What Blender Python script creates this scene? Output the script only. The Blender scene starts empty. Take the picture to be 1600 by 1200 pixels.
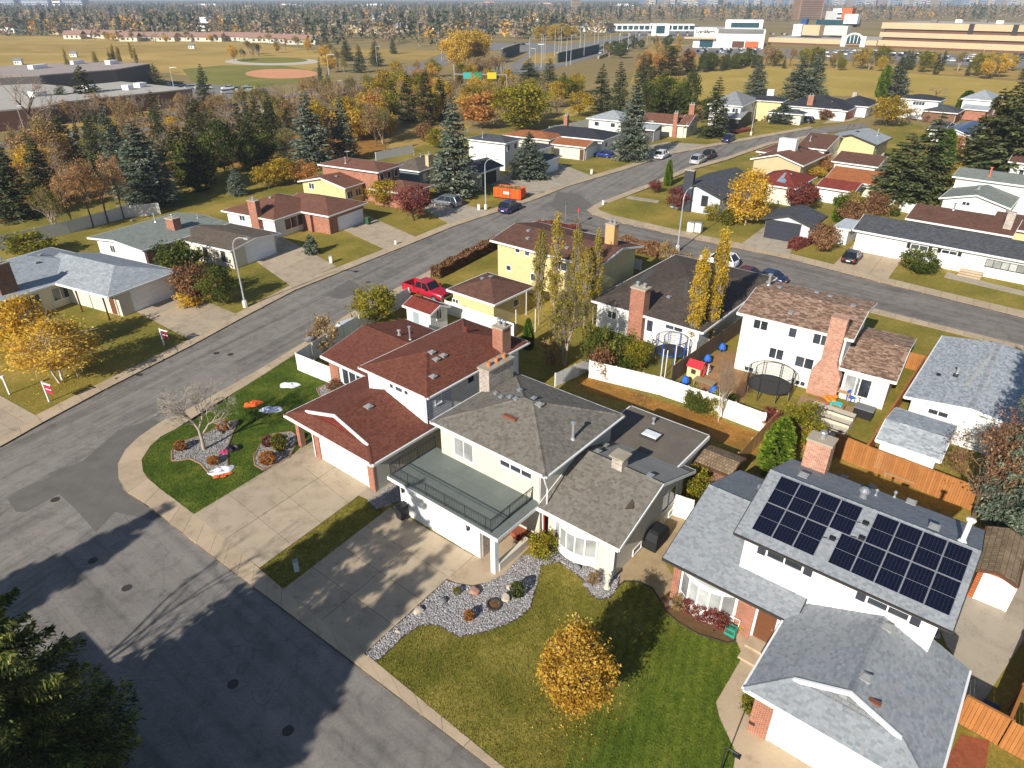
import bpy, bmesh, math, random
import numpy as np
from mathutils import Vector, Matrix
RAD = math.radians
random.seed(7)
rng = np.random.default_rng(7)
sc = bpy.context.scene
C = sc.collection

# ---------------------------------------------------------------- camera
FPX, HOR, CAMH = 1067.0,602.0,29.0          # focal length and horizon in pixels of the 1600x1200 photograph
PITCH = math.atan2(HOR, FPX)
cd = bpy.data.cameras.new('camera')
cd.sensor_width = 36.0
cd.lens = FPX / 1600.0 * 36.0
cd.clip_start, cd.clip_end = 0.5,30000.0
cam = bpy.data.objects.new('camera', cd)
cam.location = (0,0, CAMH)
cam.rotation_euler = (math.pi / 2 - PITCH, 0,0)
C.objects.link(cam)
sc.camera = cam

# ---------------------------------------------------------------- light
SUN_EL, SUN_AZ = 28.8,57.0                   # elevation, and the heading shadows fall towards
w = bpy.data.worlds.new('World')
sc.world = w
w.use_nodes = True
nt = w.node_tree
bg = nt.nodes['Background']
sky = nt.nodes.new('ShaderNodeTexSky')
sky.sky_type = 'NISHITA'
sky.sun_disc = False
sky.sun_elevation = RAD(SUN_EL)
sky.sun_rotation = RAD(90 - (SUN_AZ + 180))
sky.air_density, sky.dust_density, sky.ozone_density = 1.0,0.5,2.5
nt.links.new(sky.outputs['Color'], bg.inputs['Color'])
bg.inputs['Strength'].default_value = 0.07
sd = bpy.data.lights.new('sun', 'SUN')
sd.energy = 5.0
sd.angle = RAD(0.5)
sd.color = (1.0,0.945,0.85)
sun = bpy.data.objects.new('sun', sd)
ce, se = math.cos(RAD(SUN_EL)), math.sin(RAD(SUN_EL))
SUND = Vector((ce * math.cos(RAD(SUN_AZ)), ce * math.sin(RAD(SUN_AZ)),-se))
sun.rotation_euler = SUND.to_track_quat('-Z', 'Y').to_euler()
sun.location = (-60,-90,80)
C.objects.link(sun)
sc.view_settings.view_transform = 'Standard'
sc.view_settings.look = 'None'
sc.view_settings.exposure = 0.48
sc.view_settings.gamma = 1.0
sc.view_settings.use_curve_mapping = False

# ---------------------------------------------------------------- tracing helpers: pixel of the photograph -> point of the place
_c, _s = math.cos(PITCH), math.sin(PITCH)
def ray(px, py):
 u = (px - 800.0) / FPX; v = (600.0 - py) / FPX
 return Vector((u, _c + v * _s, -_s + v * _c))
def at(px, py, z=0.0):
 d = ray(px, py); t = (z - CAMH) / d.z
 return (d.x * t, d.y * t)
def proj(x, y, z):
 dz = z - CAMH
 zc = y * _c - dz * _s; yc = y * _s + dz * _c
 return 800 + FPX * x / zc, 600 - FPX * yc / zc
def hgt(bx, by, ty):
 x, y = at(bx, by)                          # height of an upright thing with its foot at (bx,by) and its top at row ty
 v = (600.0 - ty) / FPX
 dz = y * (v * _c - _s) / (_c + v * _s)
 return CAMH + dz

# ---------------------------------------------------------------- mesh helpers
def put(o, parent=None):
 C.objects.link(o)
 if parent is not None: o.parent = parent
 return o
def tag(o, label=None, cat=None, group=None, kind=None):
 if label: o['label'] = label
 if cat: o['category'] = cat
 if group: o['group'] = group
 if kind: o['kind'] = kind
 return o
def empty(name, loc, rz=0.0, label=None, cat=None, group=None, scale=None):
 o = bpy.data.objects.new(name, None)
 o.empty_display_size = 0.3
 o.location = loc; o.rotation_euler = (0,0, rz)
 if scale is not None: o.scale = scale
 C.objects.link(o)
 return tag(o, label, cat, group)
def inst(name, me, parent=None, loc=None, rz=None, scale=None):
 o = bpy.data.objects.new(name, me)
 if loc is not None: o.location = loc
 if rz is not None: o.rotation_euler = (0,0, rz)
 if scale is not None: o.scale = scale
 return put(o, parent)

class MB:
 def __init__(s): s.v = []; s.f = []; s.m = []; s.uv = []
 def face(s, pts, m=0, uv=None):
  i = len(s.v); s.v.extend([tuple(p) for p in pts]); s.f.append(tuple(range(i, i + len(pts)))); s.m.append(m)
  s.uv.extend(uv if uv else [(0.0,0.0)] * len(pts))
  return s
 def box(s, x0, y0, z0, x1, y1, z1, m=0, T=None):
  P = [Vector((x, y, z)) for z in (z0, z1) for y in (y0, y1) for x in (x0, x1)]
  if T is not None: P = [T @ p for p in P]
  for q, ax in (((0,2,3,1),2),((4,5,7,6),2),((0,1,5,4),1),((2,6,7,3),1),((0,4,6,2),0),((1,3,7,5),0)):
   X = (x0, x1); Y = (y0, y1); Z = (z0, z1)
   uv = []
   for k in q:
    x, y, z = X[k & 1], Y[(k >> 1) & 1], Z[(k >> 2) & 1]
    uv.append((x, y) if ax == 2 else ((x, z) if ax == 1 else (y, z)))
   s.face([P[k] for k in q], m, uv)
  return s
 def prism(s, poly, z0, z1, m=0, bottom=False):
  n = len(poly)
  a = sum(poly[i][0] * poly[(i + 1) % n][1] - poly[(i + 1) % n][0] * poly[i][1] for i in range(n))
  if a < 0: poly = poly[::-1]
  s.face([(p[0], p[1], z1) for p in poly], m, [(p[0], p[1]) for p in poly])
  if bottom: s.face([(p[0], p[1], z0) for p in poly[::-1]], m)
  for i in range(n):
   a, b = poly[i], poly[(i + 1) % n]
   L = math.dist(a, b)
   s.face([(a[0], a[1], z0),(b[0], b[1], z0),(b[0], b[1], z1),(a[0], a[1], z1)], m, [(0, z0),(L, z0),(L, z1),(0, z1)])
  return s
 def tube(s, p0, p1, r0, r1=None, n=6, m=0, cap=True):
  r1 = r0 if r1 is None else r1
  p0, p1 = Vector(p0), Vector(p1); d = p1 - p0
  if d.length < 1e-6: return s
  d.normalize()
  a = d.orthogonal().normalized(); b = d.cross(a)
  A = [p0 + (a * math.cos(2 * math.pi * k / n) + b * math.sin(2 * math.pi * k / n)) * r0 for k in range(n)]
  B = [p1 + (a * math.cos(2 * math.pi * k / n) + b * math.sin(2 * math.pi * k / n)) * r1 for k in range(n)]
  for k in range(n):
   s.face([A[k], A[(k + 1) % n], B[(k + 1) % n], B[k]], m)
  if cap:
   s.face(B, m); s.face(A[::-1], m)
  return s
 def path(s, pts, r, n=6, m=0):
  for i in range(len(pts) - 1): s.tube(pts[i], pts[i + 1], r, r, n, m)
  return s
 def lathe(s, prof, n=14, c=(0,0,0), m=0, sx=1, sy=1):
  for i in range(len(prof) - 1):
   (r0, z0),(r1, z1) = prof[i], prof[i + 1]
   for k in range(n):
    a0, a1 = 2 * math.pi * k / n, 2 * math.pi * (k + 1) / n
    P = [(r0, a0, z0),(r0, a1, z0),(r1, a1, z1),(r1, a0, z1)]
    q = [(c[0] + r * math.cos(a) * sx, c[1] + r * math.sin(a) * sy, c[2] + z) for r, a, z in P]
    if r0 < 1e-5: q = [q[0], q[2], q[3]]
    elif r1 < 1e-5: q = [q[0], q[1], q[2]]
    s.face(q, m)
  return s
 def mesh(s, name, mats, smooth=False):
  me = bpy.data.meshes.new(name)
  me.from_pydata(s.v, [], s.f)
  for x in (mats if isinstance(mats, (list, tuple)) else [mats]): me.materials.append(x)
  me.polygons.foreach_set('material_index', s.m)
  u = me.uv_layers.new(name='UVMap')
  u.data.foreach_set('uv', np.array(s.uv, dtype=np.float32).ravel())
  if smooth: me.polygons.foreach_set('use_smooth', [True] * len(s.f))
  me.update()
  return me
 def weld(s, name, mats, smooth=True, dist=1e-4, bevel=0.0, bseg=1):
  me = s.mesh(name, mats, smooth)
  bm = bmesh.new(); bm.from_mesh(me)
  bmesh.ops.remove_doubles(bm, verts=bm.verts, dist=dist)
  if bevel > 0:
   bmesh.ops.bevel(bm, geom=[e for e in bm.edges if len(e.link_faces) == 2 and e.calc_face_angle(0) > 0.5], offset=bevel, segments=bseg, profile=0.5, affect='EDGES')
  bmesh.ops.recalc_face_normals(bm, faces=bm.faces)
  bm.to_mesh(me); bm.free()
  return me
 def build(s, name, mats, parent=None, loc=None, rz=None, smooth=False, bevel=0.0):
  me = s.weld(name, mats, smooth, bevel=bevel) if (smooth or bevel) else s.mesh(name, mats)
  return inst(name, me, parent, loc, rz)

def np_mesh(name, V, F, mats, t=None, mi=None):
 """V (n,3), F (m,k) numpy; t = per-face shade value kept in attribute 't'."""
 V = np.asarray(V, np.float32); F = np.asarray(F, np.int32)
 m, k = F.shape
 me = bpy.data.meshes.new(name)
 me.vertices.add(len(V)); me.vertices.foreach_set('co', V.ravel())
 me.loops.add(m * k); me.loops.foreach_set('vertex_index', F.ravel())
 me.polygons.add(m)
 me.polygons.foreach_set('loop_start', np.arange(0, m * k, k, dtype=np.int32))
 try: me.polygons.foreach_set('loop_total', np.full(m, k, np.int32))
 except Exception: pass
 for x in (mats if isinstance(mats, (list, tuple)) else [mats]): me.materials.append(x)
 if mi is not None: me.polygons.foreach_set('material_index', np.asarray(mi, np.int32))
 if t is not None:
  a = me.attributes.new('t', 'FLOAT', 'FACE'); a.data.foreach_set('value', np.asarray(t, np.float32))
 me.update(calc_edges=True)
 return me

# ---------------------------------------------------------------- materials
def L(r, g, b):
 f = lambda c: (c / 255 / 12.92) if c / 255 <= 0.04045 else ((c / 255 + 0.055) / 1.055) ** 2.4
 return (f(r), f(g), f(b),1.0)
def _new(name, rough, spec=0.3, metal=0.0):
 m = bpy.data.materials.new(name); m.use_nodes = True
 n = m.node_tree; b = n.nodes['Principled BSDF']
 b.inputs['Roughness'].default_value = rough
 b.inputs['Specular IOR Level'].default_value = spec
 b.inputs['Metallic'].default_value = metal
 return m, n, b
def _ramp(n, stops, fac):
 r = n.nodes.new('ShaderNodeValToRGB')
 e = r.color_ramp.elements
 while len(e) < len(stops): e.new(0.5)
 for k, (p, c) in enumerate(stops):
  e[k].position = p; e[k].color = c
 n.links.new(fac, r.inputs['Fac'])
 return r.outputs['Color']
def _noise(n, scale, detail=4, rough=0.6, vec=None, dist=0.0):
 t = n.nodes.new('ShaderNodeTexNoise')
 t.inputs['Scale'].default_value = scale; t.inputs['Detail'].default_value = detail; t.inputs['Roughness'].default_value = rough
 t.inputs['Distortion'].default_value = dist
 if vec is not None: n.links.new(vec, t.inputs['Vector'])
 return t.outputs['Fac']
def _mix(n, fac, a, b, mode='MIX'):
 x = n.nodes.new('ShaderNodeMix'); x.data_type = 'RGBA'; x.blend_type = mode
 for s, v in ((x.inputs[0], fac),(x.inputs[6], a),(x.inputs[7], b)):
  if hasattr(v, 'links') or hasattr(v, 'is_linked'): n.links.new(v, s)
  else: s.default_value = v
 return x.outputs[2]
def _math(n, op, a, b=0.0):
 x = n.nodes.new('ShaderNodeMath'); x.operation = op
 for s, v in ((x.inputs[0], a),(x.inputs[1], b)):
  if hasattr(v, 'is_linked'): n.links.new(v, s)
  else: s.default_value = v
 return x.outputs[0]
def _pos(n): return n.nodes.new('ShaderNodeNewGeometry').outputs['Position']
def _rotpos(n, ang, sx=1.0, sy=1.0):
 mp = n.nodes.new('ShaderNodeMapping'); mp.vector_type = 'POINT'
 mp.inputs['Rotation'].default_value = (0,0,-ang); mp.inputs['Scale'].default_value = (1,1,1)
 n.links.new(_pos(n), mp.inputs['Vector'])
 m2 = n.nodes.new('ShaderNodeMapping'); m2.inputs['Scale'].default_value = (sx, sy, 1)
 n.links.new(mp.outputs[0], m2.inputs['Vector'])
 return m2.outputs[0]
def _bump(n, b, h, strength, dist=0.02):
 x = n.nodes.new('ShaderNodeBump'); x.inputs['Strength'].default_value = strength; x.inputs['Distance'].default_value = dist
 n.links.new(h, x.inputs['Height']); n.links.new(x.outputs['Normal'], b.inputs['Normal'])
def _objrand(n): return n.nodes.new('ShaderNodeObjectInfo').outputs['Random']
def _var(n, col, amt):                          # brighten or darken per object, for pieces cut from the same stuff
 hs = n.nodes.new('ShaderNodeHueSaturation')
 v = _math(n, 'ADD', _math(n, 'MULTIPLY', _objrand(n),2 * amt),1 - amt)
 n.links.new(v, hs.inputs['Value']); n.links.new(col, hs.inputs['Color'])
 return hs.outputs['Color']

MATS = {}
def plain(name, c, rough=0.7, spec=0.3, metal=0.0, scale=3.0, amt=0.12, fine=30.0, bump=0.0, var=0.0):
 """painted or raw surface: base colour with blotchy wear and fine grain"""
 if name in MATS: return MATS[name]
 m, n, b = _new(name, rough, spec, metal)
 p = _pos(n)
 d = tuple(x * (1 - amt) for x in c[:3]) + (1,); l = tuple(min(1, x * (1 + amt * 0.6)) for x in c[:3]) + (1,)
 f = _math(n, 'ADD', _math(n, 'MULTIPLY', _noise(n, scale, 5,0.65, p),0.65), _math(n, 'MULTIPLY', _noise(n, fine, 2,0.5, p),0.35))
 col = _ramp(n, [(0.3, d),(0.7, l)], f)
 if var: col = _var(n, col, var)
 n.links.new(col, b.inputs['Base Color'])
 if bump: _bump(n, b, _noise(n, fine, 3,0.6, p), bump)
 MATS[name] = m
 return m
def brickmat(name, c1, c2, mortar, bw, rh, ms=0.012, rough=0.85, bump=0.5, off=0.5, noise=0.25, spec=0.2, bias=0.0, streak=0.0, blot=1.2):
 """courses laid in UV metres: shingles, bricks, lap siding"""
 m, n, b = _new(name, rough, spec)
 uv = n.nodes.new('ShaderNodeUVMap').outputs['UV']
 t = n.nodes.new('ShaderNodeTexBrick')
 t.offset = off
 t.inputs['Color1'].default_value = c1; t.inputs['Color2'].default_value = c2; t.inputs['Mortar'].default_value = mortar
 t.inputs['Scale'].default_value = 1.0; t.inputs['Mortar Size'].default_value = ms; t.inputs['Mortar Smooth'].default_value = 0.2
 t.inputs['Brick Width'].default_value = bw; t.inputs['Row Height'].default_value = rh; t.inputs['Bias'].default_value = bias
 n.links.new(uv, t.inputs['Vector'])
 p = _pos(n)
 f = _noise(n, blot, 5,0.65, p)
 k = _ramp(n, [(0.3,(1 - noise,) * 3 + (1,)),(0.7,(1 + noise * 0.5,) * 3 + (1,))], f)
 col = _mix(n, 1.0, t.outputs['Color'], k, 'MULTIPLY')
 g = _ramp(n, [(0.3,(0.85,0.85,0.85,1)),(0.7,(1.12,1.12,1.12,1))], _noise(n, 25,2,0.6, p))
 col = _mix(n, 1.0, col, g, 'MULTIPLY')
 n.links.new(col, b.inputs['Base Color'])
 if bump: _bump(n, b, _math(n, 'SUBTRACT', 1.0, t.outputs['Fac']), bump, 0.012)
 MATS[name] = m
 return m
def shingle(name, c, v=0.25, rough=0.9, bw=0.32, rh=0.15, noise=0.22):
 c1 = tuple(x * (1 - v) for x in c[:3]) + (1,); c2 = tuple(min(1, x * (1 + v)) for x in c[:3]) + (1,)
 mo = tuple(x * 0.55 for x in c[:3]) + (1,)
 return brickmat(name, c1, c2, mo, bw, rh, 0.012, rough, 0.6,0.5, noise, 0.15)
def tabmat(name, stops, rough=0.9):
 """real shingle tabs: colour per tab from attribute t, plus granule noise"""
 m, n, b = _new(name, rough, 0.15)
 a = n.nodes.new('ShaderNodeAttribute'); a.attribute_name = 't'
 p = _pos(n)
 col = _ramp(n, stops, a.outputs['Fac'])
 col = _mix(n, 1.0, col, _ramp(n, [(0.3,(0.92,0.92,0.92,1)),(0.7,(1.05,1.05,1.05,1))], _noise(n, .5,6,0.7, p)), 'MULTIPLY')
 col = _mix(n, 1.0, col, _ramp(n, [(0.3,(0.8,0.8,0.8,1)),(0.7,(1.15,1.15,1.15,1))], _noise(n, 45,2,0.6, p)), 'MULTIPLY')
 n.links.new(col, b.inputs['Base Color'])
 MATS[name] = m
 return m
def grassmat(name, stops, patch=0.35, stripe=None, leaves=0.0, blend=None):
 m, n, b = _new(name, 0.95,0.1)
 p = _pos(n)
 f = _math(n, 'ADD', _math(n, 'MULTIPLY', _noise(n, patch, 6,0.62, p, 0.3),0.62), _math(n, 'MULTIPLY', _noise(n, 3.2,5,0.7, p),0.38))
 col = _ramp(n, stops, f)
 if blend:
  ang, x0, wd, st2 = blend
  sx = n.nodes.new('ShaderNodeSeparateXYZ'); n.links.new(_rotpos(n, ang), sx.inputs[0])
  k = _math(n, 'DIVIDE', _math(n, 'SUBTRACT', _math(n, 'ADD', sx.outputs[0], _math(n, 'MULTIPLY', _noise(n, .7,5,.65, p),3.0)), x0 + 1.5), wd)
  kc = n.nodes.new('ShaderNodeClamp'); n.links.new(k, kc.inputs[0])
  col = _mix(n, kc.outputs[0], _ramp(n, st2, f), col)
 fine = _noise(n, 16,5,0.75, p)
 col = _mix(n, 1.0, col, _ramp(n, [(0.28,(0.55,0.58,0.5,1)),(0.5,(1,1,1,1)),(0.72,(1.42,1.36,1.2,1))], fine), 'MULTIPLY')
 if stripe:
  ang, wid, amt = stripe
  wv = n.nodes.new('ShaderNodeTexWave'); wv.wave_type = 'BANDS'; wv.bands_direction = 'X'
  wv.inputs['Scale'].default_value = 1.0 / wid * 0.5 / 3.14159 * 3.1; wv.inputs['Distortion'].default_value = 0.6; wv.inputs['Detail'].default_value = 2
  n.links.new(_rotpos(n, ang), wv.inputs['Vector'])
  col = _mix(n, 1.0, col, _ramp(n, [(0.3,(1 - amt,) * 3 + (1,)),(0.7,(1 + amt,) * 3 + (1,))], wv.outputs['Fac']), 'MULTIPLY')
 if leaves:
  vo = n.nodes.new('ShaderNodeTexVoronoi'); vo.inputs['Scale'].default_value = 5.5
  n.links.new(p, vo.inputs['Vector'])
  lf = _math(n, 'MULTIPLY', _math(n, 'LESS_THAN', vo.outputs['Distance'], 0.16), _math(n, 'GREATER_THAN', _noise(n, 0.6,3,0.6, p),1 - leaves))
  col = _mix(n, lf, col, L(190,140,60))
 n.links.new(col, b.inputs['Base Color'])
 _bump(n, b, fine, 0.6,0.05)
 MATS[name] = m
 return m
def asphaltmat(name, ang, base, tracks=0.16):
 m, n, b = _new(name, 0.92,0.2)
 p = _pos(n)
 v = _rotpos(n, ang, 0.035,1.1)             # stretched along the direction of travel: wheel tracks and paver joints
 st = _noise(n, 1.0,4,0.6, v)
 f = _math(n, 'ADD', _math(n, 'MULTIPLY', st, 0.6), _math(n, 'MULTIPLY', _noise(n, 0.16,5,0.6, p),0.4))
 lo = tuple(x * (1 - tracks * 2) for x in base[:3]) + (1,); hi = tuple(x * (1 + tracks) for x in base[:3]) + (1,)
 col = _ramp(n, [(0.36, lo),(0.5, base),(0.64, hi)], f)
 col = _mix(n, 1.0, col, _ramp(n, [(0.3,(0.76,0.76,0.77,1)),(0.7,(1.16,1.15,1.14,1))], _noise(n, 9,6,0.8, p)), 'MULTIPLY')
 col = _mix(n, 1.0, col, _ramp(n, [(0.36,(0.8,0.79,0.78,1)),(0.5,(1,1,1,1)),(.66,(1.12,1.1,1.06,1))], _noise(n, .9,6,0.7, p, .8)), 'MULTIPLY')
 vo = n.nodes.new('ShaderNodeTexVoronoi'); vo.feature = 'DISTANCE_TO_EDGE'; vo.inputs['Scale'].default_value = 0.16
 wp = n.nodes.new('ShaderNodeMix'); wp.data_type = 'VECTOR'; wp.inputs[0].default_value = 0.045
 nz = n.nodes.new('ShaderNodeTexNoise'); nz.inputs['Scale'].default_value = 0.7; nz.inputs['Detail'].default_value = 4
 n.links.new(p, nz.inputs['Vector']); n.links.new(p, wp.inputs[4]); 
 sc_ = n.nodes.new('ShaderNodeVectorMath'); sc_.operation = 'SCALE'; sc_.inputs['Scale'].default_value = 30.0
 n.links.new(nz.outputs['Color'], sc_.inputs[0]); n.links.new(sc_.outputs[0], wp.inputs[5])
 n.links.new(wp.outputs[1], vo.inputs['Vector'])
 ck = _math(n, 'MULTIPLY', _math(n, 'LESS_THAN', vo.outputs['Distance'], 0.005), _math(n, 'GREATER_THAN', _noise(n, 0.09,2,0.5, p),0.42))
 col = _mix(n, _math(n, 'MULTIPLY', ck, 0.28), col, tuple(x * 0.4 for x in base[:3]) + (1,))
 n.links.new(col, b.inputs['Base Color'])
 _bump(n, b, _noise(n, 60,3,0.7, p),0.25,0.01)
 MATS[name] = m
 return m
def concmat(name, c, stain=0.22, var=0.07):
 m, n, b = _new(name, 0.9,0.2)
 p = _pos(n)
 f = _math(n, 'ADD', _math(n, 'MULTIPLY', _noise(n, 0.7,6,0.65, p, 0.4),0.7), _math(n, 'MULTIPLY', _noise(n, 9,4,0.7, p),0.3))
 col = _ramp(n, [(0.34, tuple(x * (1 - stain) for x in c[:3]) + (1,)),(0.5, c),(0.68, tuple(min(1, x * 1.1) for x in c[:3]) + (1,))], f)
 sp = _ramp(n, [(0.62,(1,1,1,1)),(0.74,(0.72,0.68,0.62,1))], _noise(n, 1.6,3,0.5, p))
 col = _mix(n, 0.7, col, sp, 'MULTIPLY')
 if var: col = _var(n, col, var)
 n.links.new(col, b.inputs['Base Color'])
 _bump(n, b, _noise(n, 40,3,0.7, p),0.15,0.01)
 MATS[name] = m
 return m
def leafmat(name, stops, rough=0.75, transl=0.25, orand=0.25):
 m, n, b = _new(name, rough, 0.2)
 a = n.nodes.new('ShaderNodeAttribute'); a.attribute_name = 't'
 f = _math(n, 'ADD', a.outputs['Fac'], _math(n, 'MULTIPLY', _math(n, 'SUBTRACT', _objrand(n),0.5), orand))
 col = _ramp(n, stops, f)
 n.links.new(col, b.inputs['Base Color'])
 tr = n.nodes.new('ShaderNodeBsdfTranslucent'); n.links.new(col, tr.inputs['Color'])
 mx = n.nodes.new('ShaderNodeMixShader'); mx.inputs[0].default_value = transl
 n.links.new(b.outputs[0], mx.inputs[1]); n.links.new(tr.outputs[0], mx.inputs[2])
 n.links.new(mx.outputs[0], n.nodes['Material Output'].inputs['Surface'])
 MATS[name] = m
 return m
def glassmat(name, c, rough=0.06, spec=0.6):
 m, n, b = _new(name, rough, spec)
 p = _pos(n)
 col = _ramp(n, [(0.35, tuple(x * 0.6 for x in c[:3]) + (1,)),(0.65, c)], _noise(n, 0.9,2,0.5, p))
 n.links.new(_var(n, col, 0.35), b.inputs['Base Color'])
 MATS[name] = m
 return m
def noise1(seed): return random.Random(seed)
# ---------------------------------------------------------------- shared materials
TH = RAD(-39.3)                                # bearing of the houses on the near block
asph = asphaltmat('asphalt', RAD(62),(0.225,0.206,0.182,1),.2)
asph_f = asphaltmat('asphalt_front', TH, (0.215,0.198,0.178,1),0.16)
asph_r = asphaltmat('asphalt_side', RAD(-41),(0.21,0.188,0.168,1),0.2)
asph_d = plain('asphalt_patch', (0.155,0.141,0.126,1),0.9,0.2, scale=0.8, amt=0.25, bump=0.2)
asph_far = plain('asphalt_far', (0.23,0.215,0.2,1),0.9,0.2, scale=0.05, amt=0.2, fine=0.6)
conc = concmat('concrete', (0.46,0.355,0.24,1))
conc2 = concmat('concrete_drive', (0.43,0.345,0.245,1),0.3)
conc3 = concmat('concrete_grey', (0.385,0.33,0.255,1),0.28)
seam = plain('joint', (0.11,0.09,0.07,1),0.95)
g_vivid = grassmat('grass_green', [(0.3, L(54,74,26)),(0.5, L(84,102,36)),(0.68, L(124,126,52))], 0.45)
_b = at(925,1050); BX = _b[0] * math.cos(TH) + _b[1] * math.sin(TH)
OL = [(0.34, L(84,90,32)),(0.5, L(120,114,48)),(0.66, L(158,142,74))]
g_olive = grassmat('grass_olive', OL, 0.2)
g_solar = grassmat('grass_mown', [(0.32, L(60,80,24)),(0.5, L(88,104,34)),(0.68, L(124,126,50))], 0.2,(TH + 0.35,0.9,0.08),0,(TH, BX, 3.0, OL))
g_yard = grassmat('grass_yard', [(0.3, L(90,94,36)),(0.5, L(132,120,54)),(0.7, L(178,150,80))], 0.12, None, 0.35)
g_dry = grassmat('grass_dry', [(0.3, L(134,114,58)),(0.5, L(166,138,76)),(0.7, L(190,160,96))], 0.05)
g_field = grassmat('grass_field', [(0.3, L(146,128,62)),(0.5, L(172,148,76)),(0.7, L(194,168,98))], 0.03,(RAD(8),5.0,0.09))
g_sport = grassmat('grass_sport', [(0.3, L(146,128,66)),(0.5, L(176,148,84)),(0.7, L(204,170,106))], 0.02)
g_base = grassmat('ground_cover', [(0.3, L(110,100,66)),(0.5, L(142,124,82)),(0.7, L(168,146,98))], 0.01)
g_leaf = grassmat('grass_leafy', [(0.3, L(100,84,40)),(0.5, L(150,108,52)),(0.7, L(180,130,68))], 0.5, None, 0.4)
mulch = plain('mulch', L(112,86,60),0.95,0.1, scale=4, amt=0.4, fine=40, bump=0.6)
tan_gravel = plain('pea_gravel', L(172,150,116),0.95,0.1, scale=1.2, amt=0.25, fine=22, bump=0.8)
bedsoil = plain('bed_soil', L(140,134,128),0.95,0.1, scale=3, amt=0.3, fine=30, bump=0.6)
edging = plain('edging', L(70,60,52),0.9)
brickedge = plain('edging_stone', L(150,118,96),0.9, amt=0.25, var=0.2)
infield = plain('infield_dirt', L(214,150,110),0.95, scale=0.05, fine=0.5)

LAWNS = []
def W(pts, z=0.0): return [at(p[0], p[1], z) for p in pts]
def sheet(name, pts, z, mat, world=False):
 P = pts if world else W(pts)
 mb = MB(); n = len(P)
 a = sum(P[i][0] * P[(i + 1) % n][1] - P[(i + 1) % n][0] * P[i][1] for i in range(n))
 if a < 0: P = P[::-1]
 from mathutils.geometry import tessellate_polygon
 V3 = [Vector((p[0], p[1], 0)) for p in P]
 for t in tessellate_polygon([V3]):
  q = [P[k] for k in t]; ar = (q[1][0] - q[0][0]) * (q[2][1] - q[0][1]) - (q[2][0] - q[0][0]) * (q[1][1] - q[0][1])
  if abs(ar) < 1e-7: continue
  if ar < 0: q = q[::-1]
  mb.face([(p[0], p[1], z) for p in q], 0, [(p[0], p[1]) for p in q])
 if name == 'front_lawn': LAWNS.append((pts, z, mat))
 return tag(mb.build(name, mat), kind='structure')
def slabprism(name, pts, z0, z1, mat, world=False, parent=None, kind='structure'):
 P = pts if world else W(pts, z1)
 o = MB().prism(P, z0, z1).build(name, mat, parent)
 return tag(o, kind=kind) if kind else o

# ---------------------------------------------------------------- ground and roads
gmb = MB(); gmb.face([(-9000,-400,-0.08),(9000,-400,-0.08),(9000,12000,-0.08),(-9000,12000,-0.08)])
tag(gmb.build('ground', g_base), kind='structure')

LR_L = [(-320,875),(0,700),(67,662),(160,612),(300,541),(375,500),(460,455),(555,417),(642,382),(710,354),(840,311),(887,292),(975,266),(1050,241),(1175,218),(1270,201),(1345,192)]
LR_R = [(1360,198),(1290,208),(1200,223),(1132,247),(1075,262),(1017,287),(965,306),(925,322),(917,330)]
LR_R2 = [(850,344),(830,347),(760,377),(677,421),(600,462),(545,492),(485,530),(400,582),(350,610),(300,638),(250,662)]
R2_N = [(830,345),(862,346),(905,361),(975,380),(1057,400),(1375,486),(1478,512),(1600,542),(2000,640)]
R2_F = [(2000,600),(1600,497),(1375,441),(1234,405),(1062,369),(950,343),(925,335),(917,330)]
A0, B0 = Vector(at(287,835)), Vector(at(760,1196))
dF = (B0 - A0).normalized(); nF = Vector((dF.y, -dF.x))          # towards the camera side
if nF.y > 0: nF = -nF
FW = 10.2
far_a, far_b = A0 - dF * 60 + nF * FW, A0 + dF * 120 + nF * FW
sheet('road', LR_L + LR_R + [(900,345)] + LR_R2 + [(240,740),(150,900),(-60,1010),(-700,1010)], 0.0, asph)
sheet('side_road', R2_N + R2_F + [(870,335)], 0.004, asph_r)
fs = [tuple(A0 - dF * 9 + nF * 0.2)] + [at(*p) for p in [(262,655),(215,690),(180,725),(190,765),(227,787),(287,835)]] + [tuple(A0 + dF * 120), tuple(far_b), tuple(A0 - dF * 9 + nF * FW)]
sheet('front_road', [at(232,792), tuple(A0), tuple(A0 + dF * 120), tuple(far_b), tuple(A0 - dF * 3.2 + nF * FW), at(40,960), at(110,850), at(180,800)], 0.006, asph_f, True)
for k, P in enumerate([
 [(75,740),(130,720),(185,672),(240,655),(262,664),(205,700),(186,745),(192,766),(228,790),(262,818),(180,800),(150,832),(118,795),(88,768)],
 [(12,780),(30,765),(80,745),(95,770),(40,800),(25,800)],
 [(510,460),(545,437),(575,452),(535,467),(520,466)],
 [(870,300),(905,303),(925,320),(905,334),(880,335),(860,322)],
 [(395,900),(420,885),(500,950),(470,965)],
 [(1100,405),(1230,440),(1220,448),(1095,414)]]):
 sheet('asphalt_patch', P, 0.010 + 0.001 * k, asph_d)
def manhole(px, py, r=0.21):
 x, y = at(px, py)
 mb = MB(); mb.lathe([(r * 1.25,0.0),(r * 1.25,0.012),(r, 0.014),(r, 0.008),(r * .6,0.010),(0,0.010)], 18)
 o = mb.build('manhole_cover', M_iron, None, (x, y, 0.012))
 return o
M_iron = plain('cast_iron', (0.05,0.04,0.035,1),0.7,0.4)
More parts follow.
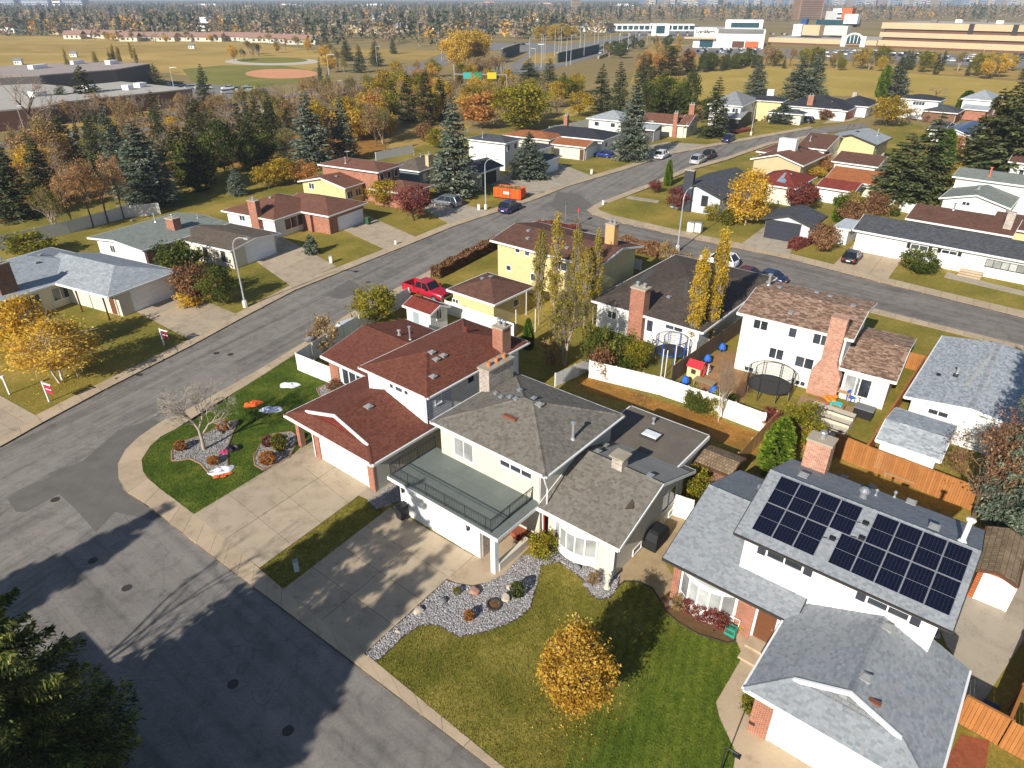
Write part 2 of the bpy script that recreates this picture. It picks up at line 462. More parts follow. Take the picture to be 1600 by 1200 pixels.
for (px, py, lb) in [(218,586, 'dark manhole cover on the road beside the golden birch lawn'),(145,876, 'manhole cover in the shade at the edge of the tree shadow'),(198,919, 'grey manhole cover in the sunlit strip between the tree shadows'),
 (364,1069, 'manhole cover in the dark shade of the front street'),(450,1142, 'manhole cover near the sunlit corner at the bottom of the street'),(86,781, 'small round utility cover on pale asphalt at the junction'),
 (338,552, 'left one of two manhole covers side by side on the long road'),(360,554, 'right one of two manhole covers side by side on the long road'),(575,441, 'round cover in the road by the dark repaired patch')]:
 tag(manhole(px, py), lb, 'manhole cover', 'manhole covers in the roads')

# ---------------------------------------------------------------- blocks: raised lawns
blockC = [(486,537),(400,592),(325,647),(275,672),(240,692),(221,720),(225,740),(250,765),(302,804),(406,887),(441,922),(570,1024),(780,1198)]
bc = W(blockC, .1) + [tuple(A0 + dF * 120 - nF * 1.5)] + [at(2000,646)] + W([(1600,547),(1478,517),(1375,491),(1057,405),(975,385),(905,366),(862,352),(838,352),(762,384),(680,428),(603,468),(548,498)], .1)
slabprism('lawn', bc, -0.1,0.100, g_yard, True)
bn = W([(935,328),(950,336),(1065,361),(1234,398),(1375,434),(1600,489),(2000,592)], .1) + W([(2000,330),(1420,192),(1380,196),(1290,211),(1205,226),(1137,251),(1080,267),(1022,292),(970,310),(940,320)], .1)
slabprism('lawn', bn, -0.1,0.100, g_yard, True)
bl = W([(-320,855),(0,683),(60,650),(155,604),(298,533),(373,492),(455,448),(550,410),(638,376),(702,350),(834,306),(882,287),(970,261),(1046,237),(1172,214),(1268,197),(1340,188)], .1) + W([(1330,176),(1180,150),(1060,180),(930,175),(700,215),(600,245),(330,265),(0,355),(-500,470)], .1)
slabprism('lawn', bl, -0.1,0.100, g_yard, True)
sb = [tuple(far_a - Vector((0,0))), tuple(far_b), tuple(far_b + nF * 60), tuple(far_a + nF * 60)]
sb[0] = tuple(A0 - dF * 12 + nF * (FW + 1.6)); sb[1] = tuple(A0 + dF * 120 + nF * (FW + 1.6)); sb[2] = tuple(A0 + dF * 120 + nF * 70); sb[3] = tuple(A0 - dF * 12 + nF * 70)
slabprism('lawn', sb, -0.1,0.100, g_yard, True)

def seglen(P): return [math.dist(P[i], P[i + 1]) for i in range(len(P) - 1)]
def strip(name, outer, inner, step, mat, z=0.125, gap=0.025):
 root = empty(name, (0,0,0)); tag(root, kind='structure')
 base = MB()
 for i in range(len(outer) - 1):
  a0, a1, b0, b1 = map(Vector, (outer[i], outer[i + 1], inner[i], inner[i + 1]))
  n = max(1, round(((a1 - a0).length + (b1 - b0).length) / 2 / step))
  base.prism([tuple(a0), tuple(a1), tuple(b1), tuple(b0)], -0.1, z - 0.02)
  for k in range(n):
   s, e = k / n, (k + 1) / n
   g = gap / max(0.3,(a1 - a0).length)
   q = [a0.lerp(a1, s), a0.lerp(a1, e - g), b0.lerp(b1, e - g), b0.lerp(b1, s)]
   c = (q[0] + q[1] + q[2] + q[3]) / 4
   dz = random.uniform(-.004,.004)
   MB().prism([tuple(p - c) for p in q], -0.12 , z + dz).build('slab', mat, root, (c.x, c.y, 0))
 base.build('bedding', seam, root)
 return root
strip('sidewalk', W([(548,490),(485,530),(400,582),(350,610),(300,638),(250,662),(218,684),(197,704),(185,727),(186,750),(200,772),(227,788),(287,835),(350,884),(441,952),(600,1073),(760,1196),(900,1304)]),
 W([(550,499),(490,537),(408,590),(360,619),(325,640),(275,672),(252,684),(236,698),(222,720),(224,738),(232,750),(250,765),(302,804),(360,851),(441,921),(572,1024),(783,1198),(925,1310)]),1.5, conc)
strip('sidewalk', W([(850,344),(830,348),(760,377),(677,421),(600,462),(548,490)]), W([(853,352),(838,354),(766,384),(683,429),(606,469),(552,498)]),1.6, conc)
strip('sidewalk', W([(0,700),(67,662),(160,612),(300,541),(375,500),(460,455),(555,417),(642,382),(710,354),(840,311),(887,292),(975,266),(1050,241),(1175,218),(1270,201)]),
 W([(0,684),(58,650),(153,602),(296,532),(370,491),(454,447),(550,410),(637,376),(703,349),(834,306),(881,288),(969,262),(1045,237.5),(1172,214.5),(1266,198)]),1.6, conc)
strip('sidewalk', W([(1290,208),(1200,223),(1132,247),(1075,262),(1017,287),(965,306),(930,320),(917,330),(925,336),(950,344),(1062,370),(1234,406),(1375,442),(1600,498),(1800,548)]),
 W([(1294,210.5),(1205,226),(1137,250),(1080,266),(1022,291),(972,310),(944,321),(935,327),(938,330),(956,337),(1065,362),(1237,398),(1378,434),(1602,488),(1802,538)]),1.6, conc)
strip('sidewalk', W([(862,346),(905,361),(975,380),(1057,400),(1375,486),(1478,512),(1600,542),(1800,592)]), W([(858,352),(902,367),(972,386),(1054,406.5),(1372,493),(1476,519),(1598,549),(1798,599)]),1.6, conc)
oS = [tuple(A0 + dF * t + nF * FW) for t in (-2,40)]; iS = [tuple(A0 + dF * t + nF * (FW + 1.6)) for t in (-2,40)]
strip('sidewalk', oS, iS, 1.5, conc)

# ---------------------------------------------------------------- front gardens
def quad_slabs(name, quad, nu, nv, mat, z=0.13, world=False, gap=0.03):
 q = [Vector(p) for p in (quad if world else W(quad, z))]
 root = empty(name, (q[0].x, q[0].y, 0)); tag(root, kind='structure')
 o = q[0].copy()
 MB().prism([tuple(p - o) for p in q], 0.02, z - 0.02).build('bedding', seam, root)
 for i in range(nu):
  for j in range(nv):
   def P(u, v): return q[0].lerp(q[1], u).lerp(q[3].lerp(q[2], u), v)
   gu = gap / (q[1] - q[0]).length; gv = gap / (q[3] - q[0]).length
   p = [P(i / nu, j / nv), P((i + 1) / nu - gu, j / nv), P((i + 1) / nu - gu, (j + 1) / nv - gv), P(i / nu, (j + 1) / nv - gv)]
   c = (p[0] + p[2]) / 2
   MB().prism([tuple(a - c) for a in p], 0.03, z + random.uniform(-.003,.003)).build('slab', mat, root, (c.x - o.x, c.y - o.y, 0))
 return root
Z1, Z2, Z3 = 0.106,0.112,0.118
sheet('front_lawn', [(486,537),(400,592),(325,647),(275,672),(240,692),(221,720),(225,740),(250,765),(302,804),(396,752),(452,717),(490,700),(560,660),(540,600),(500,570),(465,560)], Z1, g_vivid)
quad_slabs('driveway', [(302,804),(406,887),(585,757),(497,686)], 2,4, conc2)
slabprism('driveway_edge', [(396,752),(452,717),(470,698),(520,660),(545,690),(510,712),(420,772)], 0.03,0.121, conc2)
slabprism('side_walk', [(561,774),(586,756),(660,700),(690,700),(640,760),(600,790)], 0.03,0.122, conc3)
sheet('front_lawn', [(406,887),(561,775),(602,800),(441,922)], Z1, g_olive)
quad_slabs('driveway', [(441,922),(570,1022),(741,868),(610,792)], 2,4, conc2)
slabprism('driveway_edge', [(690,913),(712,912),(737,916),(759,912),(786,898),(850,830),(800,790),(741,868)], 0.03,0.124, conc)
sheet('front_lawn', [(575,1027),(631,994),(656,978),(681,976),(697,984),(716,995),(759,987),(806,969),(828,950),(837,919),(844,884),(872,878),(887,887),(912,906),(922,928),(937,937),(953,934),(962,922),(915,1080),(890,1140),(880,1210),(900,1310),(925,1330),(783,1198)], Z1, g_olive)
sheet('front_lawn', [(962,922),(975,909),(997,909),(1019,919),(1031,937),(1041,956),(1059,972),(1091,991),(1137,1005),(1150,1000),(1161,1025),(1119,1097),(1124,1120),(1150,1176),(1145,1210),(1130,1330),(925,1330),(900,1310),(880,1210),(890,1140),(915,1080)], Z1 + .002, g_solar)
slabprism('garden_walk', [(1150,1000),(1153,978),(1175,960),(1222,975),(1215,1010),(1185,1050),(1172,1090),(1195,1110),(1240,1160),(1330,1230),(1200,1300),(1130,1290),(1144,1210),(1150,1176),(1124,1120),(1119,1097),(1161,1025)], 0.03,0.128, conc)
sheet('side_gravel', [(959,895),(1056,785),(1085,800),(1038,880),(1062,920),(1047,925),(1031,937),(1019,919),(997,909),(975,909),(966,916)], Z2, tan_gravel)
BEDS = {
 'a': [(570,1022),(698,906),(712,912),(737,916),(759,912),(786,898),(812,872),(850,860),(846,884),(837,919),(828,950),(806,969),(759,987),(716,995),(697,984),(681,976),(656,978),(631,994),(590,1033)],
 'b': [(866,846),(875,853),(959,895),(968,898),(966,916),(953,934),(937,937),(922,928),(912,906),(887,887),(872,878),(846,884),(850,862)],
 'c': [(269,705),(275,695),(300,686),(325,677),(347,662),(372,657),(362,682),(355,700),(356,730),(327,740),(314,725),(297,717),(282,720),(269,720)],
 'd': [(397,715),(407,695),(425,679),(455,675),(468,684),(452,715),(412,735),(399,727)],
 'e': [(575,783),(619,752),(640,760),(625,783),(587,796)],
 'f': [(495,608),(512,600),(535,603),(548,618),(520,622),(500,618)]}
for k, P in BEDS.items(): sheet('gravel_bed', P, Z2 + .002, bedsoil)
sheet('mulch_bed', [(1041,956),(1031,937),(1047,925),(1062,918),(1155,978),(1150,1000),(1137,1005),(1091,991),(1059,972)], Z2 + .002, mulch)
def inpoly(p, P):
 r = False; n = len(P)
 for i in range(n):
  a, b = P[i], P[(i + 1) % n]
  if (a[1] > p[1]) != (b[1] > p[1]) and p[0] < (b[0] - a[0]) * (p[1] - a[1]) / (b[1] - a[1]) + a[0]: r = not r
 return r
stonemat = tabmat('river_stone', [(0.0, L(112,108,108)),(0.35, L(150,148,150)),(0.75, L(180,178,178)),(0.88, L(150,132,122)),(1.0, L(212,210,208))], 0.8)
def stones(name, P, dens, r0, r1, z):
 Wp = W(P, z); xs = [p[0] for p in Wp]; ys = [p[1] for p in Wp]
 area = abs(sum(Wp[i][0] * Wp[(i + 1) % len(Wp)][1] - Wp[(i + 1) % len(Wp)][0] * Wp[i][1] for i in range(len(Wp)))) / 2
 N = int(area * dens); pts = []
 while len(pts) < N:
  p = (random.uniform(min(xs), max(xs)), random.uniform(min(ys), max(ys)))
  if inpoly(p, Wp): pts.append(p)
 c = np.array(pts); n = len(c)
 r = rng.uniform(r0, r1, n); a = rng.uniform(0,6.28, n); sq = rng.uniform(.5,.75, n); el = rng.uniform(.7,1.0, n)
 tmpl = np.array([[1,0,0], [0.2,.9,0.1], [-.9,.3,0], [-.4,-.85,.1], [.55,-.7,0], [.1,.05,1.]])
 F = np.array([[0,1,5], [1,2,5], [2,3,5], [3,4,5], [4,0,5]])
 V = np.zeros((n, 6,3))
 tx, ty, tz = tmpl[:, 0][None] * r[:, None], tmpl[:, 1][None] * (r * el)[:, None], tmpl[:, 2][None] * (r * sq * 1.3)[:, None]
 V[:, :, 0] = c[:, 0][:, None] + tx * np.cos(a)[:, None] - ty * np.sin(a)[:, None]
 V[:, :, 1] = c[:, 1][:, None] + tx * np.sin(a)[:, None] + ty * np.cos(a)[:, None]
 V[:, :, 2] = z + tz + rng.uniform(0,.015, n)[:, None]
 Fi = (F[None] + (np.arange(n) * 6)[:, None, None]).reshape(-1,3)
 me = np_mesh(name, V.reshape(-1,3), Fi, stonemat, np.repeat(rng.random(n),5))
 return tag(inst(name, me), kind='stuff')
for k, P in BEDS.items(): stones('river_stones', P, 260 if k in 'abe' else 200,.035,.075, Z2 + .004)
def tufts(P, dens, mat, z, seed):
 rg = np.random.default_rng(seed); Wp = W(P, .1); xs = [p[0] for p in Wp]; ys = [p[1] for p in Wp]
 A_ = np.array(Wp); N = int((max(xs) - min(xs)) * (max(ys) - min(ys)) * dens)
 q = np.stack([rg.uniform(min(xs), max(xs), N), rg.uniform(min(ys), max(ys), N)], 1); ins = np.zeros(N, bool)
 for i in range(len(A_)):
  a, b = A_[i], A_[(i + 1) % len(A_)]
  if a[1] == b[1]: continue
  c = ((a[1] > q[:, 1]) != (b[1] > q[:, 1])) & (q[:, 0] < (b[0] - a[0]) * (q[:, 1] - a[1]) / (b[1] - a[1]) + a[0]); ins ^= c
 q = q[ins]; n = len(q); a = rg.random(n) * 6.283; h = rg.uniform(.03,.075, n); wd = rg.uniform(.012,.03, n); ln = rg.normal(size=(n, 2)) * .03
 c, s_ = np.cos(a) * wd, np.sin(a) * wd; o = np.full(n, z)
 V = np.stack([np.stack([q[:, 0] - c, q[:, 1] - s_, o], 1), np.stack([q[:, 0] + c, q[:, 1] + s_, o], 1), np.stack([q[:, 0] + ln[:, 0], q[:, 1] + ln[:, 1], o + h], 1)], 1).reshape(-1,3)
 tag(inst('grass', np_mesh('grass', V, np.arange(3 * n).reshape(-1,3), mat)), kind='stuff')
def border(P, mat, r=0.05, z=0.13, closed=False, name='bed_edging'):
 Wp = W(P, .1); mb = MB()
 if closed: Wp = Wp + Wp[:1]
 for i in range(len(Wp) - 1): mb.tube((*Wp[i], z - .03),(*Wp[i + 1], z - .03), r, r, 6)
 return tag(mb.build(name, mat), kind='structure')
border(BEDS['a'][9:] + BEDS['a'][:5], edging); border(BEDS['b'][3:], edging)
for k in 'cdf': border(BEDS[k], brickedge, .08,.14, True)
border([(966,916),(975,909),(997,909),(1019,919),(1031,937),(1041,956),(1059,972),(1091,991),(1137,1005),(1150,1000)], edging)
sheet('back_lawn', [(900,600),(912,588),(1195,682),(1178,712),(1110,686),(1000,636),(920,616)], Z1, g_leaf)

def drive(P, mat=conc3, nu=2, nv=3): quad_slabs('driveway', P, nu, nv, mat)
drive([(60,651),(-60,585),(-120,615),(0,684)], conc2)
drive([(300,532),(372,491),(275,452),(201,480)], conc2,3,3)
drive([(455,447),(526,416),(430,364),(378,392)], conc2)
drive([(600,389),(650,370),(570,335),(528,355)], conc2)
drive([(702,350),(762,330),(692,308),(655,322)], conc3)
drive([(834,306),(881,288),(800,268),(752,285)], conc3)
drive([(860,297),(925,275),(875,255),(845,262)], conc3)
drive([(1000,252),(1050,237),(950,232),(920,240)], conc3)
drive([(1050,237),(1110,226),(1040,222),(1000,230)], conc3)
drive([(1285,193),(1330,189),(1345,183),(1300,185)], conc2)
drive([(1157,382),(1234,398),(1250,365),(1193,355)], conc3,2,2)
drive([(1300,416),(1387,437),(1412,402),(1335,380)], conc, 3,3)
drive([(1395,300 + 35),(1398,337),(1340,318),(1336,322)], conc3,1,1)
slabprism('garden_walk', [(982,306),(1030,313),(1028,317),(978,310)], 0.03,0.125, conc3)
slabprism('garden_walk', [(1480,425),(1600,455),(1600,462),(1475,433)], 0.03,0.125, conc3)
slabprism('patio', [(1500,905),(1555,935),(1520,1060),(1480,1010),(1470,985)], 0.03,0.128, conc3)
slabprism('patio', [(1252,618),(1352,640),(1325,660),(1240,640)], 0.03,0.2, plain('patio_paver', L(150,124,96),0.9, amt=0.25))
slabprism('side_walk', [(1555,935),(1600,880),(1600,1000),(1560,1060),(1520,1120),(1500,1080),(1520,1060)], 0.03,0.12, conc3)
sheet('mulch_bed', [(1475,1195),(1500,1150),(1545,1160),(1530,1260),(1460,1260)], Z2, plain('red_mulch', L(150,84,56),0.95, scale=5, amt=0.4, bump=0.8))

for k, (P, z, m) in enumerate(LAWNS): tufts(P, 330, m, z, k)

sheet('play_dirt', [(1082,575),(1120,552),(1160,548),(1178,604),(1150,640),(1092,606)], Z1, plain('play_dirt', L(158,120,84),.95,.1, scale=.8, amt=.3, fine=12))
# ---------------------------------------------------------------- building materials
white = plain('white_paint', (0.76,0.75,0.71,1),0.6,0.3, scale=.9, amt=0.13)
offwhite = plain('stucco_white', (0.74,0.72,0.65,1),0.9,0.15, scale=1.2, amt=0.1, fine=45, bump=0.3)
cream = brickmat('siding_cream', L(222,204,152), L(214,196,146), L(150,134,94),40,0.2,0.02,0.6,0.5,0,0.08)
creamst = plain('stucco_cream', L(210,203,186),0.9,0.15, scale=1.0, amt=0.1, fine=40, bump=0.3)
beige = plain('stucco_beige', L(200,195,180),0.9,0.15, scale=1.0, amt=0.1, fine=40, bump=0.3)
tanw = plain('stucco_tan', L(190,172,136),0.9,0.15, scale=1.0, amt=0.12, fine=40, bump=0.3)
sidw = brickmat('siding_white', L(238,237,232), L(230,230,226), L(160,160,160),40,0.2,0.02,0.55,0.5,0,0.06)
sidg = brickmat('siding_bluegrey', L(210,216,224), L(200,208,218), L(100,108,120),40,0.2,0.02,0.55,0.5,0,0.06)
sidd = brickmat('siding_dark', L(92,90,88), L(84,82,80), L(46,46,46),40,0.2,0.02,0.6,0.5,0,0.1)
sidgn = brickmat('siding_sage', L(168,168,136), L(160,160,128), L(110,108,84),40,0.2,0.02,0.6,0.5,0,0.1)
brick = brickmat('brick_red', L(176,92,62), L(134,62,42), L(186,170,150),0.21,0.075,0.011,0.9,0.6,.5,0.2)
brickw = brickmat('brick_whitewashed', L(166,82,56), L(198,142,116), L(200,186,168),0.21,0.075,0.012,0.9,0.6,.5,0.25)
brickdk = brickmat('brick_brown', L(128,82,58), L(98,60,44), L(150,132,112),0.21,0.075,0.011,0.9,0.5,.5,0.2)
stonew = brickmat('stone_facing', L(186,172,158), L(150,132,118), L(196,190,180),0.32,0.14,0.02,0.9,0.8,.5,0.25)
trimw = plain('trim_white', (0.8,0.8,0.78,1),0.5,0.35, scale=2, amt=0.06)
trimd = plain('trim_dark', (0.05,0.045,0.04,1),0.6,0.3)
trimb = plain('trim_brown', L(92,62,44),0.7,0.3)
trimg = plain('trim_grey', L(150,150,148),0.6,0.3)
glass = glassmat('window_glass', (0.055,0.065,0.08,1))
glasscurt = glassmat('window_curtain', (0.42,0.43,0.42,1),0.25)
metal = plain('galvanised', (0.62,0.62,0.62,1),0.35,0.5,0.7, scale=4)
black = plain('black_plastic', (0.02,0.02,0.022,1),0.5,0.4)
rubber = plain('rubber', (0.022,0.022,0.022,1),0.85)
membrane = plain('flat_roof_membrane', L(112,104,94),0.9,0.15, scale=0.6, amt=0.3, fine=14)
deckmat = plain('deck_coating', L(112,119,113),0.75,0.2, scale=0.55, amt=0.25, fine=12)
corrug = plain('rolled_metal', L(104,106,106),0.5,0.4, scale=0.7, amt=0.2)
R_grey = shingle('shingle_grey', L(148,150,152),.2)
R_lgrey = shingle('shingle_lightgrey', L(166,172,176),.16)
R_green = shingle('shingle_greygreen', L(136,142,134),.1)
R_tan = shingle('shingle_tan', L(138,122,104),.16)
R_brown = shingle('shingle_brown', L(124,86,70),.14)
R_dbrown = shingle('shingle_darkbrown', L(108,78,66),.16)
R_red = shingle('shingle_red', L(130,62,52),.14)
R_orange = shingle('shingle_rust', L(166,104,66),.14)
R_slate = shingle('shingle_slate', L(84,86,90),.3)
R_dark = shingle('shingle_dark', L(62,62,68),.2)
R_mix = shingle('shingle_brownmix', L(142,116,98),.3, bw=.4, rh=.2)
R_gbrown = shingle('shingle_greybrown', L(112,100,88),.2)
R_drk2 = shingle('shingle_charcoal_brown', L(92,82,74),.25)
R_wood = brickmat('shakes_weathered', L(150,130,104), L(124,106,84), L(70,58,46),.2,.3,.012,.95,.6,.5,.3)
T_front = tabmat('tabs_weathered', [(0, L(104,99,90)),(.4, L(119,114,105)),(.75, L(128,123,114)),(1, L(118,109,98))])
T_red = tabmat('tabs_red', [(0, L(100,60,48)),(.5, L(112,68,55)),(1, L(121,75,61))])
T_grey = tabmat('tabs_grey', [(0, L(126,131,136)),(.4, L(139,144,149)),(.75, L(149,154,158)),(1, L(142,142,145))])
T_white = tabmat('tabs_brownmix', [(0, L(104,82,68)),(.4, L(138,112,94)),(.75, L(160,132,112)),(1, L(178,152,134))])
T_lgrey = tabmat('tabs_lightgrey', [(0, L(138,144,150)),(.5, L(162,168,172)),(1, L(180,184,188))])

def clip2(poly, clipper):
 out = poly
 n = len(clipper)
 for i in range(n):
  a, b = clipper[i], clipper[(i + 1) % n]
  inp, out = out, []
  if not inp: break
  def side(p): return (b[0] - a[0]) * (p[1] - a[1]) - (b[1] - a[1]) * (p[0] - a[0])
  for k in range(len(inp)):
   p, q = inp[k], inp[(k + 1) % len(inp)]
   sp, sq = side(p), side(q)
   if sp >= -1e-9: out.append(p)
   if (sp > 1e-9 and sq < -1e-9) or (sp < -1e-9 and sq > 1e-9):
    t = sp / (sp - sq); out.append(tuple(p[j] + (q[j] - p[j]) * t for j in range(len(p))))
 return out

class House:
 def __init__(s, name, label, cat, theta, origin_px, group=None, z=0.1):
  s.th = theta; x, y = at(*origin_px); s.o = Vector((x, y, z))
  s.root = empty(name, s.o, theta, label, cat, group)
  s.ct, s.st = math.cos(theta), math.sin(theta)
  s.secs = []
  d = Vector((-x, -y, CAMH - z)); s.cam = Vector((d.x * s.ct + d.y * s.st, -d.x * s.st + d.y * s.ct, d.z))
 def loc(s, x, y):
  dx, dy = x - s.o.x, y - s.o.y
  return (dx * s.ct + dy * s.st, -dx * s.st + dy * s.ct)
 def dirl(s, px, py):
  d = ray(px, py); return Vector((d.x * s.ct + d.y * s.st, -d.x * s.st + d.y * s.ct, d.z))
 def world(s, lx, ly): return (s.o.x + lx * s.ct - ly * s.st, s.o.y + lx * s.st + ly * s.ct)
 def lp(s, px, py, z): return s.loc(*at(px, py, z + s.o.z))
 # ---- section
 def sec(s, px, ze, axis='x', p=0.33, ov=0.5, wall=None, roof=None, trim=None, base=0.0, grow=(0,0,0,0), walls=True, under=None, ridge=0.5, tabs=None, dutch=None, rect=None, fas=0.2, soff=True):
  if rect is None:
   q = [s.lp(a[0], a[1], a[2] if len(a) > 2 else ze) for a in px]
   xs = [a[0] for a in q]; ys = [a[1] for a in q]
   rect = [min(xs) - grow[0], max(xs) + grow[1], min(ys) - grow[2], max(ys) + grow[3]]
  x0, x1, y0, y1 = rect
  if isinstance(ov, (int, float)): ov = (ov,) * 4
  S = dict(rect=rect, ze=ze, p=p, axis=axis, wx0=x0 + ov[0], wx1=x1 - ov[1], wy0=y0 + ov[2], wy1=y1 - ov[3], base=base, planes=[])
  pl = s._planes(S, ridge, dutch)
  S['planes'] = pl; S['th'] = 0.12
  s.secs.append(S)
  if roof is not None: s._roof(S, roof, trim or trimw, tabs, fas, soff)
  if walls and wall is not None: s._walls(S, wall)
  return S
 def _planes(s, S, ridge, dutch):
  x0, x1, y0, y1 = S['rect']; ze, p, ax = S['ze'], S['p'], S['axis']
  if ax == 'flat': return [[(x0, y0, ze),(x1, y0, ze),(x1, y1, ze),(x0, y1, ze)]]
  if ax[:4] == 'shed':
   d = ax[4]; hx, hy = (x1 - x0) * p, (y1 - y0) * p      # letter = low side
   Z = {'S': (0,0, hy, hy), 'N': (hy, hy, 0,0), 'W': (0, hx, hx, 0), 'E': (hx, 0,0, hx)}[d]
   return [[(x0, y0, ze + Z[0]),(x1, y0, ze + Z[1]),(x1, y1, ze + Z[2]),(x0, y1, ze + Z[3])]]
  sw = ax[0] == 'y'
  u0, u1, v0, v1 = (y0, y1, x0, x1) if sw else (x0, x1, y0, y1)
  vr = v0 + (v1 - v0) * ridge; zr = ze + p * (vr - v0); p2 = (zr - ze) / (v1 - vr)
  hm, hp = '-' in ax, '+' in ax
  iu = (v1 - v0) / 2
  if hm and hp and u1 - u0 < 2 * iu: iu = (u1 - u0) / 2 - .01
  a = u0 + (iu if hm else 0); b = u1 - (iu if hp else 0)
  P = lambda u, v, z: (v, u, z) if sw else (u, v, z)
  pl = [[P(u0, v0, ze), P(u1, v0, ze), P(b, vr, zr), P(a, vr, zr)], [P(u1, v1, ze), P(u0, v1, ze), P(a, vr, zr), P(b, vr, zr)]]
  if dutch and not hm:                                        # gable set back over a front skirt
   d, ps = dutch
   zk = ze + d * ps; k = (zk - ze) / p                      # where the skirt meets the slopes
   k2 = (zk - ze) / p2
   e1 = u1 - (u1 - b) * k / (vr - v0); e2 = u1 - (u1 - b) * k2 / (v1 - vr)
   pl = [[P(u0, v0, ze), P(u1, v0, ze), P(e1, v0 + k, zk), P(u0 + d, v0 + k, zk)], [P(u0 + d, v0 + k, zk), P(e1, v0 + k, zk), P(b, vr, zr), P(u0 + d, vr, zr)],
 [P(u1, v1, ze), P(u0, v1, ze), P(u0 + d, v1 - k2, zk), P(e2, v1 - k2, zk)], [P(e2, v1 - k2, zk), P(u0 + d, v1 - k2, zk), P(u0 + d, vr, zr), P(b, vr, zr)]]
   pl.append([P(u0, v1, ze), P(u0, v0, ze), P(u0 + d, v0 + k, zk), P(u0 + d, v1 - k2, zk)])
   S['rake'] = [P(u0 + d, v0 + k, zk), P(u0 + d, vr, zr), P(u0 + d, v1 - k2, zk)]
  S['can'] = (sw, u0, u1, v0, v1, vr, zr, p2, hm, hp, iu, dutch if (dutch and not hm) else None)
  if hm: pl.append([P(u0, v1, ze), P(u0, v0, ze), P(a, vr, zr)])
  if hp: pl.append([P(u1, v0, ze), P(u1, v1, ze), P(b, vr, zr)])
  if sw: pl = [q[::-1] for q in pl]
  S['zr'] = zr; S['ridgeline'] = (P(a if not (dutch and not hm) else u0 + dutch[0], vr, zr), P(b, vr, zr)); S['gab'] = (not hm and not dutch, not hp, sw, v0, v1, vr, zr)
  S['hips'] = []
  if hm: S['hips'] += [(P(u0, v0, ze), P(a, vr, zr)),(P(u0, v1, ze), P(a, vr, zr))]
  if hp: S['hips'] += [(P(u1, v0, ze), P(b, vr, zr)),(P(u1, v1, ze), P(b, vr, zr))]
  if dutch and not hm: S['hips'] += [(P(u0, v0, ze), S['rake'][0]),(P(u0, v1, ze), S['rake'][2])]
  return pl
 def frame(s, q):
  P = [Vector(a) for a in q]
  n = Vector((0,0,0))
  for i in range(len(P)):                                     # Newell normal
   a, b = P[i], P[(i + 1) % len(P)]
   n += Vector(((a.y - b.y) * (a.z + b.z),(a.z - b.z) * (a.x + b.x),(a.x - b.x) * (a.y + b.y)))
  n.normalize()
  if n.z < 0: n = -n
  U = Vector((n.y, -n.x, 0)) if (abs(n.x) + abs(n.y)) > 1e-4 else Vector((1,0,0))
  U.normalize(); V = n.cross(U)
  if V.z < 0: V = -V; U = -U
  return P, n, U, V
 def _roof(s, S, mat, trim, tabs, fas, soff):
  mb = MB(); th = S['th']; edges = {}
  for q in S['planes']:
   P, n, U, V = s.frame(q)
   mb.face([tuple(p) for p in P], 0, [(p.dot(U), p.dot(V)) for p in P])
   for i in range(len(P)):
    a, b = tuple(round(c, 3) for c in P[i]), tuple(round(c, 3) for c in P[(i + 1) % len(P)])
    k = (a, b) if a < b else (b, a); edges[k] = edges.get(k, 0) + 1
   if soff: mb.face([(p.x, p.y, p.z - th) for p in P][::-1], 1)
  for (a, b), c in edges.items():
   if c == 1: mb.face([(a[0], a[1], a[2] - th),(b[0], b[1], b[2] - th), b, a], 1)
  roof = mb.build('roof', [mat, trim], s.root)
  S['roof'] = roof
  cx = (S['rect'][0] + S['rect'][1]) / 2; cy = (S['rect'][2] + S['rect'][3]) / 2
  if fas:
   fb = MB()
   for (a, b), c in edges.items():
    if c != 1 or ('rake' in S and all(abs(q[1] - S['rake'][0][1]) < .01 for q in (a, b))): continue
    A, B = Vector(a), Vector(b); d = (B - A); Lh = math.hypot(d.x, d.y)
    if Lh < .05: continue
    nx, ny = -d.y / Lh, d.x / Lh
    if nx * ((A.x + B.x) / 2 - cx) + ny * ((A.y + B.y) / 2 - cy) < 0: nx, ny = -nx, -ny
    lev = abs(d.z) < .05
    t = .10 if lev else .05                              # eaves carry a gutter, rakes a board
    for (o0, o1, zt, zb) in (((.004, t, -.015,-fas),)):
     q = [A + Vector((nx * o0, ny * o0, zt)), B + Vector((nx * o0, ny * o0, zt)), B + Vector((nx * o1, ny * o1, zt)), A + Vector((nx * o1, ny * o1, zt))]
     r = [v - Vector((0,0, zt - zb)) for v in q]
     fb.face(q); fb.face(r[::-1])
     for k in range(4): fb.face([r[k], r[(k + 1) % 4], q[(k + 1) % 4], q[k]])
   fb.build('gutter', trim, s.root)
  if tabs: s._tabs(S, roof, *tabs)
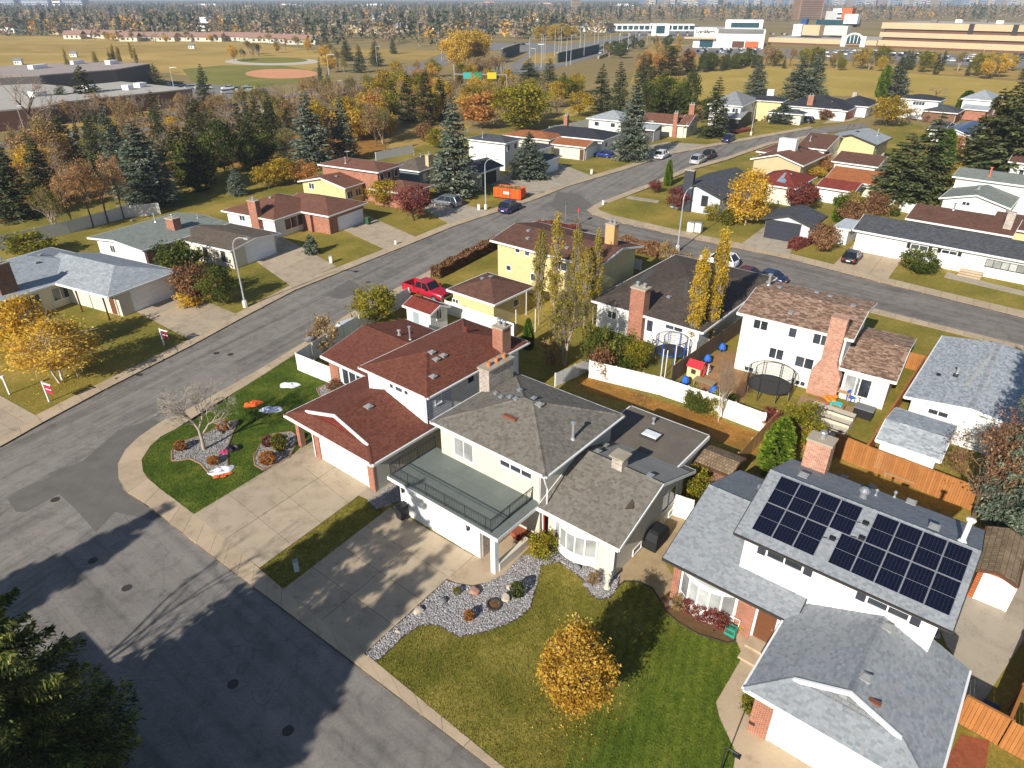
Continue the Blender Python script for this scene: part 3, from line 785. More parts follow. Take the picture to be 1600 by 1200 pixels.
  if 'rake' in S:
   rb = MB(); r = [Vector(v) for v in S['rake']]
   ax = Vector((0,1,0)) if S['gab'][2] else Vector((1,0,0))
   du = S['can'][11]; dn_ = Vector((0,0,-.04)); ext = (r[1].z - r[0].z) / du[1]     # skirt runs on up beneath the overhanging gable
   rb.face([r[0] + dn_, r[2] + dn_, r[1] + ax * ext + dn_], 0, [(r[0].x, r[0].y),(r[2].x, r[2].y),(r[1].x, r[1].y + ext)])
   rb.build('gable_skirt', mat, s.root)
   rk = MB()
   for i in (0,1):
    a, b = r[i], r[i + 1]
    up = Vector((0,0,.06)); dn = Vector((0,0,-.16)); o0 = -ax * .10; o1 = ax * .02
    q = [a + o0 + up, b + o0 + up, b + o1 + up, a + o1 + up]; w_ = [a + o0 + dn, b + o0 + dn, b + o1 + dn, a + o1 + dn]
    rk.face(q); rk.face(w_[::-1])
    for k in range(4): rk.face([w_[k], w_[(k + 1) % 4], q[(k + 1) % 4], q[k]])
   rk.build('rake_board', trim, s.root)
 def _tabs(s, S, roof, mat, tw, ex, butt, jit=.3, cap=True):
  V_, F_, t_ = [], [], []
  for q in S['planes']:
   P, n, U, V = s.frame(q)
   o = P[0]
   P2 = [((p - o).dot(U),(p - o).dot(V)) for p in P]
   ar = sum(P2[i][0] * P2[(i + 1) % len(P2)][1] - P2[(i + 1) % len(P2)][0] * P2[i][1] for i in range(len(P2)))
   if ar < 0: P2 = P2[::-1]
   umin, umax = min(p[0] for p in P2), max(p[0] for p in P2); vmin, vmax = min(p[1] for p in P2), max(p[1] for p in P2)
   conv = True
   r = 0; v = vmin
   cx_ = [p[0] for p in P2]
   while v < vmax:
    u = umin - tw * ((r * .5) % 1) - random.random() * tw * .15
    while u < umax:
     wv = tw * random.uniform(1 - jit, 1 + jit)
     b_ = butt * random.uniform(.7,1.3)
     quad = [(u + .004, v, b_),(u + wv, v, b_),(u + wv, v + ex, .006),(u + .004, v + ex, .006)]
     c = clip2(quad, P2)
     if len(c) >= 3:
      tv = random.random()
      i0 = len(V_)
      V_.extend([o + U * a[0] + V * a[1] + n * a[2] for a in c]); F_.append(list(range(i0, i0 + len(c)))); t_.append(tv)
      lo = [a for a in c if abs(a[1] - v) < 1e-6]
      if len(lo) >= 2:
       lo.sort(); i1 = len(V_); a, b = lo[0], lo[-1]
       V_.extend([o + U * a[0] + V * a[1], o + U * b[0] + V * b[1], o + U * b[0] + V * b[1] + n * b_, o + U * a[0] + V * a[1] + n * b_])
       F_.append([i1, i1 + 1, i1 + 2, i1 + 3]); t_.append(tv * .6)
     u += wv
    v += ex; r += 1
  me = bpy.data.meshes.new('shingles'); me.from_pydata([tuple(v) for v in V_], [], F_); me.materials.append(mat)
  a = me.attributes.new('t', 'FLOAT', 'FACE'); a.data.foreach_set('value', np.array(t_, np.float32))
  tag(inst('shingles', me, roof), kind='stuff')
  if cap:
   cv, cf, ctt = [], [], []
   lines = list(S.get('hips', []))
   if 'ridgeline' in S: lines.append(S['ridgeline'])
   mbc = MB()
   for a, b in lines:
    A, B = Vector(a), Vector(b); d = B - A; Ln = d.length
    if Ln < .2: continue
    d.normalize(); sd_ = d.cross(Vector((0,0,1))).normalized(); up = sd_.cross(d)
    k = 0.0
    while k < Ln - .02:
     e = min(Ln, k + .3)
     p, q = A + d * k, A + d * e
     lift = up * random.uniform(.03,.045); l2 = up * .02
     dn = -Vector((0,0,.16 * S['p'] + .0))
     i0 = len(cv)
     cv.extend([p + sd_ * .16 + dn + lift, p + lift * 1.4, p - sd_ * .16 + dn + lift, q + sd_ * .16 + dn + l2, q + l2 * 1.4, q - sd_ * .16 + dn + l2])
     cf.extend([[i0, i0 + 3, i0 + 4, i0 + 1], [i0 + 1, i0 + 4, i0 + 5, i0 + 2]]); tv = random.random(); ctt.extend([tv, tv])
     k = e
   if cf:
    me = bpy.data.meshes.new('ridge_cap'); me.from_pydata([tuple(v) for v in cv], [], cf); me.materials.append(mat)
    a = me.attributes.new('t', 'FLOAT', 'FACE'); a.data.foreach_set('value', np.array(ctt, np.float32))
    tag(inst('ridge_cap', me, roof), kind='stuff')
 def _walls(s, S, wall):
  x0, x1, y0, y1 = S['wx0'], S['wx1'], S['wy0'], S['wy1']; zb = S['base']
  if S['axis'] == 'flat' : zt = [S['ze'] - S['th'] - .003] * 4
  mb = MB()
  def zt_(x, y): return s.zroof(S, x, y) - S['th'] - .01
  def strip_(pts, uvs=None):
   for (ax_, ay_),(bx_, by_) in zip(pts[:-1], pts[1:]):
    za, zb2 = zt_(ax_, ay_), zt_(bx_, by_)
    Ln = math.hypot(bx_ - ax_, by_ - ay_)
    mb.face([(ax_, ay_, zb),(bx_, by_, zb),(bx_, by_, zb2),(ax_, ay_, za)], 0, [(0, zb),(Ln, zb),(Ln, zb2),(0, za)])
  xs, ys = [x0, x1], [y0, y1]
  if 'gab' in S:
   sw, vr = S['gab'][2], S['gab'][5]
   if sw: xs = sorted(set([x0, min(max(vr, x0), x1), x1]))
   else: ys = sorted(set([y0, min(max(vr, y0), y1), y1]))
  strip_([(x, y0) for x in xs]); strip_([(x, y1) for x in xs[::-1]])
  strip_([(x1, y) for y in ys]); strip_([(x0, y) for y in ys[::-1]])
  S['wall'] = mb.build('wall', wall, s.root)
 def zroof(s, S, x, y):
  best = None
  x0, x1, y0, y1 = S['rect']
  if not (x0 - 1e-6 <= x <= x1 + 1e-6 and y0 - 1e-6 <= y <= y1 + 1e-6): return -1e9
  if 'can' not in S:
   P, n, U, V = s.frame(S['planes'][0])
   return P[0].z - ((x - P[0].x) * n.x + (y - P[0].y) * n.y) / n.z
  sw, u0, u1, v0, v1, vr, zr, p2, hm, hp, iu, du = S['can']; ze = S['ze']
  u, v = (y, x) if sw else (x, y)
  z = min(ze + S['p'] * (v - v0), ze + p2 * (v1 - v))
  if hm: z = min(z, ze + (u - u0) * (zr - ze) / iu)
  if hp: z = min(z, ze + (u1 - u) * (zr - ze) / iu)
  if du and u < u0 + du[0]: z = min(z, ze + du[1] * (u - u0))
  return z
 def hit_roof(s, px, py, secs=None):
  d = s.dirl(px, py); c = s.cam.copy()
  d.normalize(); t = 5.0
  while t < 900:
   p = c + d * t
   for S in (secs or s.secs):
    if p.z <= s.zroof(S, p.x, p.y): return p
   if p.z < 0: return p
   t += .04 if p.z < 14 else .5
  return c
 # ---- openings
 def hit(s, S, side, px, py):
  d = s.dirl(px, py); c = s.cam
  if side in 'SN':
   t = ((S['wy0'] if side == 'S' else S['wy1']) - c.y) / d.y; p = c + d * t; return p.x, p.z
  t = ((S['wx1'] if side == 'E' else S['wx0']) - c.x) / d.x; p = c + d * t; return p.y, p.z
 def wbox(s, S, side, u0, u1, z0, z1, o0, o1, mb, m=0):
  if side == 'S': mb.box(u0, S['wy0'] - o1, z0, u1, S['wy0'] - o0, z1, m)
  elif side == 'N': mb.box(u0, S['wy1'] + o0, z0, u1, S['wy1'] + o1, z1, m)
  elif side == 'E': mb.box(S['wx1'] + o0, u0, z0, S['wx1'] + o1, u1, z1, m)
  else: mb.box(S['wx0'] - o1, u0, z0, S['wx0'] - o0, u1, z1, m)
 def uvz(s, S, side, a, b):
  (u0, z1),(u1, z0) = s.hit(S, side, *a), s.hit(S, side, *b)
  if u0 > u1: u0, u1 = u1, u0
  if z0 > z1: z0, z1 = z1, z0
  return u0, u1, z0, z1
 def win(s, S, side, a=None, b=None, n=2, frame=None, gl=None, shut=None, uv=None, fw=.07, minh=.5, minw=.45):
  u0, u1, z0, z1 = uv if uv else s.uvz(S, side, a, b)
  if z1 - z0 < minh: z0 = z1 - minh
  if u1 - u0 < minw: u1 = u0 + minw
  if side == 'S' and 'can' in S and not S['can'][0]: z1 = min(z1, S['ze'] - .12); z0 = min(z0, z1 - minh)
  frame = frame or trimw; gl = gl or glass
  mb = MB(); B = lambda a_, b_, c_, d_, o=.05: s.wbox(S, side, a_, b_, c_, d_, .002, o, mb)
  B(u0, u1, z1 - fw, z1); B(u0 - .03, u1 + .03, z0 - .01, z0 + fw, .08); B(u0, u0 + fw, z0 + fw, z1 - fw); B(u1 - fw, u1, z0 + fw, z1 - fw)
  for k in range(1, n):
   c = u0 + (u1 - u0) * k / n; B(c - fw / 2, c + fw / 2, z0 + fw, z1 - fw)
  f = mb.build('window', frame, s.root)
  for k in range(n):
   pb = MB(); s.wbox(S, side, u0 + (u1 - u0) * k / n + fw / 2, u0 + (u1 - u0) * (k + 1) / n - fw / 2, z0 + fw * .6, z1 - fw * .6,.003,.018, pb); pb.build('pane', gl, f)
  if shut:
   sw_ = min(.4,(u1 - u0) * .35)
   for c0 in (u0 - sw_ - .03, u1 + .03):
    sb_ = MB(); s.wbox(S, side, c0, c0 + sw_, z0, z1,.002,.045, sb_)
    for q in range(5): s.wbox(S, side, c0 + .04, c0 + sw_ - .04, z0 + (z1 - z0) * (q + .15) / 5, z0 + (z1 - z0) * (q + .85) / 5,.046,.06, sb_)
    sb_.build('shutter', shut, s.root)
  return f
 def garage(s, S, side, a=None, b=None, mat=None, rows=4, cols=4, uv=None, frame=None, z0=0.03):
  u0, u1, _, z1 = uv if uv else s.uvz(S, side, a, b)
  mb = MB()
  for (p, q, r, t) in ((u0 - .12, u0, z0, z1 + .12),(u1, u1 + .12, z0, z1 + .12),(u0, u1, z1, z1 + .12)): s.wbox(S, side, p, q, r, t, .002,.07, mb)
  s.wbox(S, side, u0 + .003, u1 - .003, z0, z1 - .003,.002,.012, mb, 1)
  g = mb.build('garage_door', [frame or trimw, trimg], s.root)
  h = (z1 - z0) / rows
  for k in range(rows):
   pb = MB(); s.wbox(S, side, u0 + .006, u1 - .006, z0 + h * k + .006, z0 + h * (k + 1) - .006,.014,.04, pb)
   for c in range(cols):
    w_ = (u1 - u0) / cols
    if w_ > .5: s.wbox(S, side, u0 + w_ * c + .1, u0 + w_ * (c + 1) - .1, z0 + h * k + .1, z0 + h * (k + 1) - .1,.041,.052, pb)
   pb.build('door_panel', mat or white, g)
  return g
 def door(s, S, side, a=None, b=None, mat=None, uv=None, frame=None):
  u0, u1, z0, z1 = uv if uv else s.uvz(S, side, a, b)
  mb = MB()
  for (p, q, r, t) in ((u0 - .09, u0, z0, z1 + .09),(u1, u1 + .09, z0, z1 + .09),(u0, u1, z1, z1 + .09)): s.wbox(S, side, p, q, r, t, .002,.06, mb)
  f = mb.build('door', frame or trimw, s.root)
  pb = MB(); s.wbox(S, side, u0 + .004, u1 - .004, z0, z1 - .004,.002,.03, pb)
  for (c, d) in ((.08,.42),(.5,.92)): s.wbox(S, side, u0 + .15, u1 - .15, z0 + (z1 - z0) * c, z0 + (z1 - z0) * d, .031,.042, pb)
  pb.build('door_leaf', mat or white, f)
  hb = MB(); s.wbox(S, side, u1 - .13, u1 - .09, z0 + 1.0, z0 + 1.08,.031,.09, hb); hb.build('handle', metal, f)
  return f
 # ---- roof furniture
 def chimney(s, lx, ly, w_, d_, z0, z1, mat=None, cap=None, flues=2, rot=0):
  mb = MB(); mb.box(lx - w_ / 2, ly - d_ / 2, z0, lx + w_ / 2, ly + d_ / 2, z1)
  c = mb.build('chimney', mat or brick, s.root)
  cb = MB(); cb.box(lx - w_ / 2 - .06, ly - d_ / 2 - .06, z1 + .002, lx + w_ / 2 + .06, ly + d_ / 2 + .06, z1 + .13); cb.build('chimney_cap', cap or conc3, c)
  for k in range(flues):
   f = MB(); q = (k + .5) / flues - .5
   ax = (lx + q * w_, ly) if w_ >= d_ else (lx, ly + q * d_)
   f.lathe([(.13,0),(.13,.3),(.1,.3),(.1,.05),(0,.05)], 10,(ax[0], ax[1], z1 + .13)); f.lathe([(.2,.38),(.16,.44),(0,.46)], 10,(ax[0], ax[1], z1 + .13))
   f.tube((ax[0], ax[1], z1 + .4),(ax[0], ax[1], z1 + .53),.02); f.build('flue', metal, c)
  return c
 def pipe(s, px, py, h=.7, r=.06, mat=None, cap=True, secs=None):
  p = s.hit_roof(px, py, secs); mb = MB()
  mb.lathe([(r * 2.4,-.08),(r * 1.5,.1),(r, .1),(r, h),(0, h)], 10, p)
  if cap: mb.lathe([(r * 1.9, h + .04),(r * 1.9, h + .1),(0, h + .18)], 10, p)
  if cap: mb.tube(p + Vector((0,0, h)), p + Vector((0,0, h + .1)), r * .5)
  return mb.build('vent_pipe', mat or metal, s.root)
 def vent(s, px, py, mat=None, w_=.36, secs=None):
  p = s.hit_roof(px, py, secs); mb = MB()
  mb.box(-w_ / 2,-w_ / 2,-.1, w_ / 2, w_ / 2,.09); mb.box(-w_ / 2 - .06,-w_ / 2 - .06,.1, w_ / 2 + .06, w_ / 2 + .06,.15)
  mb.face([(-w_ / 2,-w_ / 2,.15),(w_ / 2,-w_ / 2,.15),(w_ / 3, w_ / 3,.2),(-w_ / 3, w_ / 3,.2)])
  return mb.build('roof_vent', mat or trimg, s.root, p)
 def turbine(s, px, py, secs=None):
  p = s.hit_roof(px, py, secs); mb = MB()
  mb.lathe([(.24,-.1),(.17,.08),(.17,.3)], 12, p)
  for k in range(14):
   a0, a1 = 2 * math.pi * k / 14,2 * math.pi * (k + .75) / 14
   for (r0, z0, r1, z1) in ((.19,.3,.27,.42),(.27,.42,.27,.5),(.27,.5,.15,.62)):
    mb.face([p + Vector((r0 * math.cos(a0), r0 * math.sin(a0), z0)), p + Vector((r0 * math.cos(a1), r0 * math.sin(a1), z0)), p + Vector((r1 * math.cos(a1), r1 * math.sin(a1), z1)), p + Vector((r1 * math.cos(a0), r1 * math.sin(a0), z1))])
  mb.lathe([(.16,.61),(.1,.65),(0,.66)], 12, p); mb.lathe([(.18,.3),(.18,.6)], 12, p)
  return mb.build('turbine_vent', metal, s.root)
 def post(s, lx, ly, z0, z1, r=.07, mat=None, name='post'):
  return MB().box(lx - r, ly - r, z0, lx + r, ly + r, z1).build(name, mat or trimw, s.root)
 def spout(s, pts, mat=None):
  return MB().path(pts, .045,6).build('downspout', mat or trimw, s.root)
 def steps(s, x0, x1, y0, y1, z, n, side='S', mat=None):
  mb = MB()
  for k in range(n):
   f = k / n
   if side == 'S': mb.box(x0, y0 + (y1 - y0) * f, 0, x1, y1, z * (k + 1) / n)
   else: mb.box(x0, y0,0, x1 - (x1 - x0) * f, y1, z * (k + 1) / n)
  return mb.build('steps', mat or conc, s.root)
# ================================================================ the near block
def F(h, x0, x1, y0, y1):                       # rectangle given in the block's own rotated axes
 ox = h.o.x * h.ct + h.o.y * h.st; oy = -h.o.x * h.st + h.o.y * h.ct
 return [x0 - ox, x1 - ox, y0 - oy, y1 - oy]
def Fp(h, x, y):
 ox = h.o.x * h.ct + h.o.y * h.st; oy = -h.o.x * h.st + h.o.y * h.ct
 return x - ox, y - oy
def bow(h, S, u0, u1, z0, z1, dep, n, skirt, zs=0.35, gl=None):
 """bow window curving out of the S wall: skirt, head, mullions and panes"""
 y = S['wy0']; P = []
 for k in range(n + 1):
  f = k / n; a = math.pi * f
  P.append((u0 + (u1 - u0) * f, y - .06 - dep * math.sin(a) ** .8))
 mb = MB(); poly = [(u0, y + .02)] + P + [(u1, y + .02)]
 mb.prism(poly[::-1], zs, z0)
 f = mb.build('bow_window', skirt, h.root); MB().prism(poly[::-1], z1, z1 + .22, bottom=True).build('head', skirt, f)
 fb = MB()
 for k in range(n + 1): fb.box(P[k][0] - .045, P[k][1] - .045, z0, P[k][0] + .045, P[k][1] + .045, z1)
 for k in range(n):
  for zz in (z0, z1 - .08):
   a, b = P[k], P[k + 1]
   fb.face([(a[0], a[1] - .02, zz),(b[0], b[1] - .02, zz),(b[0], b[1] - .02, zz + .08),(a[0], a[1] - .02, zz + .08)])
 fb.build('frame', trimw, f)
 for k in range(n):
  a, b = P[k], P[k + 1]
  MB().face([(a[0], a[1], z0 + .08),(b[0], b[1], z0 + .08),(b[0], b[1], z1 - .08),(a[0], a[1], z1 - .08)]).build('pane', gl or glasscurt, f)
 return f
def railing(h, pts, z, mat, ht=.92, step=.13, name='railing'):
 mb = MB()
 for a, b in zip(pts[:-1], pts[1:]):
  A, B = Vector((*a, 0)), Vector((*b, 0)); Ln = (B - A).length; n = max(2, int(Ln / step))
  for zz, r in ((z + ht, .026),(z + .1,.018),(z + ht - .12,.014)): mb.tube(A + Vector((0,0, zz)), B + Vector((0,0, zz)), r, r, 5)
  for k in range(n + 1):
   p = A.lerp(B, k / n); r = .026 if k % 12 == 0 else .010
   mb.tube(p + Vector((0,0, z)), p + Vector((0,0, z + ht)), r, r, 4)
 return mb.build(name, mat, h.root)

# ---- the grey-roofed house with the roof deck
h1 = House('house', 'grey-roofed house in the foreground with a railed roof deck over its white garage', 'house', TH, (800,720))
hip = h1.sec(None, 5.3, 'x-+', .33,(.55,.55,.3,.55), beige, T_front, trimw, fas=.12, rect=F(h1,-27.45,-18.25,25.3,33.8), tabs=(T_front, .2,.17,.018,.4))
hip['roof'].data.materials[0] = R_gbrown
wing = h1.sec(None, 2.9, 'x', .37,.5, creamst, R_gbrown, trimw, rect=F(h1,-18.75,-13.15,25.23,34.4), tabs=(T_front, .2,.17,.018,.4))
fl = F(h1,-20.05,-14.03,33.1,38.05)
flat = h1.sec(None, 3.3, 'flat', 0,.25, creamst, membrane, trimw, rect=fl, fas=.3)
gx0, gy0 = Fp(h1,-27.3,22.15); gx1, gy1 = Fp(h1,-20.55,26.0)
gar = dict(wx0=gx0, wx1=gx1, wy0=gy0, wy1=gy1, rect=[gx0, gx1, gy0, gy1], ze=2.72, axis='flat', base=0, th=.03, planes=[[(gx0, gy0,2.7),(gx1, gy0,2.7),(gx1, gy1,2.7),(gx0, gy1,2.7)]], ov=0)
h1._walls(gar, white)
dx0, dy0 = Fp(h1,-27.76,21.6); dx1, dy1 = Fp(h1,-18.72,25.82)
MB().box(dx0, dy0,2.70, dx1, dy1,2.93).build('deck_frame', trimw, h1.root)
dk = MB(); dk.box(dx0 + .03, dy0 + .03,2.933, dx1 - .03, dy1,2.952); dk.build('deck', deckmat, h1.root)
for f in (.33,.66): MB().box(dx0 + .05, dy0 + (dy1 - dy0) * f - .01,2.953, dx1 - .05, dy0 + (dy1 - dy0) * f + .01,2.958).build('deck_seam', plain('deck_seam', L(108,112,104),.8), h1.root)
iron = plain('wrought_iron', (0.022,0.022,0.024,1),0.5,0.4)
railing(h1, [(dx0 + .15, dy1 - .1),(dx0 + .15, dy0 + .18)], 2.95, iron)
railing(h1, [(dx0 + .15, dy0 + .18),(dx1 - .62, dy0 + .18),(dx1 - .62, dy1 - .15)], 2.95, iron)
h1.garage(gar, 'S', uv=(gx0 + .75, gx0 + 5.35,0,2.2), rows=4, cols=0, mat=white, frame=trimw)
for uu in (gx0 + .4, gx0 + 5.95):               # coach lamps either side of the garage door
 m = MB(); m.box(uu - .07, gy0 - .2,1.85, uu + .07, gy0 - .06,2.15); m.box(uu - .03, gy0 - .08,1.95, uu + .03, gy0,2.02); m.lathe([(.13,.30),(.02,.42)], 8,(uu, gy0 - .13,1.85)); m.build('wall_lamp', black, h1.root)
px1 = dx1 - .3
MB().box(gx1 + .003, gy0 + .2,0.02, gx1 + .06, gy1,2.69).build('stone_wall', stonew, h1.root)
pc = MB(); pc.box(px1 - .34, dy0 + .12,0.02, px1, dy0 + .46,2.695); pc.build('post', trimw, h1.root)
MB().box(gx1 + .08, gy1 - 1.2,0.02, px1 + .3, gy1 + 0.1,.32).build('step', plain('brick_red_step', L(150,84,58),.9, amt=.2), h1.root)
MB().box(px1 - .25, dy0 + .47,0.02, px1 + .05, dy0 + 3.2,.62).build('planter_wall', creamst, h1.root)
MB().box(gx1 + 1.0, gy1 - .12,.34, gx1 + 1.95, gy1 - .05,2.4).build('door', plain('door_red', L(130,40,32),.6), h1.root)
h1.win(hip, 'S', (709,680),(741,725),2, uv=None, gl=glasscurt)
h1.win(hip, 'S', (781,715),(832,748),3)
h1.win(hip, 'E', None, None, 2, uv=(hip['wy0'] + 3.5, hip['wy0'] + 4.8,4.1,4.9))
u0, _ = h1.hit(wing, 'S', 869,825); u1, _ = h1.hit(wing, 'S', 934,856)
bow(h1, wing, u0, u1,.95,2.35,.55,5, white, .3)
yq = wing['wy0']
h1.win(wing, 'E', None, None, 2, uv=(yq + 5.4, yq + 7.2,1.2,2.6)); h1.win(wing, 'E', None, None, 1, uv=(yq + 6.6, yq + 7.6,.15,.6)); h1.win(wing, 'E', None, None, 1, uv=(yq + 2.2, yq + 3.2,.15,.6))
ym = (wing['rect'][2] + wing['rect'][3]) / 2; mb = MB(); zr = wing['ze'] + .37 * (wing['rect'][3] - wing['rect'][2]) / 2
k = 0
yy = ym + .1
while yy < fl[2] + .35:
 za, zb = zr - .37 * (yy - ym) + .035, zr - .37 * (yy + .16 - ym) + .035
 mb.face([(wing['rect'][0] + .7, yy, za + .03),(wing['rect'][1] - .02, yy, za + .03),(wing['rect'][1] - .02, yy + .13, zb + .01),(wing['rect'][0] + .7, yy + .13, zb + .01)])
 mb.face([(wing['rect'][0] + .7, yy + .13, zb + .01),(wing['rect'][1] - .02, yy + .13, zb + .01),(wing['rect'][1] - .02, yy + .16, zb + .03),(wing['rect'][0] + .7, yy + .16, zb + .03)]); yy += .16
tag(mb.build('metal_roofing', corrug, wing['roof']), kind='stuff')
def skylight(h, S, px, py, w_, d_, z, mat):
 p = h.hit_roof(px, py, [S]); mb = MB(); mb.box(-w_ / 2,-d_ / 2,-.05, w_ / 2, d_ / 2,.2); f = mb.build('skylight', trimd, h.root, p)
 g = MB(); a, b = w_ / 2 - .06, d_ / 2 - .06
 g.face([(-a, -b, .203),(a, -b, .203),(a - .1, b * 0 - b + .12,.27),(-a + .1,-b + .12,.27)]); g.face([(a, b, .203),(-a, b, .203),(-a + .1, b - .12,.27),(a - .1, b - .12,.27)])
 g.face([(a, -b, .203),(a, b, .203),(a - .1, b - .12,.27),(a - .1,-b + .12,.27)]); g.face([(-a, b, .203),(-a, -b, .203),(-a + .1,-b + .12,.27),(-a + .1, b - .12,.27)])
 g.face([(-a + .1,-b + .12,.27),(a - .1,-b + .12,.27),(a - .1, b - .12,.27),(-a + .1, b - .12,.27)]); g.build('dome', mat, f)
dome = plain('acrylic_dome', (.72,.74,.76,1),.25,.5)
skylight(h1, flat, 1017,682,1.25,.95,3.3, dome)
p = h1.hit_roof(776,601, [hip])
cz = MB(); cz.box(p.x - .45, p.y - 1.3,4.6, p.x + .45, p.y + 1.3,7.05); c = cz.build('chimney', stonew, h1.root)
MB().box(p.x - .55, p.y - 1.4,7.053, p.x + .55, p.y + 1.4,7.2).build('chimney_cap', conc3, c)
for k in (-.8,0,.8): MB().lathe([(.16,0),(.13,.32),(.1,.32),(.1,.1),(0,.1)], 10,(p.x, p.y + k, 7.2)).build('clay_flue', plain('terracotta', L(190,120,78),.85), c)
MB().box(-.35,-.35,-.1,.35,.35,.75).build('vent_stack', stonew, h1.root, h1.hit_roof(968,728, [wing]))
pv = h1.hit_roof(968,728, [wing]); MB().box(pv.x - .5, pv.y - .5, pv.z + .753, pv.x + .5, pv.y + .5, pv.z + .85).build('chimney_cap', conc3, h1.root)
h1.pipe(895,686,1.1,.09, secs=[hip]); h1.vent(843,634, secs=[hip]); h1.pipe(1021,662,.35,.07, secs=[flat])
for q in ((946,697),(934,707),(1016,745)): h1.vent(*q, mat=metal, w_=.28, secs=[wing])
for q in ((775,616),(783,622),(797,622),(806,625),(812,611),(834,624)): h1.vent(*q, mat=metal, w_=.2, secs=[hip])
ra = h1.hit_roof(797,654, [hip]); MB().box(-.5,-.14,-.05,.5,.14,.1).build('roof_patch', plain('rust_patch', L(126,78,58),.8), h1.root, ra + Vector((0,0,.06)))
ra = h1.hit_roof(984,791, [wing]); o = MB().face([(-.06,-.5,.05),(.35,-.25,.12),(.12,.25,.16),(-.1,.4,.2)]).build('roof_patch', plain('dark_patch', L(84,72,60),.9), h1.root, ra + Vector((0,0,.02)))
a = hip['rect']; h1.spout([(a[1] - .06, a[2] - .06,5.2),(a[1] - .06, a[2] + .1,4.7),(a[1] - .1, a[2] + .35,4.2),(a[1] - .1, a[2] + .35,3.0)])
h1.spout([(wing['rect'][0] + .2, wing['rect'][2] - .06,2.85),(wing['rect'][0] + .2, wing['rect'][2] + .3,2.4),(wing['rect'][0] + .2, wing['rect'][2] + .42,.2)]); h1.spout([(wing['rect'][1] - .35, wing['rect'][2] - .06,2.85),(wing['rect'][1] - .5, wing['wy0'] - .06,2.5),(wing['rect'][1] - .5, wing['wy0'] - .06,.1)])
h1.spout([(hip['wx1'] - .1, hip['wy0'] - .05,5.1),(hip['wx1'] - .1, hip['wy0'] - .05,2.96)])

# ---- the red-roofed house
h2 = House('house', 'red-roofed two-storey house with white siding, wide double driveway and hipped garage', 'house', TH, (640,640))
up2 = h2.sec(None, 5.4, 'y-+', .28,(.6,.6,.28,.6), sidw, R_red, trimw, fas=.13, rect=F(h2,-36.7,-29.6,27.1,38.3), tabs=(T_red, .22,.145,.014,.5))
ga2 = h2.sec(None, 2.8, 'y', .29,.55, offwhite, R_red, trimw, rect=F(h2,-39.18,-29.6,21.95,29.3), dutch=(.95,.42), tabs=(T_red, .22,.145,.014,.5), walls=False)
lo2 = h2.sec(None, 2.8, 'x', .23,.5, sidw, R_red, trimw, rect=F(h2,-44.85,-36.0,29.4,39.0), tabs=(T_red, .22,.145,.014,.5))
x0, y0 = Fp(h2,-36.6,22.5); x1, y1 = Fp(h2,-30.15,29.0)
gw = dict(ga2); gw.update(wx0=x0, wx1=x1, wy0=y0, wy1=y1); h2._walls(gw, plain('stucco_grey', L(190,186,174),.9,.15, scale=1, fine=40, bump=.3))
h2.garage(gw, 'S', uv=(x0 + .75, x1 - .75,0,2.15), rows=4, cols=0)
for xa, xb in ((x0 - .02, x0 + .6),(x1 - .6, x1 + .02)): MB().box(xa, y0 - .13,0.01, xb, y0 - .003,2.6).build('brick_pier', brick, h2.root)
pl, _ = Fp(h2,-38.6,0); MB().box(pl - .2, y0 - .1,0.01, pl + .2, y0 + .3,2.7).build('brick_pier', brick, h2.root)
h2.door(lo2, 'S', uv=(lo2['wx1'] - 2.6, lo2['wx1'] - 1.6,.2,2.3), mat=white)
MB().box(lo2['wx0'] - .02, lo2['wy0'] - .14,0.01, lo2['wx0'] + 1.15, lo2['wy0'] - .003,2.65).build('brick_pier', brick, h2.root)
h2.win(lo2, 'S', None, None, 4, uv=(lo2['wx0'] + 1.5, lo2['wx0'] + 5.2,.55,2.4), gl=glass, fw=.11)
h2.win(up2, 'S', (608,596),(616,608),1); h2.win(up2, 'S', (617,600),(630,612),1); h2.win(up2, 'S', (631,606),(639,617),1)
h2.win(up2, 'E', (678,612),(690,628),1); h2.win(up2, 'E', (729,584),(741,595),1)
sw_ = MB(); h2.wbox(up2, 'E', up2['wy0'] + .002, up2['wy0'] + 2.6,2.9,5.2,.003,.03, sw_)
sw_.build('siding_panel', sidg, h2.root)
h2.chimney(up2['wx1'] - .1, up2['wy0'] + 8.4,1.0,1.0,0.2,7.4, brick)
h2.pipe(728,519,.3,.1, plain('vent_red', L(120,56,46),.6), secs=[up2]); h2.pipe(641,531,1.15,.08, secs=[up2, lo2]); h2.pipe(624,524,.4,.1, trimg, secs=[lo2]);
for q in ((675,552),(693,557),(682,563),(677,590)): h2.vent(*q, secs=[up2])
h2.vent(576,637, trimg, .42, secs=[ga2])
h2.spout([(up2['rect'][1] - .3, up2['rect'][2] + .1,5.3),(up2['wx1'] + .06, up2['wy0'] + .08,4.9),(up2['wx1'] + .06, up2['wy0'] + .08,2.9)])
h2.spout([(x0 + .05, y0 - .3,2.7),(x0 + .05, y0 - .2,2.5),(x0 + .05, y0 - .2,.1)])

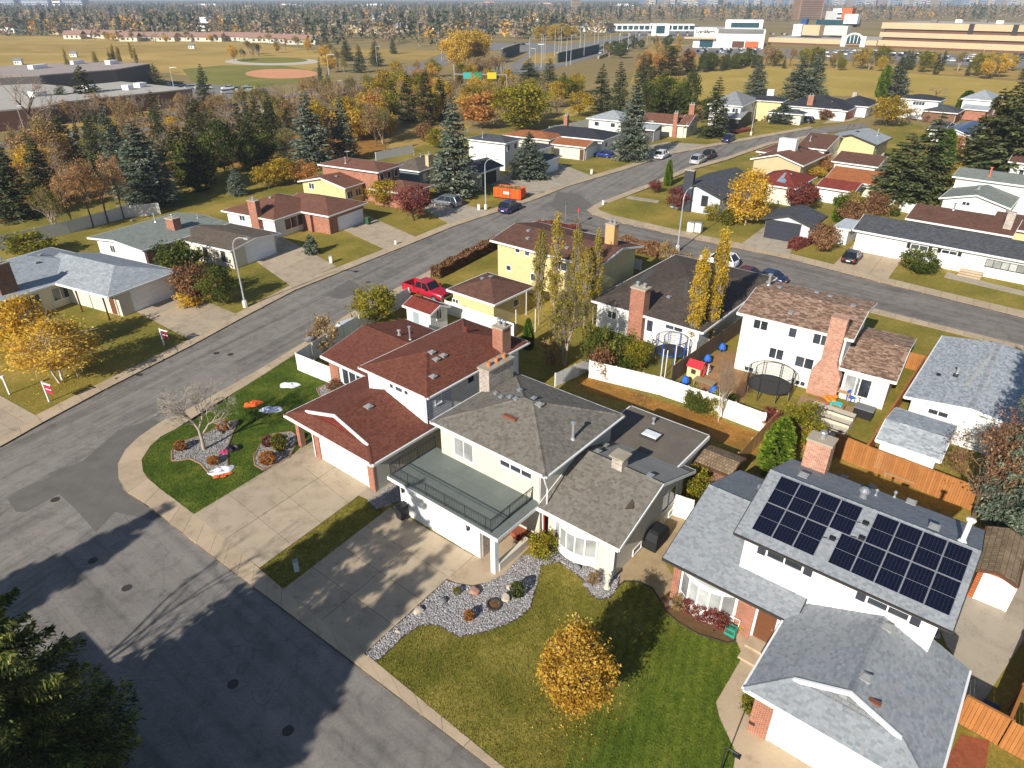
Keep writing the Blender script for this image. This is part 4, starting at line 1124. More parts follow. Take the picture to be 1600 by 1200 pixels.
# ---- the house with the solar roof
h3 = House('house', 'grey-shingled two-storey house with solar panels across its upper roof', 'house', TH, (1300,900))
up3 = h3.sec(None, 5.6, 'x', .38,(.5,.5,.28,.6), sidw, R_grey, trimd, fas=.1, rect=F(h3,-7.95,1.75,27.3,35.4), tabs=(T_grey, .17,.13,.013,.5))
lw3 = h3.sec(None, 2.9, 'x', .37,.55, white, R_grey, trimd, fas=.12, rect=F(h3,-11.0,-4.0,26.15,36.2), tabs=(T_grey, .17,.13,.013,.5))
ga3 = h3.sec(None, 2.9, 'y', .43,.5, white, R_grey, trimw, fas=.12, rect=F(h3,-4.45,2.95,21.3,28.54), dutch=(1.25,.54), tabs=(T_grey, .17,.13,.013,.5))
h3.garage(ga3, 'S', uv=(ga3['wx0'] + .95, ga3['wx1'] - .55,0,2.2), rows=4, cols=0)
for xa, xb in ((ga3['wx0'] - .02, ga3['wx0'] + .8),(ga3['wx1'] - .4, ga3['wx1'] + .02)): MB().box(xa, ga3['wy0'] - .12,0.01, xb, ga3['wy0'] - .003,2.72).build('brick_pier', brick, h3.root)
MB().box(ga3['wx0'] - .05, ga3['wy0'] + .0,.01, ga3['wx0'] - .003, ga3['wy0'] + .9,2.72).build('brick_pier', brick, h3.root)
wl = lw3; a0, _ = h3.hit(wl, 'S', 1068,895); a1, _ = h3.hit(wl, 'S', 1150,945)
bow(h3, wl, a0, a1,.85,2.35,.6,5, white, .1)
MB().box(wl['wx0'] - .02, wl['wy0'] - .12,.01, a0 - .1, wl['wy0'] - .003,2.75).build('brick_pier', brick, h3.root); MB().box(a1 + .1, wl['wy0'] - .12,.01, a1 + 1.0, wl['wy0'] - .003,2.75).build('brick_pier', brick, h3.root)
h3.door(lw3, 'S', uv=(lw3['wx1'] - 1.25, lw3['wx1'] - .3,.3,2.4), mat=plain('door_brown', L(110,70,44),.6))
h3.steps(a1 + 1.05, ga3['wx0'] - .06, wl['wy0'] - 1.6, wl['wy0'] - .02,.3,2)
shut = plain('shutter_dark', L(58,60,70),.6)
h3.win(up3, 'S', (1199,857),(1254,893),2, shut=shut); h3.win(up3, 'S', (1356,929),(1420,970),2, shut=shut)
h3.chimney(up3['rect'][0] + 1.35, up3['rect'][3] - .2,1.3,.95,4.6,7.6, brickw, flues=1)
for q in ((1188,772),): h3.turbine(*q, secs=[lw3])
h3.turbine(1348,778, secs=[up3])
for q in ((1273,733),(1255,745),(1319,747),(1363,762),(1423,787),(1459,826)): h3.vent(*q, mat=trimg if q[0] % 2 else metal, secs=[up3])
for q in ((1368,775),(1397,778)): h3.pipe(*q, .3,.05, secs=[up3])
h3.pipe(1503,847,1.25,.11, white, secs=[up3])
for q in ((1386,982),(1352,1061)): h3.vent(*q, mat=trimg, secs=[ga3])
h3.pipe(1461,992,.8,.14, metal, secs=[ga3]);
ra = h3.hit_roof(1363,1097, [ga3]); MB().box(-.32,-.1,-.05,.32,.1,.05).build('roof_patch', plain('rust_patch', L(126,78,58),.8), h3.root, ra + Vector((0,0,.06)))
for q in ((1300,843),(1352,819),(1346,842)):
 p = h3.hit_roof(*q, [up3]); mb = MB(); mb.box(-.14,-.12,0,.14,.12,.12); mb.tube((-.2,-.1,.03),(-.45,-.2,.03),.02); mb.tube((.14,0,.05),(.3,.3,.05),.015); mb.build('junction_box', black, h3.root, p + Vector((0,0,.02)))
pvglass = plain('pv_glass', (.03,.032,.045,1),.3,.25); pvcell = plain('pv_cell', (.004,.006,.019,1),.3,.22, amt=.3, scale=3); pvframe = plain('pv_frame', (.5,.51,.54,1),.35,.5,.6)
sl = math.atan(.38); pw_, ph_ = 1.0,1.0
def pan_meshes(w_, h_):
 f = MB(); t = .018
 for (a, b, c, d) in ((0,0, w_, t),(0, h_ - t, w_, h_),(0, t, t, h_ - t),(w_ - t, t, w_, h_ - t),(t, h_ / 2 - .006, w_ - t, h_ / 2 + .006)): f.box(a, b, .03, c, d, .075)
 f.box(t, t, .04, w_ - t, h_ - t, .06,1)
 c = MB(); nx, ny = 6,20
 for i in range(nx):
  for j in range(ny):
   u = t + .012 + (w_ - 2 * t - .024) * i / nx; v = t + .012 + (h_ - 2 * t - .024) * j / ny
   uw, vh = (w_ - 2 * t - .024) / nx - .016,(h_ - 2 * t - .024) / ny - .006
   if abs(v + vh / 2 - h_ / 2) < .03: vh -= .01
   c.face([(u, v, .066),(u + uw, v, .066),(u + uw, v + vh, .066),(u, v + vh, .066)])
 return f.mesh('solar_panel', [pvframe, pvglass]), c.mesh('cells', [pvcell])
pTL, pTR, pBL = h3.hit_roof(1221,745, [up3]), h3.hit_roof(1349.5,795, [up3]), h3.hit_roof(1173,827, [up3])
qTL, qTR, qBR = h3.hit_roof(1371,803, [up3]), h3.hit_roof(1522,860, [up3]), h3.hit_roof(1486,964, [up3])
pw_ = ((pTR.x - pTL.x) + (qTR.x - qTL.x)) / 8; ph_ = ((pTL.y - pBL.y) + (qTR.y - qBR.y)) / 4 / math.cos(sl)
pf, pcs = pan_meshes(pw_ - .02, ph_ - .02)
def panel(x, ytop, row):
 y = ytop - ph_ * (row + 1) * math.cos(sl); z = h3.zroof(up3, x, y)
 o = inst('solar_panel', pf, h3.root, (x, y, z + .02)); o.rotation_euler = (sl, 0,0)
 tag(inst('cells', pcs, o), kind='stuff')
for k in range(4): panel(pTL.x + pw_ * k, pTL.y, 0)
for k in range(3): panel(pTL.x + pw_ * k, pTL.y, 1)
for k in range(4): panel(qTL.x + pw_ * k, qTL.y, 0)
for k in range(5): panel(qTL.x + pw_ * (k - 1), qTL.y, 1)

# ---- the white house with the brick chimney
T4 = RAD(-35.5)
h4 = House('house', 'white two-storey house with a brown mottled roof and tall outside brick chimney', 'house', T4,(1250,560))
m4 = h4.sec([(1154,486),(1334,531)], 5.4, 'x', .18,(.5,.5,.22,.5), offwhite, R_mix, trimw, grow=(0,0,0,9.0), tabs=(T_white, .3,.18,.018,.5))
w4 = h4.sec([(1315,568),(1389,594),(1432,529),(1352,512)], 2.9, 'x', .2,.45, offwhite, R_mix, trimw, tabs=(T_white, .3,.18,.018,.5))
for a, b in (((1179,494),(1201,508)),((1234,508),(1246,520)),((1272,518),(1296,534)),((1203,541),(1224,559)),((1244,554),(1270,577))): h4.win(m4, 'S', a, b, 2 if b[0] - a[0] > 18 else 1, minh=1.05)
for a in ((1164,567),(1243,591)):
 u, z = h4.hit(m4, 'S', *a); h4.win(m4, 'S', uv=(u, u + .9,.2,.6), n=2)
u, _ = h4.hit(m4, 'S', 1287,605); S = m4; yb = S['wy0']
cb = MB()
for (w0, w1, z0, z1) in ((1.15,1.15,0,2.1),(1.15,.62,2.1,3.2),(.62,.62,3.2,7.0)):
 q0 = [(u - w0, yb - .75),(u + w0, yb - .75),(u + w0, yb - .003),(u - w0, yb - .003)]; q1 = [(u - w1, yb - .75),(u + w1, yb - .75),(u + w1, yb - .003),(u - w1, yb - .003)]
 if z1 > 4: q0 = [(a, b if b < yb - .1 else yb + .25) for a, b in q0]; q1 = [(a, b if b < yb - .1 else yb + .25) for a, b in q1]
 for k in range(4):
  a, b, c, d = q0[k], q0[(k + 1) % 4], q1[(k + 1) % 4], q1[k]
  Ln = math.dist(a, b); cb.face([(*a, z0),(*b, z0),(*c, z1),(*d, z1)], 0, [(0, z0),(Ln, z0),(Ln, z1),(0, z1)])
cb.face([(u - .62, yb - .75,7),(u + .62, yb - .75,7),(u + .62, yb + .25,7),(u - .62, yb + .25,7)])
c = cb.build('chimney', brickw, h4.root); MB().box(u - .66, yb - .79,7.003, u + .66, yb + .29,7.1).build('chimney_cap', brickw, c)
h4.door(w4, 'S', (1324,585),(1338,616), glasscurt); h4.door(w4, 'S', (1341,590),(1355,622), glass)
for q in ((1201,442),(1218,450),(1276,458),(1297,464),(1333,479),(1235,490)): h4.vent(*q, mat=metal, w_=.3, secs=[m4])
h4.pipe(1201,446,1.0,.12, secs=[m4])

# ---- the long grey roof at the right and its annex
h5 = House('house', 'long low house with a light grey roof half covered by a spruce shadow', 'house', TH, (1450,610))
r5 = F(h5,-5.17,3.2,52.9,66.6)
m5 = h5.sec(None, 2.9, 'y', .13,.45, sidw, R_lgrey, trimw, rect=r5, tabs=(T_lgrey, .24,.16,.014,.5))
h5.win(m5, 'S', (1451,636),(1481,654),2)
pq = [h5.hit_roof(*q, [m5]) + Vector((0,0,.035)) for q in ((1507,602),(1540,612),(1562,537),(1546,533))]; MB().face(pq, 0, [(0,0),(1.6,0),(1.6,9),(0,9)]).build('roof_strip', shingle('shingle_pale', L(186,186,180),.06), h5.root)
p = h5.hit_roof(1493,588, [m5]); MB().box(p.x - .18, p.y - .18, p.z - .1, p.x + .18, p.y + .18, p.z + .16).build('roof_vent', black, h5.root); h5.pipe(1495,585,.6,.1, secs=[m5]); h5.vent(1466,587, black, .2, secs=[m5]); h5.vent(1523,541, metal, .25, secs=[m5])
n5 = House('shed', 'small white garden annex with a grey gabled roof beside the cedar fence', 'shed', TH, (1420,690))
q5 = n5.sec(None, 2.6, 'x', .36,.3, sidw, R_lgrey, trimw, rect=F(n5,-5.35,-1.35,45.95,51.3), ridge=.36, tabs=(T_lgrey, .24,.16,.014,.5))
mb = MB(); mb.box(q5['wx0'] + .8, q5['wy0'] - .5,.35, q5['wx1'] - .5, q5['wy0'] - .06,.42); 
for k in (.9,3.0): mb.box(q5['wx0'] + k, q5['wy0'] - .45,.0, q5['wx0'] + k + .08, q5['wy0'] - .1,.35)
mb.build('bench', plain('old_wood', L(150,132,100),.9), n5.root)
n5.spout([(q5['rect'][0] + .1, q5['rect'][2] + .0,2.5),(q5['wx0'] + .05, q5['wy0'] - .06,2.3),(q5['wx0'] + .05, q5['wy0'] - .06,.1)])

# ---- brown-black bungalow with the brick chimney, behind the white fence
h6 = House('house', 'dark brown low-roofed bungalow with a square brick chimney behind the white fence', 'house', TH, (1010,500))
m6 = h6.sec(None, 2.9, 'x-+', .14,.5, sidw, R_drk2, trimw, rect=F(h6,-33.9,-21.95,53.75,71.6))
h6.win(m6, 'S', (1011,498),(1020,520),1); h6.win(m6, 'S', (1040,505),(1067,520),2); h6.win(m6, 'S', (950,484),(963,500),2)
u, _ = h6.hit(m6, 'S', 996,515); h6.chimney(u, m6['wy0'] - .1,1.5,1.1,0,5.3, brick)
p0 = [h6.hit_roof(*q, [m6]) for q in ((985,445),(1072,466),(1075,438),(1018,421))]
MB().face([p + Vector((0,0,.03)) for p in p0]).build('roof_membrane', plain('dark_membrane', L(84,86,84),.85, amt=.25, scale=.6), h6.root)
h6.pipe(993,454,.5,.1, secs=[m6]); h6.vent(1045,465, metal, .3, secs=[m6]); h6.vent(1133,432, metal, .3, secs=[m6])

# ---- cream house on the corner
h7 = House('house', 'cream two-storey corner house with a dark brown roof behind the yellow poplars', 'house', TH, (850,440))
m7 = h7.sec(None, 5.3, 'x', .2,.6, cream, R_dbrown, trimw, rect=F(h7,-49.3,-34.9,56.35,65.4))
s7 = h7.sec([(930,414),(980,391)], 2.9, 'x+', .25,.5, sidgn, R_dbrown, trimw, grow=(5,0,0.2,1.5))
for a, b in (((805,385),(813,396)),((820,390),(828,401)),((791,413),(799,424)),((829,426),(837,440))): h7.win(m7, 'S', a, b, 1)
h7.win(m7, 'S', None, None, 2, uv=(m7['wx0'] + 8, m7['wx0'] + 9.6,3.7,4.7)); h7.win(s7, 'E', None, None, 2, uv=(s7['wy0'] + 2, s7['wy0'] + 3.6,1,2.1))
h7.chimney(m7['rect'][0] + 12.6, m7['rect'][2] + 5.2,1.1,.9,5.4,8.2, plain('brick_tan', L(206,160,110),.9, scale=6, amt=.2))
for q in ((826,361),(825,373),(850,368),(876,374),(886,388)): h7.vent(*q, metal, .35, secs=[m7])
g7 = House('garage', 'cream garage with a brown pyramid roof beside the white fence', 'garage', TH, (765,480))
k7 = g7.sec(None, 2.8, 'x-+', .33,.45, cream, R_dbrown, trimw, rect=F(g7,-47.15,-40.7,46.95,53.35))
g7.win(k7, 'S', (707,465),(717,474),2); g7.win(k7, 'E', None, None, 1, uv=(k7['wy0'] + 3, k7['wy0'] + 4,1.2,2.0)); g7.vent(754,436, metal, .3); g7.vent(767,433, metal, .3)

# ---- garden shed in the red house's yard
s8 = House('shed', 'white garden shed with a red roof and arched grey door by the red pickup', 'shed', TH, (670,495))
k8 = s8.sec([(630,476),(672,492),(703,478)], 2.2, 'x', .42,.25, sidw, R_red, trimw)
s8.door(k8, 'S', (645,482),(656,506), plain('door_grey', L(150,164,170),.6)); s8.win(k8, 'E', (681,484),(690,497),2)

# ---- sheds near the solar house
s9 = House('shed', 'reddish wooden shed with weathered plank roof and white door beside the solar house', 'shed', TH, (1550,900))
k9 = s9.sec([(1527,874,2.1),(1590,915,2.1),(1555,826,2.1)], 2.1, 'y', .38,.2, brickmat('cedar_lap', L(178,104,60), L(160,90,52), L(90,50,30),30,.16,.015,.8,.6,0,.2), R_wood, trimb)
s9.door(k9, 'S', uv=(k9['wx0'] + .35, k9['wx0'] + 1.75,.05,1.9), mat=white)
s10 = House('shed', 'low weathered-shingle shed tucked behind the flat-roofed extension', 'shed', TH, (1130,710))
k10 = s10.sec([(1092,723,2.0),(1147,738,2.0),(1163,717,2.0),(1107,694,2.0)], 2.0, 'x', .3,.2, brickdk, R_wood, trimb)
# ================================================================ houses along the roads
def house(label, th, org, secs, name='house', cat='house', group=None):
 h = House(name, label, cat, RAD(th), org, group); out = []
 for s in secs:
  px, z, ax, p, wall, roof = s[:6]; kw = s[6] if len(s) > 6 else {}
  out.append(h.sec(px, z, ax, p, kw.pop('ov', .5), wall, roof, kw.pop('trim', trimw), **kw))
 return h, out
def rowwin(h, S, side, k, w_=1.4, z0=1.1, z1=2.2, n=2, u=None, gl=None, fr=None):
 a, b = (S['wx0'], S['wx1']) if side in 'SN' else (S['wy0'], S['wy1'])
 for i in range(k):
  c = a + (b - a) * ((i + .5) / k if u is None else u[i]); h.win(S, side, uv=(c - w_ / 2, c + w_ / 2, z0, z1), n=n, gl=gl, frame=fr)
bluegar = plain('garage_pale', L(232,236,240),.6)
TL = -27
h, (m, g) = house('grey hip-roofed bungalow with a projecting double garage at the left edge', TL, (100,470), [([(0,467),(86,442),(182,410)], 2.8, 'y-+', .28, creamst, R_lgrey, dict(grow=(11.5,0,7,0))),([(86,442),(177.5,460),(275,422)], 2.8, 'x+', .3, creamst, R_lgrey, dict(grow=(5,0,0,0), ov=(.5,.5,1.3,.5)))])
h.garage(g, 'E', (203,455),(264,441), plain('garage_panel_white', L(240,240,238),.6), rows=4, cols=4); h.chimney(m['rect'][1] - 1.2, m['rect'][2] + 8.2,1.0,1.7,2.6,5.9, brickdk)
for f in (.25,.6,.95): h.post(g['wx0'] + (g['wx1'] - g['wx0']) * f, g['rect'][2] + .15,0,2.7,.06, trimb)
rowwin(h, m, 'E', 3,1.8,.7,2.2,2,(.2,.5,.66)); h.door(g, 'S', uv=(g['wx1'] - 1.6, g['wx1'] - .7,.05,2.1), mat=plain('door_brown', L(110,70,44),.6))
for q in ((57,411),(64,399),(117,404),(143,409)): h.vent(*q, secs=[m])
h, (m, g) = house('low grey-green roofed bungalow with white walls and a red-brick chimney', -29,(230,380), [([(136,371),(222.5,391),(348,346)], 2.8, 'y', .09, white, R_green, dict(ov=.7)),([(295,371),(360,392),(437,364)], 2.6, 'x', .13, creamst, R_gbrown, dict(ov=.6, grow=(2,0,0,0)))])
h.garage(g, 'E', (384,391),(425,366), bluegar, rows=4, cols=4); p = h.hit_roof(273,357, [m]); h.chimney(p.x, p.y, 1.5,1.1,2.6, p.z + 1.3, brick, flues=1)
rowwin(h, m, 'S', 1,1.0,1.2,2.2,2,(.32,)); rowwin(h, m, 'E', 2,2.2,.6,2.3,2,(.12,.3)); rowwin(h, g, 'S', 3,1.0,.6,2.2,1)
h.pipe(243,347,1.1,.1, secs=[m]); h.pipe(309,341,.5,.06, secs=[m]); h.vent(207,345, secs=[m])
for x in (.02,.35): MB().box(m['wx1'] + .002, m['wy0'] + x * 10,.05, m['wx1'] + .06, m['wy0'] + x * 10 + .9,2.6).build('brick_panel', brick, h.root)
h, (m, g) = house('brown hip-roofed bungalow with brick front and white side walls', -29,(450,340), [([(351,327),(427.5,344),(500,318)], 2.8, 'x-+', .3, white, R_brown, dict(grow=(0,0,0,1.5))),([(476,331),(509,337),(575,316)], 2.8, 'x+', .3, brick, R_brown, dict(grow=(5,0,0,0)))])
h.garage(g, 'E', (529,350),(565,327), bluegar, rows=4, cols=0); p = h.hit_roof(401,336, [m]); u, _ = h.hit(m, 'S', 404,345); h.chimney(u, m['wy0'] - .3,1.5,.8,0,4.9, brick, flues=1)
h.win(m, 'S', (373,334),(384,346),2); rowwin(h, m, 'E', 1,3.6,.7,2.3,3,(.35,)); h.pipe(420,294,.8,.1, secs=[m]); h.vent(423,309, secs=[m]); h.post(g['wx0'] + 5.2, g['rect'][2] + .25,0,2.7,.2, brick, 'brick_post')
h, (u, l, g) = house('brown split-level house with brick upper storey and cream gable end', -29,(580,290), [([(509,253),(582,268),(630,257)], 5.0, 'x-+', .25, brick, R_brown),([(472,281,3.0),(525,292,3.0),(571,284,3.0)], 3.0, 'y', .22, cream, R_brown, dict(grow=(0,0,0,2))),([(578,294),(621,301),(677,288.5)], 2.6, 'x-+', .3, brick, R_brown)])
h.win(l, 'S', (482,285),(492,296),2); rowwin(h, u, 'E', 3,1.0,3.3,4.5,1, None); rowwin(h, l, 'E', 3,1.4,1,2.2,2); h.pipe(540,255,.9,.1, secs=[u]); h.vent(526,276, secs=[l]); h.garage(g, 'E', uv=(g['wy0'] + .8, g['wy0'] + 5,0,2.1), mat=bluegar)
p = h.hit_roof(543,246, [u]); mb = MB(); mb.tube(p, p + Vector((0,0,.9)),.03); mb.lathe([(0,0),(.3,.06),(.5,.2)], 14, p + Vector((0,0,.8))); mb.build('satellite_dish', trimg, h.root)
h, (m,) = house('grey-brown hip-roofed house half hidden behind the big blue spruce', -30,(650,268), [([(614,259),(655,268),(700,252)], 3.0, 'y-+', .3, plain('stucco_greyblue', L(118,130,138),.9), R_gbrown, dict(grow=(1,0,0,2)))])
rowwin(h, m, 'E', 3,1.3,.9,2.3,1); h.chimney(m['wx1'] - .2, m['wy0'] + 3.5,.7,1.4,0,5.0, tanw, flues=1); h.pipe(647,243,.9,.08); h.pipe(657,245,.5,.08)
h, (u, g) = house('two-storey house with blue-grey hip roof and an open dark garage', -32,(770,250), [([(733,215),(790,224),(812,216)], 5.2, 'x-+', .28, white, R_slate),([(742,267,2.7),(750,270,2.7),(787,258,2.7)], 2.7, 'y-', .28, creamst, R_slate, dict(grow=(5.5,0,0,0)))])
mb = MB(); h.wbox(g, 'E', g['wy0'] + .7, g['wy0'] + 5.2,.05,2.15,.002,.03, mb); mb.build('garage_dark_panel', trimd, h.root); rowwin(h, u, 'E', 2,1,3.5,4.6,1); h.pipe(754,215,1.0,.1, secs=[u])  # dark panel on the wall stands in for the shade inside the open garage
h, (g, m) = house('garage wing with pale door beside the rounded spruce, dark eaves', -32,(855,255), [([(835,249,2.6),(853,252,2.6),(871,242,2.6)], 2.6, 'x+', .25, creamst, R_slate, dict(grow=(3,0,0,0))),([(822,232),(838,236),(862,226)], 2.8, 'y-+', .25, white, R_slate, dict(grow=(2,0,0,0)))])
h.garage(g, 'E', uv=(g['wy0'] + .5, g['wy1'] - .5,0,2.1), mat=bluegar)
h, (m, g) = house('cream bungalow with rust-orange roof and a gabled garage', -31,(880,225), [([(798,207),(834,216),(876,213)], 2.9, 'x-+', .22, creamst, R_orange, dict(grow=(0,0,0,3))),([(865,223),(912,230),(939,221.5)], 2.7, 'x', .22, creamst, R_orange)])
h.garage(g, 'E', uv=(g['wy0'] + .8, g['wy1'] - .6,0,2.1), mat=bluegar, rows=4, cols=4); mb = MB(); h.wbox(g, 'S', g['wx0'] + 6, g['wx0'] + 6.9,.05,2.1,.002,.04, mb); mb.build('door', trimb, h.root)
h, (m,) = house('black-roofed bungalow with white walls between the orange roof and the spruce', -31,(900,212), [([(842,205),(920,217),(962,212)], 2.9, 'x-+', .25, white, R_dark, dict(grow=(0,0,0,4)))])
h.chimney(m['wx0'] + 4, m['wy1'] - 2.5,.9,.9,3,6.0, brick); rowwin(h, m, 'E', 2,1.2,1,2.1,1)
h, (m, g) = house('two-storey white house with pale grey roof behind the black-roofed bungalow', -31,(950,190), [([(922,182.5),(970,189),(1000,180)], 5.2, 'x-+', .28, white, R_lgrey),([(985,196,2.8),(1018,203,2.8),(1034,199,2.8)], 2.8, 'x', .2, sidd, R_lgrey, dict(grow=(0,0,0,2)))])
h.garage(g, 'E', uv=(g['wy0'] + .4, g['wy0'] + 4.4,0,2.1), mat=bluegar); rowwin(h, m, 'S', 2,1.2,3.6,4.6,1)
h, (m, q) = house('cream house with brown cross-gabled roof and two brick chimneys', -31,(1050,190), [([(1012,184),(1070,196),(1092,187)], 2.9, 'x', .3, creamst, R_brown),([(1064,193),(1076,196),(1092,188)], 2.9, 'x', .4, creamst, R_brown)])
rowwin(h, m, 'S', 1,1.2,1.1,2.1,1,(.45,)); rowwin(h, q, 'E', 1,2.4,.7,2.2,4); h.chimney(m['wx0'] + 9, m['wy0'] - .3,1,.8,0,5.4, brick); h.chimney(m['wx1'] - 1, m['wy1'] - 1,1.3,1,2,6.4, brick)
h, (m, l) = house('white two-storey house with grey hip roof and lean-to porch behind a dark spruce', -31,(1150,175), [([(1130,164),(1174,160),(1180,157)], 5.2, 'x-+', .3, white, R_grey, dict(grow=(4,0,0,4))),([(1128,183),(1176,176)], 2.8, 'x', .15, sidd, R_grey, dict(grow=(2,0,0,2)))])
rowwin(h, m, 'E', 2,1.6,3.5,4.6,3); rowwin(h, m, 'S', 3,1.6,3.5,4.6,2)
h, (u, g, w5) = house('pale yellow two-storey house with black roof and black-roofed garage', -33,(1205,172), [([(1162,151),(1205,158),(1233,155)], 5.2, 'x-+', .28, cream, R_dark),([(1203,173,2.7),(1240,178,2.7),(1262,175,2.7)], 2.7, 'x-+', .3, creamst, R_slate),([(1172,167,2.8),(1188,170,2.8),(1199,167,2.8)], 2.8, 'x', .3, brickdk, R_dark)])
rowwin(h, u, 'E', 2,1.6,3.6,4.6,2); h.garage(g, 'E', uv=(g['wy0'] + .4, g['wy1'] - .4,0,2.1), mat=bluegar); rowwin(h, w5, 'E', 1,2,.8,2.2,4); MB().box(u['wx0'] + 6, u['wy1'] - 2,5.6, u['wx0'] + 7.8, u['wy1'] - 1,7.6).build('chimney', white, h.root)
h, (m, g) = house('black-roofed bungalow with a brick chimney and rust-red garage door', -36,(1290,172), [([(1231,161),(1296,170),(1340,160)], 2.9, 'x-+', .25, white, R_dark),([(1300,170,2.7),(1318,173,2.7),(1340,166,2.7)], 2.7, 'x+', .28, white, R_dark, dict(grow=(1,0,0,0)))])
h.garage(g, 'E', uv=(g['wy0'] + .5, g['wy1'] - .5,0,2.1), mat=plain('garage_rust', L(176,84,50),.6)); h.chimney(m['wx0'] + 6.5, m['wy0'] + 1.2,1.5,1.0,2.5,5.6, brick); rowwin(h, m, 'S', 2,1.6,.8,2.2,2)
h, (m,) = house('white bungalow with black gabled roof between red garage door and golden tree', -38,(1360,168), [([(1335,163),(1345,166),(1376,159)], 2.9, 'x-+', .3, white, R_dark, dict(grow=(5,0,0,0)))])
rowwin(h, m, 'E', 1,2.6,.8,2.2,3); MB().box(m['wx0'] + 2, m['wy1'] - 4,3, m['wx0'] + 3.2, m['wy1'] - 3,5.4).build('chimney', stonew, h.root)
h, (u, g, w5) = house('white two-storey house with dark hip roof and timber-clad garage', -40,(1450,165), [([(1416,149),(1442,156),(1479,154)], 5.0, 'x-+', .26, white, R_dark),([(1446,170,2.7),(1470,175,2.7),(1508,171,2.7)], 2.7, 'x-+', .28, brickdk, R_slate),([(1408,163,2.8),(1430,165,2.8),(1446,162,2.8)], 2.8, 'x', .2, brickdk, R_dark)])
rowwin(h, u, 'S', 1,3,3.5,4.5,4); h.garage(g, 'E', uv=(g['wy0'] + .5, g['wy1'] - .5,0,2.1), mat=plain('garage_timber', L(150,92,56),.7), rows=1, cols=0)
h, (u, l) = house('pale grey-roofed white two-storey house with brick-pillared porch at far right', -42,(1535,165), [([(1514,149),(1546,157),(1568,150)], 5.0, 'x-+', .28, white, R_lgrey),([(1510,166),(1544,173),(1560,163)], 2.8, 'x', .25, brick, R_lgrey)])
rowwin(h, l, 'E', 2,1.4,.6,2.2,1)
TN = -41
h, (m,) = house('long white bungalow with a slate-grey roof and white double garage door facing the side road', TN, (1450,400), [([(1333,358),(1600,408)], 2.8, 'x', .32, white, R_slate, dict(grow=(0,12,0,7.6)))])
h.garage(m, 'S', (1346,370),(1400,388), white, rows=4, cols=0); h.win(m, 'S', (1424,380),(1449,393),2, shut=plain('shutter_black', L(34,34,36),.6)); h.win(m, 'S', (1472,389),(1495,400),2, shut=MATS['shutter_black'])
h.door(m, 'S', (1512,398),(1528,420), white); h.win(m, 'S', (1542,404),(1600,428),5, frame=trimd, gl=glasscurt); u, _ = h.hit(m, 'S', 1510,418); h.steps(u - .5, u + 1.9, m['wy0'] - 1.6, m['wy0'] - .02,.5,3)
h, (m,) = house('pale grey garage with a black gable edge and dark charcoal door', -37,(1240,350), [([(1190,341),(1260,352),(1293,337)], 2.7, 'y', .3, plain('stucco_pale_grey', L(196,200,206),.8), R_slate, dict(trim=trimd))], 'garage', 'garage')
h.garage(m, 'S', (1199,343),(1250,358), plain('garage_charcoal', L(52,56,64),.5), rows=4, cols=0, frame=trimd)
h, (m,) = house('pale grey house with slate roof and tall charcoal chimney by the corner lawn', -38,(1090,310), [([(1044,297),(1131,310),(1152,276)], 2.8, 'y', .34, plain('stucco_pale_blue', L(190,198,208),.8), R_slate, dict(trim=trimd))])
u, _ = h.hit(m, 'S', 1074,320); h.chimney(u, m['wy0'] - .35,1.5,.7,0,6.2, plain('charcoal_stone', L(62,64,70),.8, scale=5, amt=.2), flues=1); h.win(m, 'S', (1097,305),(1105,323),1, frame=trimd)
h, (m,) = house('maroon hip-roofed house with pale skylight panels behind the red maple', -38,(1215,285), [([(1186,284),(1244,295),(1262,276)], 2.9, 'x-+', .3, creamst, R_red, dict(grow=(1,0,0,1)))])
p0 = [h.hit_roof(*q) + Vector((0,0,.09)) for q in ((1213,284),(1226,287),(1238,272),(1226,271))]; f = MB().face(p0).build('roof_light', plain('polycarbonate', L(178,184,196),.3,.5), h.root)
for k in range(3):
 a, b = p0[0].lerp(p0[3], (k + .04) / 3), p0[1].lerp(p0[2], (k + .04) / 3); c, d = p0[1].lerp(p0[2], (k + .96) / 3), p0[0].lerp(p0[3], (k + .96) / 3); e = Vector((0,0,.03))
 MB().face([a + e, b + e, c + e, d + e]).build('pane', plain('polycarb_pane', L(140,150,170),.2,.5), f)
h, (m, l) = house('brown-roofed house with a wide tan gable end above the maroon roof', -40,(1230,255), [([(1175,247,3.2),(1255,259,3.2),(1292,238,3.2)], 3.2, 'y', .28, tanw, R_brown),([(1182,236),(1222,241),(1232,228)], 2.9, 'x-', .25, tanw, R_brown)])
MB().box(m['wx0'] + 2, m['wy0'] + 5.5,3, m['wx0'] + 5.2, m['wy0'] + 7,6.3).build('chimney', white, h.root)
for q in ((1254,232),(1260,233),(1249,237)): h.vent(*q, trimd, .4, secs=[m])
h, (m,) = house('brown-roofed two-storey house with a row of dark windows near the road bend', -40,(1290,230), [([(1250,226,4.2),(1281,233,4.2),(1319,222,4.2)], 4.2, 'x', .25, white, R_dbrown, dict(grow=(0,0,0,3)))])
rowwin(h, m, 'E', 4,1.2,2.6,3.6,1); h.pipe(1266,220,.8,.12); h.vent(1273,214, trimd, .5)
h, (m,) = house('tall cream house with pale grey roof and broad blank gable wall', -40,(1345,225), [([(1301,211,4.6),(1357,225,4.6),(1390,217,4.6)], 4.6, 'y', .28, cream, R_lgrey, dict(grow=(0,0,0,2), trim=trimd))])
rowwin(h, m, 'E', 3,1.4,1,2,2); rowwin(h, m, 'E', 2,1.6,3.2,4.1,2); h.pipe(1371,212,1.2,.1); h.vent(1340,206, trimd, .5)
